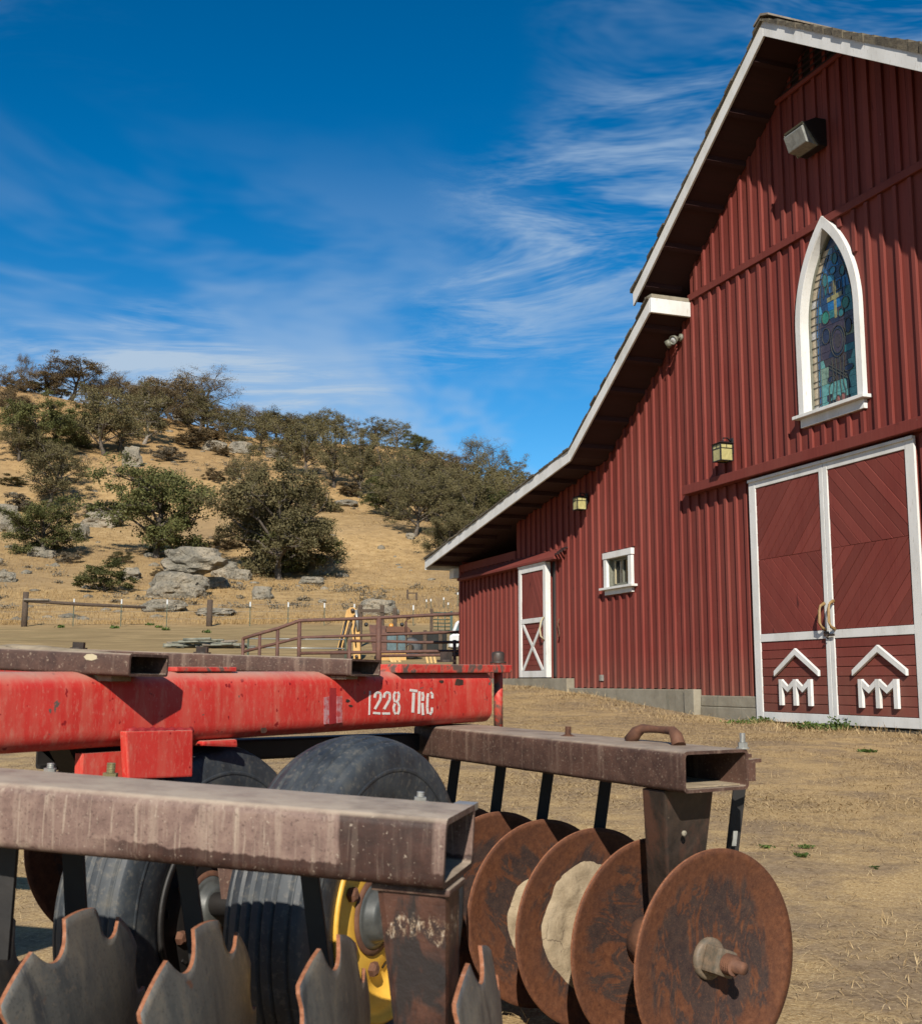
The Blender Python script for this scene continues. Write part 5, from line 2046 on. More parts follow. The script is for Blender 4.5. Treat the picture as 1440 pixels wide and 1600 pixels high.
# collar weld under the front beam
m = MB().frame_box(ft_c + fd * 0.062 - fbk * 0.058 - fup * 0.012, fd * -0.126, fbk * 0.12, fup * 0.0115)
hb(m, 'hanger_pad', MATS['rust_beam'], bevel=0.004)
for s_ in (1.12,):
    hanger(FB + fd * s_ + fbk * 0.10 - fup * 0.1075, FB + fd * s_ + fbk * 0.10 - fup * 0.48, fd, fbk, 0.06, 0.10, 0.06, 0.08, 'hanger', MATS['black_steel'])


# scraper arms
def scraper(P, Q, w, th, wd, name='scraper_arm', mat=None):
    P, Q = Vector(P), Vector(Q)
    t = (Q - P)
    a = Vector(wd).normalized()
    b = t.cross(a).normalized()
    m = MB().frame_box(P - a * w / 2 - b * th / 2, a * w, b * th, t)
    return hb(m, name, mat or MATS['black_steel'], bevel=0.002)


rear_sc = [((712, 1196), (697, 1262), 4.02), ((783, 1202), (766, 1290), 3.80), ((857, 1211), (838, 1300), 3.58), ((947, 1222), (928, 1316), 3.36), ((1156, 1228), (1139, 1330), 3.16)]
for (a, b, D) in rear_sc:
    P, Q = W(a[0], a[1] - 8, D + 0.20), W(b[0], b[1] + 40, D + 0.22)
    scraper(P, Q, 0.036, 0.010, az(85))
m = MB().frame_box(W(1143, 1322, 3.34), Vector((0.012, 0, 0)), Vector((0, 0.004, 0)), Vector((0.006, 0, 0.04)))
hb(m, 'scraper_tip', MATS['zinc'])
front_sc = [((482, 1365), (507, 1520), 2.22, 0.034), ((288, 1348), (318, 1520), 2.28, 0.036), ((114, 1328), (124, 1500), 2.32, 0.042), ((4, 1316), (-12, 1470), 2.1, 0.06)]
for (a, b, D, w_) in front_sc:
    scraper(W(a[0], a[1] - 12, D), W(b[0], b[1] + 30, D), w_, 0.012, az(95))


# ---- wheels
WS = 1.18


def wheel(C, axis, label, paint='yellow_paint'):
    """C: centre of the tyre; axis points to the outer side"""
    a = Vector(axis).normalized()
    C = Vector(C)

    def hw_(m, name, mat, parent=None, label=None):
        m.v = [tuple(C + (Vector(p) - C) * WS - a * ((Vector(p) - C).dot(a) * WS * 0.24)) for p in m.v]
        return hb(m, name, mat, parent, label=label)
    hw = 0.105
    prof = []
    # tread with ribs and grooves
    tread = []
    ribs = [-0.085, -0.048, -0.016, 0.016, 0.048, 0.085]
    gw_ = 0.0045
    for x in np.linspace(-hw, hw, 85):
        r_ = 0.362 - 0.020 * (abs(x) / hw) ** 2.4
        for g_ in ribs[1:-1]:
            if abs(x - g_) < gw_:
                r_ -= 0.011
        for g_ in (ribs[0], ribs[-1]):
            if abs(x - g_) < 0.003:
                r_ -= 0.006
        tread.append((x, r_))
    side = [(0.112, 0.325), (0.1165, 0.30), (0.115, 0.27), (0.1085, 0.24), (0.098, 0.218), (0.093, 0.205), (0.080, 0.198)]
    prof = [(-x, r_) for x, r_ in side[::-1]] + tread + side
    e = MB().lathe(C, a, prof, 96, smooth=True)
    t_ = hw_(e, 'wheel', MATS['rubber'], label=label)
    ring1 = MB().lathe(C, a, [(0.1172, 0.298), (0.1195, 0.295), (0.1175, 0.290)], 96)
    hw_(ring1, 'sidewall_rib', MATS['rubber'], t_)
    rim = MB().lathe(C, a, [(0.086, 0.200), (0.098, 0.204), (0.102, 0.198), (0.096, 0.186), (0.075, 0.180), (0.050, 0.174), (0.038, 0.160), (0.034, 0.148), (0.038, 0.128), (0.050, 0.110), (0.053, 0.088), (0.049, 0.060), (0.046, 0.030)], 72)
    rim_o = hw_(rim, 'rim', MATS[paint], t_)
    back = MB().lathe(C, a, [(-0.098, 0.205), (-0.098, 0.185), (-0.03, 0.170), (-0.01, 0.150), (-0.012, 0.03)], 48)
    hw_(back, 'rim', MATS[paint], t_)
    hubm = MB().lathe(C, a, [(0.0535, 0.066), (0.060, 0.066), (0.061, 0.056), (0.064, 0.051), (0.088, 0.048), (0.094, 0.040), (0.096, 0.001)], 40)
    hw_(hubm, 'hub', MATS['hub_grey'], t_)
    fl_ = MB().lathe(C, a, [(0.0535, 0.078), (0.0595, 0.078), (0.0605, 0.067)], 40)
    hw_(fl_, 'hub_flange', MATS['dull_rust'], t_)
    up = Vector((0, 0, 1))
    u = a.cross(up).normalized()
    w = a.cross(u)
    for k in range(6):
        q = R(28 + 60 * k)
        P = C + a * 0.0505 + (u * math.cos(q) + w * math.sin(q)) * 0.104
        bm_ = MB().lathe(P, a, [(0, 0.0155), (0.014, 0.0150), (0.019, 0.009), (0.019, 0.001)], 6, smooth=False)
        hw_(bm_, 'wheel_bolt', MATS['dull_rust'], t_)
        q2_ = q + R(30)
        P2_ = C + (u * math.cos(q2_) + w * math.sin(q2_)) * 0.124 + a * 0.0405
        d_ = (u * math.cos(q2_) + w * math.sin(q2_))
        tt = a.cross(d_)
        sl = MB().frame_box(P2_ - d_ * 0.003 - tt * 0.008, d_ * 0.006, tt * 0.016, a * 0.004)
        hw_(sl, 'vent_slot', MATS['lamp_black'], t_)
    return t_


W_AX = az(116)
C1 = W(616, 1434, 2.90) - W_AX * 0.1045
wheel(C1, W_AX, 'outer wheel with a yellow rim')
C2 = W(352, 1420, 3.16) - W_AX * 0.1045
wheel(C2, W_AX, 'inner wheel in shade', 'black_steel')  # rim coloured black to stand in for the shade on this wheel
m = MB().tube([C1 + W_AX * 0.01, C2 - W_AX * 0.3], 0.03, 14)
hb(m, 'axle', MATS['black_steel'])
# wheel arm up to the red frame
PA = C2 - W_AX * 0.20
m = MB().frame_box(PA - Vector((0, 0, 0.03)), az(110) * 0.06, az(20) * 0.06, on_red(60, 1120, -0.12) - PA)
hb(m, 'wheel_arm', MATS['black_steel'])
m = MB().frame_box(W(340, 1355, 2.72), az(95) * 0.035, az(5) * 0.03, Vector((0.01, 0, -0.07)))
hb(m, 'wheel_arm', MATS['rust_beam'])
# rear discs and hardware that show under the red beam on the left
dsc = place_disc(rdm, W(196, 1292, 3.3) - Vector((0, 0, 0.03)), az(146), 0.4, [MATS['disc_rust'], MATS['rust_edge']])
m = MB().frame_box(W(131, 1178, 2.75), az(34) * 0.14, rbk * 0.03, Vector((0, 0, -0.08)))
hb(m, 'lug_plate', MATS['red_paint'])
m, _ = tube_beam(W(90, 1166, 2.98), W(655, 1146, 4.0), rback, 0.10, 0.06, 0.008, 0.01)
hb(m, 'lower_rail', MATS['black_steel'])

# ------------------------------------------------------------------ paddock fence
def ord_(k):
    return ['first', 'second', 'third', 'fourth', 'fifth', 'sixth', 'seventh', 'eighth', 'ninth', 'tenth', 'eleventh', 'twelfth', 'thirteenth', 'fourteenth', 'fifteenth',
            'sixteenth', 'seventeenth', 'eighteenth', 'nineteenth', 'twentieth', 'twenty-first', 'twenty-second', 'twenty-third', 'twenty-fourth', 'twenty-fifth'][k]


FD = 56.0
fence = empty('wire_fence', (W(200, 978, FD).x, FD, gz1(W(200, 978, FD).x, FD)), 0, 'wire fence of white-tipped green posts and two dark timber posts below the hill', 'fence')
fo = fence.location.copy()


def fpt(px, D=FD):
    x = (px - 720) / 1839 * D
    return Vector((x, D, gz1(x, D)))


for (px, hgt) in ((110, 1.30), (185, 1.28), (257, 1.26), (388, 1.14), (448, 1.10), (505, 1.05), (552, 1.0), (645, 0.95), (-60, 1.3), (-140, 1.3)):
    p = fpt(px)
    m = MB()
    m.box(p.x - 0.022, p.x + 0.022, p.y - 0.018, p.y - 0.010, p.z - 0.3, p.z + hgt - 0.20)
    m.box(p.x - 0.006, p.x + 0.006, p.y - 0.012, p.y + 0.03, p.z - 0.3, p.z + hgt - 0.20)
    po = m.build('t_post', MATS['post_green'], fence, off=fo)
    m = MB()
    m.box(p.x - 0.030, p.x + 0.030, p.y - 0.024, p.y + 0.034, p.z + hgt - 0.205, p.z + hgt + 0.02)
    m.build('white_cap', MATS['truck_white'], po, off=fo)
for (px, top) in ((33, 925), (324, 937), (-230, 925)):
    p = fpt(px)
    h = (1064 - top) / 1839 * FD - p.z
    MB().tube([p - Vector((0, 0, 0.4)), p + Vector((0.01, 0, h))], [0.15, 0.135], 10).build('timber_post', MATS['fence_wood'], fence, off=fo)
a, b = fpt(33), fpt(222)
za, zb = (1064 - 939) / 1839 * FD, (1064 - 949) / 1839 * FD
MB().tube([(a.x, FD - 0.1, za), ((a.x + b.x) / 2, FD - 0.1, (za + zb) / 2 - 0.03), (b.x, FD + 0.2, zb)], [0.075, 0.085, 0.06], 8).build('timber_rail', MATS['fence_wood'], fence, off=fo)
MB().tube([(a.x, FD - 0.21, za + 0.05), (a.x + 1.2, FD - 0.21, za + 0.03)], 0.05, 8).build('pale_stick', MATS['grey_wood'], fence, off=fo)
for hz in (0.35, 0.7, 1.02):
    pts = [fpt(px) + Vector((0, -0.02, hz)) for px in (-230, -60, 110, 257, 388, 552, 645)]
    MB().tube(pts, 0.006, 4).build('wire', MATS['wire'], fence, off=fo)

# frame of an old gate up the slope
p = on_ground(643, 938)
gf = empty('gate_frame', p, 0, 'small dark timber gate frame standing alone in the dry grass', 'gate frame')
s = p.y / 1839
m = MB().box(-8 * s, -5 * s, -0.08, 0.08, -0.3, 17 * s)
m.build('post', MATS['fence_wood'], gf)
MB().box(6 * s, 9 * s, -0.08, 0.08, -0.3, 12 * s).build('post', MATS['fence_wood'], gf)
MB().box(-5 * s, 6 * s, -0.05, 0.05, 10.4 * s, 12 * s).build('rail', MATS['fence_wood'], gf)
# marker stakes near the barn corner
for k, (px, py, h) in enumerate(((666, 950, 11), (673, 950, 12), (693, 950, 14), (700, 952, 8), (715, 948, 20))):
    p = on_ground(px, py)
    s = p.y / 1839
    e = empty('marker_stake', p, 0, 'thin white-topped stake left of the barn corner, %s of five' % ord_(k), 'stake', 'stakes beside the barn corner')
    MB().box(-0.018, 0.018, -0.018, 0.018, -0.2, h * s - 0.06).build('stake', MATS['post_green'], e)
    MB().box(-0.035, 0.035, -0.035, 0.035, h * s - 0.06, h * s + 0.08).build('white_cap', MATS['truck_white'], e)

# ------------------------------------------------------------------ pipe corral
CD = 29.0
corral = empty('pipe_corral', (W(592, 1000, CD).x, CD, gz1(W(592, 1000, CD).x, CD)), 0, 'rusty brown pipe corral fence running to the barn corner', 'corral fence')
co = corral.location.copy()


def cp(px, py, D=CD):
    return W(px, py, D)


def rail(pts, r=0.037, D=CD, mat='pipe_rust', dd=0.0):
    MB().tube([cp(x, y, D) + Vector((0, dd, 0)) for x, y in pts], r, 8).build('rail', MATS[mat], corral, off=co)


rail([(380, 998), (406, 990), (435, 982), (468, 970), (530, 968), (592, 965.5), (660, 962), (760, 957)], 0.042, dd=-0.03)
rail([(380, 1018.5), (468, 996.5), (592, 992), (760, 986)])
rail([(545, 1001.5), (592, 1002), (660, 1004), (760, 1003)])
rail([(468, 1021), (592, 1019), (660, 1018), (760, 1017)], 0.040)
rail([(592, 1025), (660, 1024), (760, 1023)])
rail([(592, 1045), (620, 1044), (760, 1044)], 0.05)
for (px, top, w) in ((380, 997, 0.04), (406, 989, 0.04), (434, 981, 0.045), (468, 969, 0.05), (546, 1000, 0.045), (592, 964, 0.075), (710, 1000, 0.045), (742, 958, 0.06)):
    t = cp(px, top)
    zg = gz1(t.x, CD)
    MB().tube([(t.x, CD, zg - 0.3), (t.x, CD, t.z)], w, 10).build('post', MATS['pipe_rust'], corral, off=co)
pts = [cp(634, 994), cp(634, 972), cp(636, 967), cp(641, 965.5)]
MB().tube(pts, 0.03, 8).build('loop', MATS['pipe_rust'], corral, off=co)

# light grey pipe gate behind the low end
gt_e = empty('pipe_gate', (W(460, 1010, 32).x, 32, gz1(W(460, 1010, 32).x, 32)), 0, 'thin grey pipe gate seen through the low end of the corral', 'gate')
go = gt_e.location.copy()
for y in (998, 1012):
    MB().tube([W(388, y, 32), W(540, y + 1.5, 32)], 0.022, 6).build('rail', MATS['zinc'], gt_e, off=go)
for x in (388, 540):
    t = W(x, 996, 32)
    MB().tube([(t.x, 32, gz1(t.x, 32) - 0.2), t], 0.026, 6).build('post', MATS['post_green'], gt_e, off=go)

# heap of weathered posts in the paddock
hp_ = W(320, 1018, 41)
heap = empty('post_heap', (hp_.x, 41, gz1(hp_.x, 41)), 0, 'low heap of weathered grey-green fence posts in the paddock', 'post heap')
rr = random.Random(3)
for k in range(34):
    L = rr.uniform(0.8, 1.5)
    x = rr.uniform(-1.15, 1.15)
    lay = rr.random()
    z = 0.03 + 0.26 * lay * (1 - (abs(x) / 1.4) ** 2)
    a = rr.uniform(-0.5, 0.5)
    y = rr.uniform(-0.35, 0.35)
    MB().tube([(x - L / 2 * math.cos(a), y - L / 2 * math.sin(a), z + rr.uniform(-.03, .03)), (x + L / 2 * math.cos(a), y + L / 2 * math.sin(a), z + rr.uniform(-.03, .05))], rr.uniform(0.03, 0.05), 6).build(
        'post', MATS['lichen_log'] if rr.random() < 0.75 else MATS['grey_wood'], heap)

# ------------------------------------------------------------------ backhoe behind the corral
BD = 36.0
bo = Vector((W(600, 1030, BD).x, BD, gz1(W(600, 1030, BD).x, BD)))
hoe = empty('backhoe', bo, 0, 'yellow backhoe tractor parked behind the pipe corral', 'backhoe')


def bp(px, py, dy=0.0):
    return W(px, py, BD + dy)


def bpoly(pts, y0, y1, name, mat, parent=None, bevel=0.01):
    m = MB().prism([bp(x, y, y0) for x, y in pts], Vector((0, y1 - y0, 0)))
    return m.build(name, MATS[mat], parent or hoe, bevel, off=bo)


boom = bpoly([(536, 1016), (526, 1016), (537, 972), (541, 954), (547, 949), (553, 949), (557, 953), (555, 960), (549, 965), (546, 985)], -0.12, 0.12, 'boom', 'tractor_yellow')
bpoly([(553, 952), (558, 952), (562, 990), (563, 1030), (552, 1030), (551, 1000), (549, 985), (547, 966)], -0.10, 0.16, 'dipper_arm', 'tractor_yellow')
m = MB().tube([bp(541, 968, -0.16), bp(533, 1000, -0.16), bp(528, 1022, -0.16)], 0.035, 8)
m.build('hose', MATS['lamp_black'], hoe, off=bo)
MB().tube([bp(556, 953, -0.14), bp(559, 985, -0.14)], 0.045, 8).build('hydraulic_ram', MATS['zinc'], hoe, off=bo)
for (x, y, r0_) in ((551, 954, 3.2), (555, 963, 2.2), (548, 968, 2.2), (531, 1014, 3.0), (557, 1026, 2.6)):
    MB().lathe(bp(x, y, -0.13), (0, -1, 0), [(0, r0_ / 51), (0.05, r0_ / 51), (0.055, 0.001)], 12).build('pin', MATS['dark_steel'], hoe, off=bo)
MB().tube([bp(548, 972, -0.17), bp(543, 990, -0.17), bp(537, 1012, -0.17)], 0.05, 8).build('hydraulic_ram', MATS['fence_wood'], hoe, off=bo)
MB().tube([bp(556, 966, -0.15), bp(553, 985, -0.2), bp(556, 1010, -0.15)], 0.022, 6).build('hose', MATS['lamp_black'], hoe, off=bo)
bpoly([(515, 1018), (545, 1014), (546, 1034), (528, 1040), (516, 1032)], -0.35, 0.35, 'bucket', 'fence_wood')
bpoly([(596, 1018), (634, 1018), (636, 1058), (594, 1058)], 0.1, 1.3, 'body', 'tractor_yellow')
bpoly([(576, 976), (604, 978), (604, 1020), (596, 1030), (582, 1018), (578, 990)], 0.2, 0.8, 'seat_frame', 'pipe_rust')
cabf = bpoly([(602, 983), (606, 979), (637, 979), (641, 984), (641, 988), (602, 988)], 0.2, 1.4, 'cab_roof', 'dull_rust')
bpoly([(603, 988.5), (634, 988.5), (634, 1017), (604, 1017)], 0.28, 1.3, 'cab_glass', 'cab_glass', None, 0.005)
for x in (602, 619, 633):
    bpoly([(x, 988.2), (x + 2.2, 988.2), (x + 2.2, 1018), (x, 1018)], 0.22, 0.27, 'cab_pillar', 'fence_wood', None, 0.0)
MB().lathe(bp(611, 979, 0.6), (0, 0, 1), [(0, 0.075), (0.07, 0.07), (0.09, 0.04), (0.095, 0.001)], 12).build('beacon', MATS['beacon_orange'], hoe, off=bo)
for x in (572, 628):
    c = bp(x, 976, 0.3)
    MB().lathe(c + Vector((0, 0.06, 0)), (0, -1, 0), [(0, 0.001), (0, 0.05), (0.08, 0.065), (0.085, 0.001)], 12).build('work_lamp', MATS['lamp_black'], hoe, off=bo)
for (x, dy) in ((600, -0.02), (640, 0.02)):
    c = Vector((bp(x, 1035).x, BD + 0.5 + dy, gz1(bp(x, 1035).x, BD + 0.5) + 0.34))
    MB().lathe(c, (0, 1, 0), [(-0.14, 0.12), (-0.14, 0.27), (-0.09, 0.34), (0.09, 0.34), (0.14, 0.27), (0.14, 0.12)], 24).build('wheel', MATS['rubber'], hoe, off=bo)
# planks leaning on it
for k, (xa, xb) in enumerate(((604, 618), (610, 622), (617, 628))):
    e = empty('plank', Vector((bp(xa, 1045, -0.9).x, BD - 0.9, gz1(bp(xa, 1045).x, BD - 0.9))), 0, 'pale yellow plank leaning behind the corral, %s from the left' % ord_(k), 'plank', 'planks leaning behind the corral')
    P, Q = bp(xb, 1050, -0.95), bp(xa, 1022, -0.7)
    MB().frame_box(P, Vector((0.09, 0, 0)), Vector((0, 0.03, 0)), Q - P).build('plank_board', MATS['plank_yellow'], e, off=e.location)
for k, xa in enumerate((664, 670, 676)):
    e = empty('plank', Vector((bp(xa, 1045, -1.4).x, BD - 1.4, gz1(bp(xa, 1045).x, BD - 1.4))), 0, 'short yellow plank near the white truck, %s from the left' % ord_(k), 'plank', 'planks leaning behind the corral')
    P, Q = bp(xa + 5, 1050, -1.45), bp(xa, 1024, -1.3)
    MB().frame_box(P, Vector((0.07, 0, 0)), Vector((0, 0.03, 0)), Q - P).build('plank_board', MATS['plank_yellow'], e, off=e.location)

# timber frame and dark mesh panel behind
tf = empty('timber_frame', (W(580, 985, 42).x, 42, gz1(W(580, 985, 42).x, 42)), 0, 'dark timber frame with a crossbar standing behind the backhoe', 'timber frame')
to = tf.location.copy()
for x, top in ((563, 945), (597, 946), (617, 950)):
    t = W(x, top, 42)
    MB().box(t.x - 0.07, t.x + 0.07, 41.9, 42.1, gz1(t.x, 42) - 0.3, t.z).build('post', MATS['fence_wood'], tf, off=to)
a, b = W(563, 957, 41.86), W(600, 957, 41.86)
MB().frame_box(a, b - a, Vector((0, 0.04, 0)), Vector((0, 0, 0.12))).build('rail', MATS['fence_wood'], tf, off=to)
sh = empty('mesh_screen', (W(665, 1010, 39).x, 39, gz1(W(665, 1010, 39).x, 39)), 0, 'black mesh screen stretched between dark posts left of the barn', 'screen')
so = sh.location.copy()
a, b = W(641, 988, 39), W(698, 988, 39)
zb_ = gz1(a.x, 39) - 0.1
MB().box(a.x, b.x, 38.99, 39.01, zb_, a.z).build('mesh_panel', MATS['shade_cloth'], sh, off=so)
for x in (641, 664, 688):
    t = W(x, 985, 39)
    MB().box(t.x - 0.06, t.x + 0.06, 38.85, 38.985, zb_ - 0.3, t.z).build('post', MATS['fence_wood'], sh, off=so)
gg = empty('green_gate', (W(690, 980, 44).x, 44, gz1(W(690, 980, 44).x, 44)), 0, 'green tube gate hung between a dark post and a green post', 'gate')
gp = gg.location.copy()
t = W(674, 951, 44)
MB().box(t.x - 0.06, t.x + 0.06, 43.9, 44.05, gz1(t.x, 44) - 0.3, t.z).build('post', MATS['fence_wood'], gg, off=gp)
t = W(705, 955, 44)
MB().box(t.x - 0.05, t.x + 0.05, 43.9, 44.05, gz1(t.x, 44) - 0.3, t.z).build('post', MATS['gate_green'], gg, off=gp)
for k in range(6):
    y = 957 + k * 5.5
    MB().tube([W(677, y, 44), W(704, y + 0.5, 44)], 0.022, 6).build('bar', MATS['gate_green'], gg, off=gp)
for x in (684, 695):
    MB().tube([W(x, 956, 43.95), W(x, 985, 43.95)], 0.018, 6).build('bar', MATS['gate_green'], gg, off=gp)

# white truck half hidden by the barn corner
TD = 38.0
tb = W(722, 1040, TD)
truck = empty('pickup_truck', (tb.x, TD, gz1(tb.x, TD)), 0, 'white pickup truck half hidden behind the barn corner', 'truck')
tz = gz1(tb.x, TD)
sx = tb.x


def tpoly(pts, y0, y1, name, mat, bevel=0.03):
    m = MB().prism([(sx + x, TD + y0, tz + z) for x, z in pts], Vector((0, y1 - y0, 0)))
    return m.build(name, MATS[mat], truck, bevel, off=truck.location)


tpoly([(-0.42, 0.28), (3.6, 0.28), (3.6, 0.80), (2.0, 0.80), (1.9, 0.72), (-0.30, 0.72), (-0.42, 0.66)], 0.0, 1.6, 'body', 'truck_white', 0.05)
tpoly([(-0.36, 0.73), (1.7, 0.73), (1.55, 1.17), (-0.10, 1.17), (-0.22, 1.10)], 0.06, 1.54, 'cab', 'truck_white', 0.06)
tpoly([(-0.24, 0.77), (0.40, 0.77), (0.40, 1.08), (-0.12, 1.08)], 0.045, 0.06, 'side_window', 'cab_glass', 0.0)
tpoly([(0.46, 0.77), (1.5, 0.77), (1.4, 1.08), (0.46, 1.08)], 0.045, 0.06, 'side_window', 'cab_glass', 0.0)
for x in (0.15, 2.9):
    MB().lathe((sx + x, TD + 0.1, tz + 0.30), (0, 1, 0), [(-0.13, 0.1), (-0.13, 0.24), (-0.08, 0.30), (0.08, 0.30), (0.12, 0.24), (0.12, 0.1)], 24).build('wheel', MATS['rubber'], truck, off=truck.location)
tpoly([(-0.46, 0.30), (-0.425, 0.30), (-0.425, 0.42), (-0.46, 0.42)], 0.1, 1.5, 'bumper', 'zinc', 0.0)

# ------------------------------------------------------------------ boulders
def boulder(px, py, wpx, hpx, seed, label, depth=0.7, flat=0.0, D=None, sink=0.25, lift=0.0):
    p = on_ground(px, py) if D is None else Vector(((px - 720) / 1839 * D, D, gz1((px - 720) / 1839 * D, D)))
    s = p.y / 1839
    w, h = wpx * s / 2, hpx * s
    bm = bmesh.new()
    bmesh.ops.create_icosphere(bm, subdivisions=4, radius=1.0)
    for v in bm.verts:
        c = v.co.normalized()
        q = Vector((c.x * 1.2 + seed, c.y * 1.2, c.z * 1.6))
        d = 1 + 0.34 * mnoise.noise(q) + 0.18 * mnoise.noise(q * 2.3) + 0.10 * mnoise.noise(q * 5.5) + 0.05 * mnoise.noise(q * 12)
        # squarish blocks
        k = 1.0 / max(abs(c.x), abs(c.y), abs(c.z)) ** 0.45
        c = c * d * k * 0.86
        # a few planes of fracture
        for (n_, o_) in ((Vector((0.3, -0.8, 0.5)).normalized(), 0.86), (Vector((-0.7, -0.5, 0.5)).normalized(), 0.92), (Vector((0.1, 0, 1)), 0.80)):
            e_ = c.dot(n_) - o_
            if e_ > 0:
                c = c - n_ * e_ * 0.8
        v.co = Vector((c.x * w, c.y * w * depth, c.z * h * 0.62 + h * (0.5 - sink) + lift * s))
    me = bpy.data.meshes.new('boulder')
    bm.to_mesh(me)
    bm.free()
    o = add('boulder', me, None, MATS['rock'], p)
    o.rotation_euler = (0, 0, 0)
    tag(o, label, 'boulder', 'boulders on the hillside')
    return o


BL = [
    (275, 932, 100, 50, 1.1, 'pale cracked boulder carrying the big flat boulder'),
    (292, 903, 112, 42, 2.4, 'big flat-topped boulder balanced on a paler one'),
    (352, 902, 46, 34, 3.7, 'boulder touching the right end of the balanced boulder'),
    (376, 906, 34, 22, 4.2, 'knobbly boulder between the balanced boulder and the big oak'),
    (334, 918, 50, 22, 5.5, 'low rock slab under the right end of the balanced boulder'),
    (410, 936, 36, 26, 6.3, 'dark rounded boulder alone in the grass above the fence'),
    (500, 896, 44, 40, 8.8, 'grey boulder at the right foot of the big oak'),
    (486, 912, 44, 14, 9.1, 'low ledge below the big oak'),
    (255, 955, 70, 24, 10.4, 'scrub-covered rock mound behind the fence'),
    (335, 962, 70, 15, 11.9, 'low green-grey mound right of the second timber post'),
    (590, 962, 66, 34, 13.3, 'large jumbled outcrop behind the backhoe boom'),
    (503, 942, 16, 7, 14.4, 'tiny dark stone in the open grass'),
    (8, 908, 34, 20, 15.2, 'pale rock at the left edge of the slope'),
    (60, 870, 36, 20, 16.8, 'rock under the left green oak'),
    (75, 872, 26, 16, 17.5, 'grey rock right under the left green oak'),
    (125, 842, 30, 32, 18.9, 'upright pale rock left of the central oak'),
    (160, 822, 70, 30, 19.3, 'pale ledge below the grey shrub'),
    (205, 728, 34, 42, 20.2, 'tall split rock above the central oak'),
    (287, 641, 38, 20, 21.7, 'flat cap rock near the skyline'),
    (375, 708, 42, 24, 22.1, 'pale rock in the upper gap between the trees'),
    (335, 705, 40, 22, 23.6, 'rounded rock left of the pale rock in the upper gap'),
    (430, 715, 40, 22, 24.4, 'rock half hidden by shrubs in the upper gap'),
    (540, 790, 40, 12, 25.2, 'thin rock band at the head of the grass gully'),
    (641, 842, 16, 12, 26.3, 'small grey stone at the right foot of the slope trees'),
    (10, 830, 50, 56, 27.4, 'dark jagged crag at the left edge of the picture'),
    (190, 800, 36, 18, 28.6, 'rock behind the left side of the central oak'),
    (205, 905, 36, 22, 29.3, 'rock beside the leaning shrub'),
]
for (px, py, w, h, sd, lb) in BL:
    kw = {}
    if 'balanced on' in lb:
        kw = dict(D=on_ground(275, 925).y + 0.2, sink=0.0, lift=27)
    boulder(px, py, w, h, sd, lb, **kw)


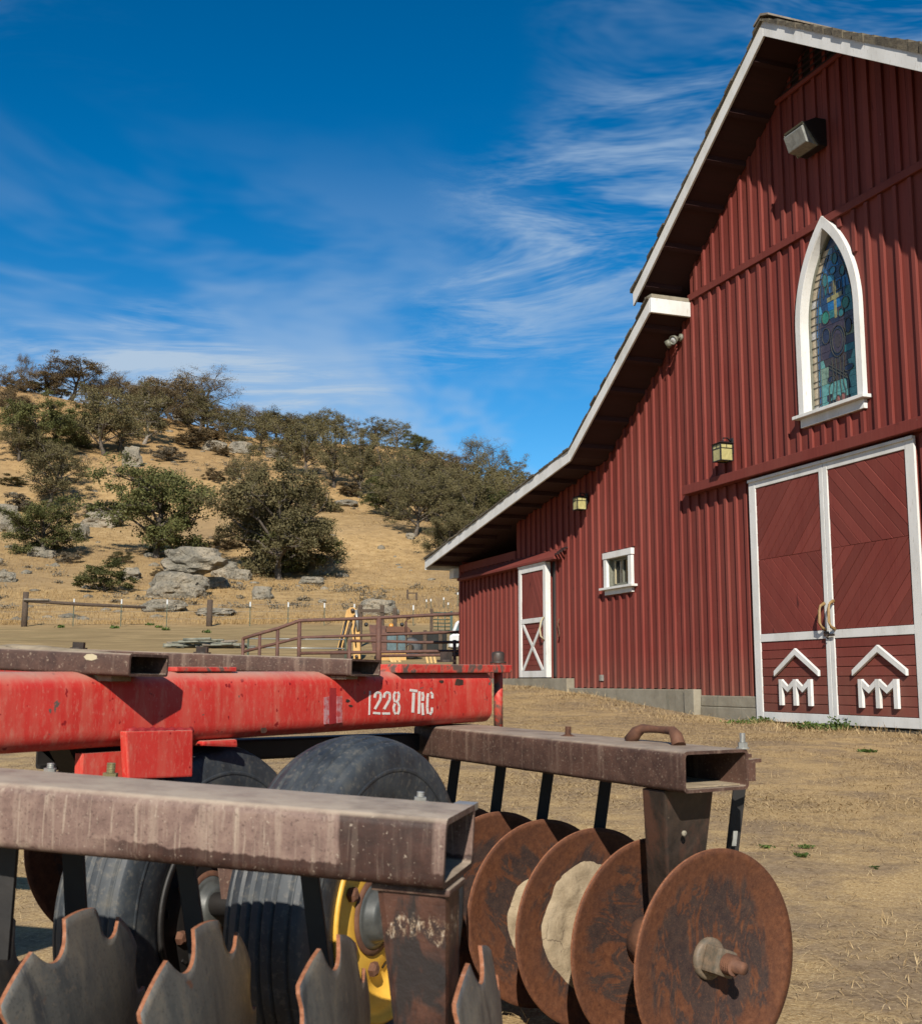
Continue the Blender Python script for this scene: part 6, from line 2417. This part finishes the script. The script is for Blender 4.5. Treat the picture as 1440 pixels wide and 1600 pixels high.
# ------------------------------------------------------------------ trees
def tree_parts(kind, seed):
    """unit tree: about one unit tall and one unit wide; returns trunk mesh and crown mesh"""
    rg = random.Random(seed)
    nr_ = np.random.RandomState(seed)
    tb = MB()
    tips = []
    spec = dict(green=(13, 4, 3, 0.04, 120, 0.0140), olive=(11, 4, 3, 0.12, 72, 0.0135), brown=(11, 4, 3, 0.10, 80, 0.0135), bare=(9, 4, 4, 0.20, 16, 0.010), bush=(9, 3, 3, 0.02, 90, 0.022), snag=(5, 2, 2, 0.3, 0, 0.02))[kind]
    n1, n2, n3, th, nl, ls = spec
    r0 = 0.030 if kind != 'bush' else 0.014
    lean = Vector((rg.uniform(-0.06, 0.06), rg.uniform(-0.05, 0.05), 0))
    nf = 6 if kind != 'bush' else 5
    hub = Vector((0, 0, th)) + lean
    top = Vector((lean.x * 2 + rg.uniform(-.04, .04), lean.y * 2, 0.62))
    tb.tube([(0, 0, -0.06), Vector((0, 0, th * 0.5)) + lean * 0.6, hub, hub.lerp(top, 0.5) + Vector((rg.uniform(-.03, .03), 0, 0)), top], [r0 * 1.5, r0 * 1.05, r0 * 0.9, r0 * 0.55, r0 * 0.2], nf)

    def crown_r(z):
        # half width of the crown at height z
        u = (z - 0.10) / 0.9
        if kind == 'bush':
            return 0.5 * math.sqrt(max(1 - (z / 1.0) ** 2, 0.02))
        return 0.50 * math.sqrt(max(0.05, 1 - ((u - 0.42) / 0.60) ** 2))
    for i in range(n1):
        f = (i + 0.5) / n1
        start = hub.lerp(top, f * 0.9 * (0.6 + 0.4 * rg.random())) if kind != 'bush' else Vector((rg.uniform(-.04, .04), rg.uniform(-.04, .04), 0.02))
        a = i * 2.4 + rg.uniform(-0.5, 0.5)
        ze = min(0.95, (0.07 if kind in ('green', 'bush') else 0.22 if kind != 'bare' else 0.32) + 0.76 * f + rg.uniform(-0.10, 0.12))
        rr_ = crown_r(ze) * rg.uniform(0.55, 0.95)
        end = Vector((math.cos(a) * rr_, math.sin(a) * rr_, ze))
        mid = start.lerp(end, 0.5) + Vector((rg.uniform(-.05, .05), rg.uniform(-.05, .05), rg.uniform(-0.02, 0.07)))
        tb.tube([start, mid, end], [r0 * 0.5, r0 * 0.33, r0 * 0.12], 5, cap=False)
        tips.append(end)
        for j in range(n2):
            s0 = mid.lerp(end, rg.uniform(0.0, 0.9))
            e2 = s0 + Vector((rg.gauss(0, 0.13), rg.gauss(0, 0.13), rg.uniform(-0.06, 0.17)))
            m2 = s0.lerp(e2, 0.5) + Vector((rg.gauss(0, 0.02), rg.gauss(0, 0.02), rg.gauss(0, 0.02)))
            tb.tube([s0, m2, e2], [r0 * 0.22, r0 * 0.15, r0 * 0.07], 4, cap=False)
            tips.append(e2)
            for k in range(n3):
                s3 = m2.lerp(e2, rg.random())
                e3 = s3 + Vector((rg.gauss(0, 0.07), rg.gauss(0, 0.07), rg.gauss(0.015, 0.06)))
                tb.tube([s3, e3], [r0 * 0.10, r0 * 0.04], 3, cap=False)
                tips.append(e3)
                if kind == 'bare':
                    for q in range(3):
                        e4 = e3 + Vector((rg.gauss(0, 0.045), rg.gauss(0, 0.045), rg.gauss(0.015, 0.04)))
                        tb.tube([e3, e4], [r0 * 0.06, r0 * 0.035], 3, cap=False)
                        tips.append(e4)
    tm = tb.mesh('trunk_' + kind, fix=False)
    if nl == 0:
        return tm, None
    # leaves: small folded quads gathered in clumps round the twig ends
    T = np.array([tuple(t) for t in tips])
    keep = T[:, 2] > 0.03
    T = T[keep]
    # some clumps dense, some thin, so that the sky shows through
    w = nr_.uniform(0.25, 1.7, len(T))
    cnt = np.maximum((nl * w).astype(int), 1)
    C = np.repeat(T, cnt, 0)
    sg = np.repeat(nr_.uniform(0.022, 0.05, len(T)), cnt)[:, None]
    P = C + nr_.normal(0, 1, C.shape) * sg * np.array([1, 1, 0.75])
    P[:, 2] = np.maximum(P[:, 2], 0.01)
    n = len(P)
    d1 = nr_.normal(0, 1, (n, 3))
    d1 /= np.linalg.norm(d1, axis=1)[:, None]
    d2 = np.cross(d1, nr_.normal(0, 1, (n, 3)))
    d2 /= np.linalg.norm(d2, axis=1)[:, None] + 1e-9
    L = ls * nr_.uniform(0.5, 1.15, (n, 1))
    v = np.stack([P - d1 * L, P + d2 * L * 0.55, P + d1 * L, P - d2 * L * 0.5], 1).reshape(-1, 3)
    f = np.arange(4 * n).reshape(n, 4)
    return tm, np_mesh('crown_' + kind, v, f)


LIB = {}
for kind, seeds in dict(green=(11, 12, 13), olive=(21, 22, 23), brown=(31, 32), bare=(41, 42, 43), bush=(51, 52, 53), snag=(61,)).items():
    LIB[kind] = [tree_parts(kind, s) for s in seeds]
LEAF = dict(green='leaf_green', olive='leaf_olive', brown='leaf_brown', bare='leaf_brown', bush='leaf_grey', snag='leaf_grey')


def tree(px, py, top, wpx, kind, label, mat=None, bark='bark', group='oaks on the hillside', cat='tree', name=None, pt=None, spin=None):
    p = on_ground(px, py) if pt is None else pt
    s = p.y / 1839
    h = (py - top) * s
    w = wpx * s * 1.12
    i = tree.n
    tree.n += 1
    tm, cm = LIB[kind][i % len(LIB[kind])]
    e = empty(name or ('shrub' if kind == 'bush' else 'oak_tree'), p, 0, label, cat, group)
    mn = mat or LEAF[kind]

    rz = (i * 2.399) % 6.283 if spin is None else spin
    for nm, me, m_ in (('trunk', tm, bark), ('crown', cm, mn)):
        if me is None:
            continue
        if not me.materials:
            me.materials.append(MATS[m_])
        o = bpy.data.objects.new(nm, me)
        o.material_slots[0].link = 'OBJECT'
        o.material_slots[0].material = MATS[m_]
        o.scale = (w / 0.98, w / 0.98, h / 0.98)
        o.rotation_euler = (0, 0, rz)
        COL.objects.link(o)
        o.parent = e
    return e


tree.n = 0

# trees with a look of their own
tree(245, 872, 712, 160, 'green', 'broad dark green oak in the middle of the slope, above the balanced boulder', group='oaks on the hillside')
tree(436, 905, 718, 168, 'green', 'biggest green oak, right of the balanced boulder', mat='leaf_olive')
tree(452, 898, 795, 130, 'green', 'low bright green oak in front of the biggest oak')
tree(404, 892, 740, 100, 'olive', 'olive oak joined to the left side of the biggest oak')
tree(66, 868, 775, 112, 'green', 'spreading green oak on rocks at the left of the slope')
tree(72, 792, 690, 110, 'olive', 'olive oak above the left green oak')
tree(58, 712, 618, 110, 'green', 'dark oak at the far left below the bare summit')
tree(165, 712, 598, 100, 'olive', 'tall thin-crowned oak left of the white trunk')
tree(224, 694, 605, 90, 'olive', 'oak with a pale straight trunk on the upper slope', bark='pale_bark')
tree(110, 600, 533, 105, 'brown', 'dense brown oak crowning the left summit')
tree(35, 592, 540, 26, 'bare', 'small bare tree at the left end of the skyline')
tree(48, 594, 553, 18, 'bare', 'smallest bare tree, beside the one at the left end of the skyline')
tree(182, 598, 546, 54, 'bare', 'grey bare oak right of the brown summit oak')
tree(268, 630, 562, 100, 'brown', 'rounded brown oak left of the great bare oak')
tree(318, 628, 541, 84, 'bare', 'great bare spreading oak on the skyline')
tree(325, 645, 604, 52, 'brown', 'red-brown oak below the great bare oak')
tree(378, 652, 605, 40, 'bare', 'upright bare oak right of the great bare oak')
tree(402, 655, 610, 50, 'bare', 'brown twiggy oak where the skyline dips', mat='leaf_brown')
tree(556, 692, 638, 16, 'snag', 'dead snag poking above the skyline', bark='pale_bark', name='dead_tree')
tree(582, 697, 652, 56, 'olive', 'flat-topped oak right of the dead snag')
tree(620, 704, 657, 46, 'olive', 'thin oak between the flat-topped oak and the round one')
tree(653, 714, 674, 40, 'green', 'round dark oak standing alone on the ridge', bark='bark')
tree(742, 752, 686, 52, 'bare', 'tall twiggy oak on the right end of the ridge', mat='leaf_olive')
tree(768, 758, 694, 50, 'bare', 'twiggy oak next to the tallest on the right end of the ridge', mat='leaf_olive')
tree(798, 768, 706, 52, 'olive', 'last oak of the ridge before the barn roof')
tree(702, 884, 790, 76, 'green', 'grey-green oak at the edge of the barn eave', mat='leaf_olive')
tree(160, 925, 868, 84, 'bush', 'leaning shrub beside rocks above the fence', mat='leaf_green', cat='shrub')
tree(152, 812, 778, 56, 'bush', 'round grey leafless shrub left of the central oak', cat='shrub')
tree(355, 858, 833, 60, 'bush', 'low purple-brown shrub between the two big oaks', mat='leaf_brown', cat='shrub')
tree(862, 770, 728, 20, 'bare', 'tip of a twiggy oak just above the barn roof', mat='leaf_olive')

# the rest of the wood, row by row; each is placed by its own place in the row
rows = [
    ('on the skyline', [(75, 612, 572, 60, 'brown'), (160, 606, 560, 56, 'brown'), (235, 622, 576, 70, 'brown'), (298, 636, 578, 60, 'brown'), (418, 668, 624, 56, 'olive'), (448, 680, 644, 50, 'brown'), (8, 640, 578, 60, 'brown'), (145, 605, 572, 50, 'brown'), (215, 612, 570, 46, 'bare'), (345, 648, 612, 44, 'brown'), (432, 676, 634, 60, 'olive'), (462, 682, 640, 56, 'olive'), (490, 688, 642, 46, 'olive'),
                        (505, 690, 636, 40, 'olive'), (530, 694, 646, 52, 'olive'), (690, 732, 706, 40, 'olive'), (715, 742, 712, 40, 'bare'), (818, 776, 730, 40, 'olive'), (840, 790, 748, 30, 'olive')]),
    ('on the upper slope', [(185, 704, 630, 90, 'olive'), (310, 676, 612, 64, 'olive'), (20, 668, 610, 60, 'brown'), (120, 700, 636, 90, 'green'), (200, 660, 590, 80, 'brown'), (245, 668, 600, 70, 'brown'), (290, 664, 608, 60, 'brown'), (362, 690, 640, 70, 'olive'), (405, 704, 645, 76, 'olive'),
                            (445, 740, 652, 84, 'olive'), (482, 745, 655, 76, 'olive'), (522, 762, 662, 78, 'olive'), (560, 778, 672, 76, 'olive'), (600, 792, 685, 80, 'olive'), (640, 770, 700, 70, 'olive'), (675, 770, 705, 76, 'brown'),
                            (712, 780, 716, 84, 'brown'), (750, 790, 722, 80, 'olive'), (790, 800, 730, 80, 'olive'), (825, 810, 748, 70, 'olive')]),
    ('in the lower wood', [(625, 812, 715, 84, 'olive'), (665, 815, 712, 84, 'olive'), (705, 815, 722, 88, 'olive'), (745, 820, 728, 88, 'olive'), (800, 820, 742, 90, 'olive'), (30, 720, 655, 70, 'olive'), (605, 806, 720, 70, 'green'), (648, 838, 725, 90, 'olive'), (690, 834, 738, 90, 'olive'), (728, 850, 745, 90, 'olive'), (768, 845, 760, 90, 'green'), (738, 880, 800, 60, 'green'), (385, 800, 705, 70, 'olive'), (470, 820, 735, 90, 'olive'),
                           (100, 760, 690, 60, 'olive')]),
]
look = dict(green='green', olive='olive', brown='brown', bare='bare')
for where, lst in rows:
    lst = sorted(lst)
    for k, (px, py, top, w, kind) in enumerate(lst):
        tree(px, py, top, w, kind, '%s oak %s, %s from the left of the crowded ones' % (look[kind], where, ord_(k)))
shr = sorted([(35, 612, 588, 44), (60, 610, 586, 40), (95, 604, 588, 40), (300, 700, 664, 70), (328, 692, 658, 56), (262, 720, 690, 50), (335, 752, 728, 34), (360, 742, 722, 24), (140, 640, 622, 30), (20, 760, 738, 46), (30, 800, 765, 50),
              (345, 712, 694, 34), (250, 905, 884, 30), (190, 880, 858, 40), (110, 880, 858, 40), (515, 800, 776, 40), (545, 776, 750, 40), (620, 812, 790, 36), (90, 655, 640, 26), (155, 660, 645, 24)])
rgs = random.Random(8)
for k, (px, py, top, w) in enumerate(shr):
    tree(px, py, top, w, 'bush', 'low shrub among the rocks of the hillside, %s from the left' % ord_(k), mat=rgs.choice(['leaf_grey', 'leaf_olive', 'leaf_grey', 'leaf_brown']), group='shrubs on the hillside', cat='shrub')

# ------------------------------------------------------------------ straw and grass (nobody could count it)
def blades(n, sampler, lmin, lmax, wmin, wmax, lay, seed, bend=0.35):
    r_ = np.random.RandomState(seed)
    P = sampler(r_, n)
    n = len(P)
    z = gz(P[:, 0], P[:, 1])
    an = r_.uniform(0, 2 * np.pi, n)
    el = np.clip(r_.normal(lay, 0.28 if lay > 0.2 else 0.10, n), 0.02, 1.5)
    L = r_.uniform(lmin, lmax, n)
    Wd = r_.uniform(wmin, wmax, n)
    d = np.stack([np.cos(an) * np.cos(el), np.sin(an) * np.cos(el), np.sin(el)], 1)
    sd = np.stack([-np.sin(an), np.cos(an), np.zeros(n)], 1)
    # let the broad side look up a little
    B = np.stack([P[:, 0], P[:, 1], z - 0.002], 1)
    M = B + d * (L * 0.55)[:, None] + np.array([0, 0, 1]) * (0.006 + L * 0.05)[:, None]
    d2 = d.copy()
    d2[:, 2] -= bend * r_.rand(n)
    T = M + d2 * (L * 0.45)[:, None]
    T[:, 2] = np.maximum(T[:, 2], z + 0.003)
    h = (Wd / 2)[:, None]
    v = np.stack([B - sd * h, B + sd * h, M + sd * h * 0.8, M - sd * h * 0.8, T], 1).reshape(-1, 3)
    k = np.arange(n) * 5
    f = np.concatenate([np.stack([k, k + 1, k + 2], 1), np.stack([k, k + 2, k + 3], 1), np.stack([k + 3, k + 2, k + 4], 1)])
    return v, f


def facade_side(P):
    """keep points in front of the barn wall"""
    return (P[:, 0] * N_FAC.x + P[:, 1] * N_FAC.y) > -9.1214 + 0.12


def yard(r_, n):
    y = 1.6 + (r_.rand(n) ** 0.62) * 21
    x = (r_.uniform(-0.45, 0.46, n)) * y + r_.normal(0, 0.3, n)
    P = np.stack([x, y], 1)
    dens = vnoise(x, y, 1.4, 7) + 0.7 * vnoise(x, y, 0.45, 8) + 0.35
    return P[(r_.rand(n) < np.clip(dens * 1.5, 0.06, 1)) & facade_side(P)]


v1, f1 = blades(330000, yard, 0.02, 0.085, 0.0016, 0.0036, 0.08, 1)


def tufts(r_, n):
    c = 180
    cy_ = 2.4 + (r_.rand(c) ** 0.8) * 16
    cx_ = r_.uniform(-0.38, 0.42, c) * cy_
    i = r_.randint(0, c, n)
    P = np.stack([cx_[i] + r_.normal(0, 0.045, n), cy_[i] + r_.normal(0, 0.045, n)], 1)
    return P[facade_side(P)]


v2, f2 = blades(1500, tufts, 0.02, 0.06, 0.0016, 0.003, 0.75, 2)
f2 = f2 + len(v1)


def wallfoot(r_, n):
    s_ = r_.uniform(9.0, 20.5, n)
    q = np.abs(r_.normal(0, 0.45, n)) + 0.16
    P = np.stack([N_FAC.x * (-9.1214 + q) + D_FAC.x * s_, N_FAC.y * (-9.1214 + q) + D_FAC.y * s_], 1)
    return P[(r_.rand(n) < np.clip(vnoise(P[:, 0], P[:, 1], 1.1, 12) * 2 + 0.5, 0.05, 1))]


v3, f3 = blades(9000, wallfoot, 0.05, 0.17, 0.003, 0.006, 0.30, 3)
f3 = f3 + len(v1) + len(v2)


def faryard(r_, n):
    y = 7.5 + r_.rand(n) * 17
    x = r_.uniform(-0.2, 0.42, n) * y
    P = np.stack([x, y], 1)
    dens = vnoise(x, y, 1.3, 21) + 0.8 * vnoise(x, y, 0.5, 22) + 0.12
    return P[(r_.rand(n) < np.clip(dens * 1.8, 0.02, 1)) & facade_side(P)]


v4, f4 = blades(80000, faryard, 0.04, 0.11, 0.003, 0.006, 0.10, 6)
f4 = f4 + len(v1) + len(v2) + len(v3)
st = add('straw', np_mesh('straw', np.concatenate([v1, v2, v3, v4]), np.concatenate([f1, f2, f3, f4])), None, MATS['straw'])
tag(st, 'dry straw and cut stubble littering the yard', 'straw', kind='stuff')


def meadow(r_, n):
    y = 57.5 + r_.rand(n) ** 1.5 * 40
    x = r_.uniform(-0.42, 0.05, n) * y
    P = np.stack([x, y], 1)
    return P[r_.rand(n) < np.clip(vnoise(x, y, 3.0, 9) * 2 + 0.7, 0.15, 1)]


v, f = blades(45000, meadow, 0.10, 0.26, 0.010, 0.022, 1.0, 5)
mg = add('dry_grass', np_mesh('dry_grass', v, f), None, material('meadow_straw', lambda t, b: t.ramp(t.noise(t.map(t.pos(), scale=(1.2, 1.2, 1)), 1, 4, 0.65), [(0.3, (0.33, 0.20, 0.075)), (0.55, (0.48, 0.31, 0.12)), (0.8, (0.60, 0.42, 0.19))]), 0.85))
tag(mg, 'standing golden grass beyond the fence', 'grass', kind='stuff')


# tufts, low scrub and loose stones too many to count on the hillside
def hillside(r_, n):
    y = 62 + r_.rand(n) ** 0.8 * 112
    x = r_.uniform(-0.43, 0.10, n) * y
    P = np.stack([x, y], 1)
    return P[r_.rand(n) < np.clip(vnoise(x, y, 5.0, 31) * 2.2 + 1.2 * vnoise(x, y, 1.6, 32) + 0.35, 0.03, 1)]


v, f = blades(80000, hillside, 0.10, 0.28, 0.015, 0.035, 0.8, 15)
hg = add('hill_grass', np_mesh('hill_grass', v, f), None, MATS['meadow_straw'])
tag(hg, 'tufted dry grass over the hillside', 'grass', kind='stuff')
r_ = np.random.RandomState(77)
cy_ = 66 + r_.rand(420) ** 0.9 * 105
cx_ = r_.uniform(-0.42, 0.06, 420) * cy_
kp = vnoise(cx_, cy_, 14, 35) > -0.12
cx_, cy_ = cx_[kp], cy_[kp]
sz_ = r_.uniform(0.15, 0.55, len(cx_))
ii = np.repeat(np.arange(len(cx_)), 60)
q = r_.normal(0, 1, (len(ii), 3)) * sz_[ii][:, None] * np.array([0.8, 0.8, 0.45])
q[:, 2] = np.abs(q[:, 2])
q += np.stack([cx_, cy_, gz(cx_, cy_)], 1)[ii]
d1 = r_.normal(0, 1, q.shape)
d1 /= np.linalg.norm(d1, axis=1)[:, None]
d2 = np.cross(d1, r_.normal(0, 1, q.shape))
d2 /= np.linalg.norm(d2, axis=1)[:, None]
L = r_.uniform(0.05, 0.13, (len(q), 1))
v = np.stack([q - d1 * L, q + d2 * L * 0.5, q + d1 * L, q - d2 * L * 0.5], 1).reshape(-1, 3)
sc_ = add('scrub', np_mesh('scrub', v, np.arange(len(v)).reshape(-1, 4)), None, MATS['leaf_grey'])
tag(sc_, 'low brown scrub dotted over the hillside', 'scrub', kind='stuff')
sv, sf = [], []
bm = bmesh.new()
bmesh.ops.create_icosphere(bm, subdivisions=1, radius=1.0)
iv = np.array([tuple(v_.co) for v_ in bm.verts])
fi = np.array([[v_.index for v_ in f_.verts] for f_ in bm.faces])
bm.free()
for k in range(260):
    yy = 60 + r_.rand() ** 1.3 * 95
    xx = r_.uniform(-0.41, 0.02) * yy
    if vnoise(np.array([xx]), np.array([yy]), 9, 41)[0] < -0.05:
        continue
    s_ = r_.uniform(0.08, 0.42) * (0.6 + 0.8 * r_.rand())
    vv = iv * (1 + r_.uniform(-0.25, 0.25, (len(iv), 1))) * np.array([s_ * r_.uniform(0.9, 1.6), s_, s_ * r_.uniform(0.4, 0.75)])
    sf.append(fi + len(iv) * len(sv))
    sv.append(vv + np.array([xx, yy, gz1(xx, yy)]))
ru = add('rubble', np_mesh('rubble', np.concatenate(sv), np.concatenate(sf)), None, MATS['rock'])
tag(ru, 'loose pale stones scattered over the hillside', 'stones', kind='stuff')


# ------------------------------------------------------------------ green weeds
def weed(P, size, n, seed, label, h=0.6):
    r_ = np.random.RandomState(seed)
    e = empty('weed', (P[0], P[1], gz1(P[0], P[1])), 0, label, 'weed', 'green weeds in the yard')
    q = r_.normal(0, 1, (n, 3)) * np.array([size, size, size * h * 0.5])
    q[:, 2] = np.abs(q[:, 2]) + 0.01
    d1 = r_.normal(0, 1, (n, 3))
    d1[:, 2] *= 0.5
    d1 /= np.linalg.norm(d1, axis=1)[:, None]
    d2 = np.cross(d1, r_.normal(0, 1, (n, 3)))
    d2 /= np.linalg.norm(d2, axis=1)[:, None]
    L = r_.uniform(0.012, 0.03, (n, 1)) * min(1.0, size / 0.05)
    v = np.stack([q - d1 * L, q + d2 * L * 0.6, q + d1 * L, q - d2 * L * 0.6], 1).reshape(-1, 3)
    add('leaves', np_mesh('leaves', v, np.arange(4 * n).reshape(n, 4)), e, MATS['weed_green'])
    m = MB()
    for k in range(6):
        a = k * 1.05
        m.tube([(0, 0, -0.02), (math.cos(a) * size * 0.5, math.sin(a) * size * 0.5, size * 0.4), (math.cos(a) * size * 1.1, math.sin(a) * size * 1.1, size * h * 0.6)], 0.003, 4, cap=False)
    m.build('stem', MATS['weed_green'], e)


def wallpt(x, q):
    p = barn_pt(x, -q, 0)
    return (p.x, p.y)


weed(wallpt(0.23, 0.20), 0.075, 300, 1, 'leafy green weed at the foot of the right door leaf', 1.7)
weed(wallpt(-0.12, 0.30), 0.08, 220, 2, 'green weed patch below the door joint', 0.8)
weed(wallpt(-0.48, 0.24), 0.08, 130, 6, 'thin strip of weeds under the left door leaf', 0.6)
weed(wallpt(-1.30, 0.22), 0.08, 200, 3, 'green weed patch at the left foot of the big door', 0.7)
weed(wallpt(-1.15, 0.62), 0.09, 110, 4, 'flat weeds in front of the left door leaf', 0.4)
for k, (px, py, sz, lb) in enumerate(((1258, 1327, 0.020, 'small green weed in the bare yard, upper of a close pair'), (1253, 1340, 0.020, 'small green weed in the bare yard, lower of a close pair'), (1195, 1326, 0.016, 'tiny green weed just right of the big rusty disc'),
                                      (1355, 1176, 0.04, 'flat green weed in the yard in front of the right leaf'), (1368, 1359, 0.010, 'tiniest green sprout at the right of the yard'))):
    p = on_ground(px, py, 2.0, 20.0)
    weed((p.x, p.y), sz, 70, 20 + k, lb, 0.4)
for k, (px, py) in enumerate(((178, 982), (235, 977), (248, 981), (258, 985), (95, 981), (324, 989))):
    p = on_ground(px, py, 30, 70)
    r_ = np.random.RandomState(60 + k)
    e = empty('weed', p, 0, 'dark green weed clump along the fence line, %s of six' % ord_(k), 'weed', 'weeds along the fence line')
    q = r_.normal(0, 1, (60, 3)) * np.array([0.09, 0.07, 0.04])
    q[:, 2] = np.abs(q[:, 2]) + 0.02
    d1 = r_.normal(0, 1, (60, 3)) * 0.035
    d2 = r_.normal(0, 1, (60, 3)) * 0.03
    v = np.stack([q - d1, q + d2, q + d1, q - d2], 1).reshape(-1, 3)
    add('leaves', np_mesh('leaves', v, np.arange(240).reshape(60, 4)), e, MATS['weed_green'])
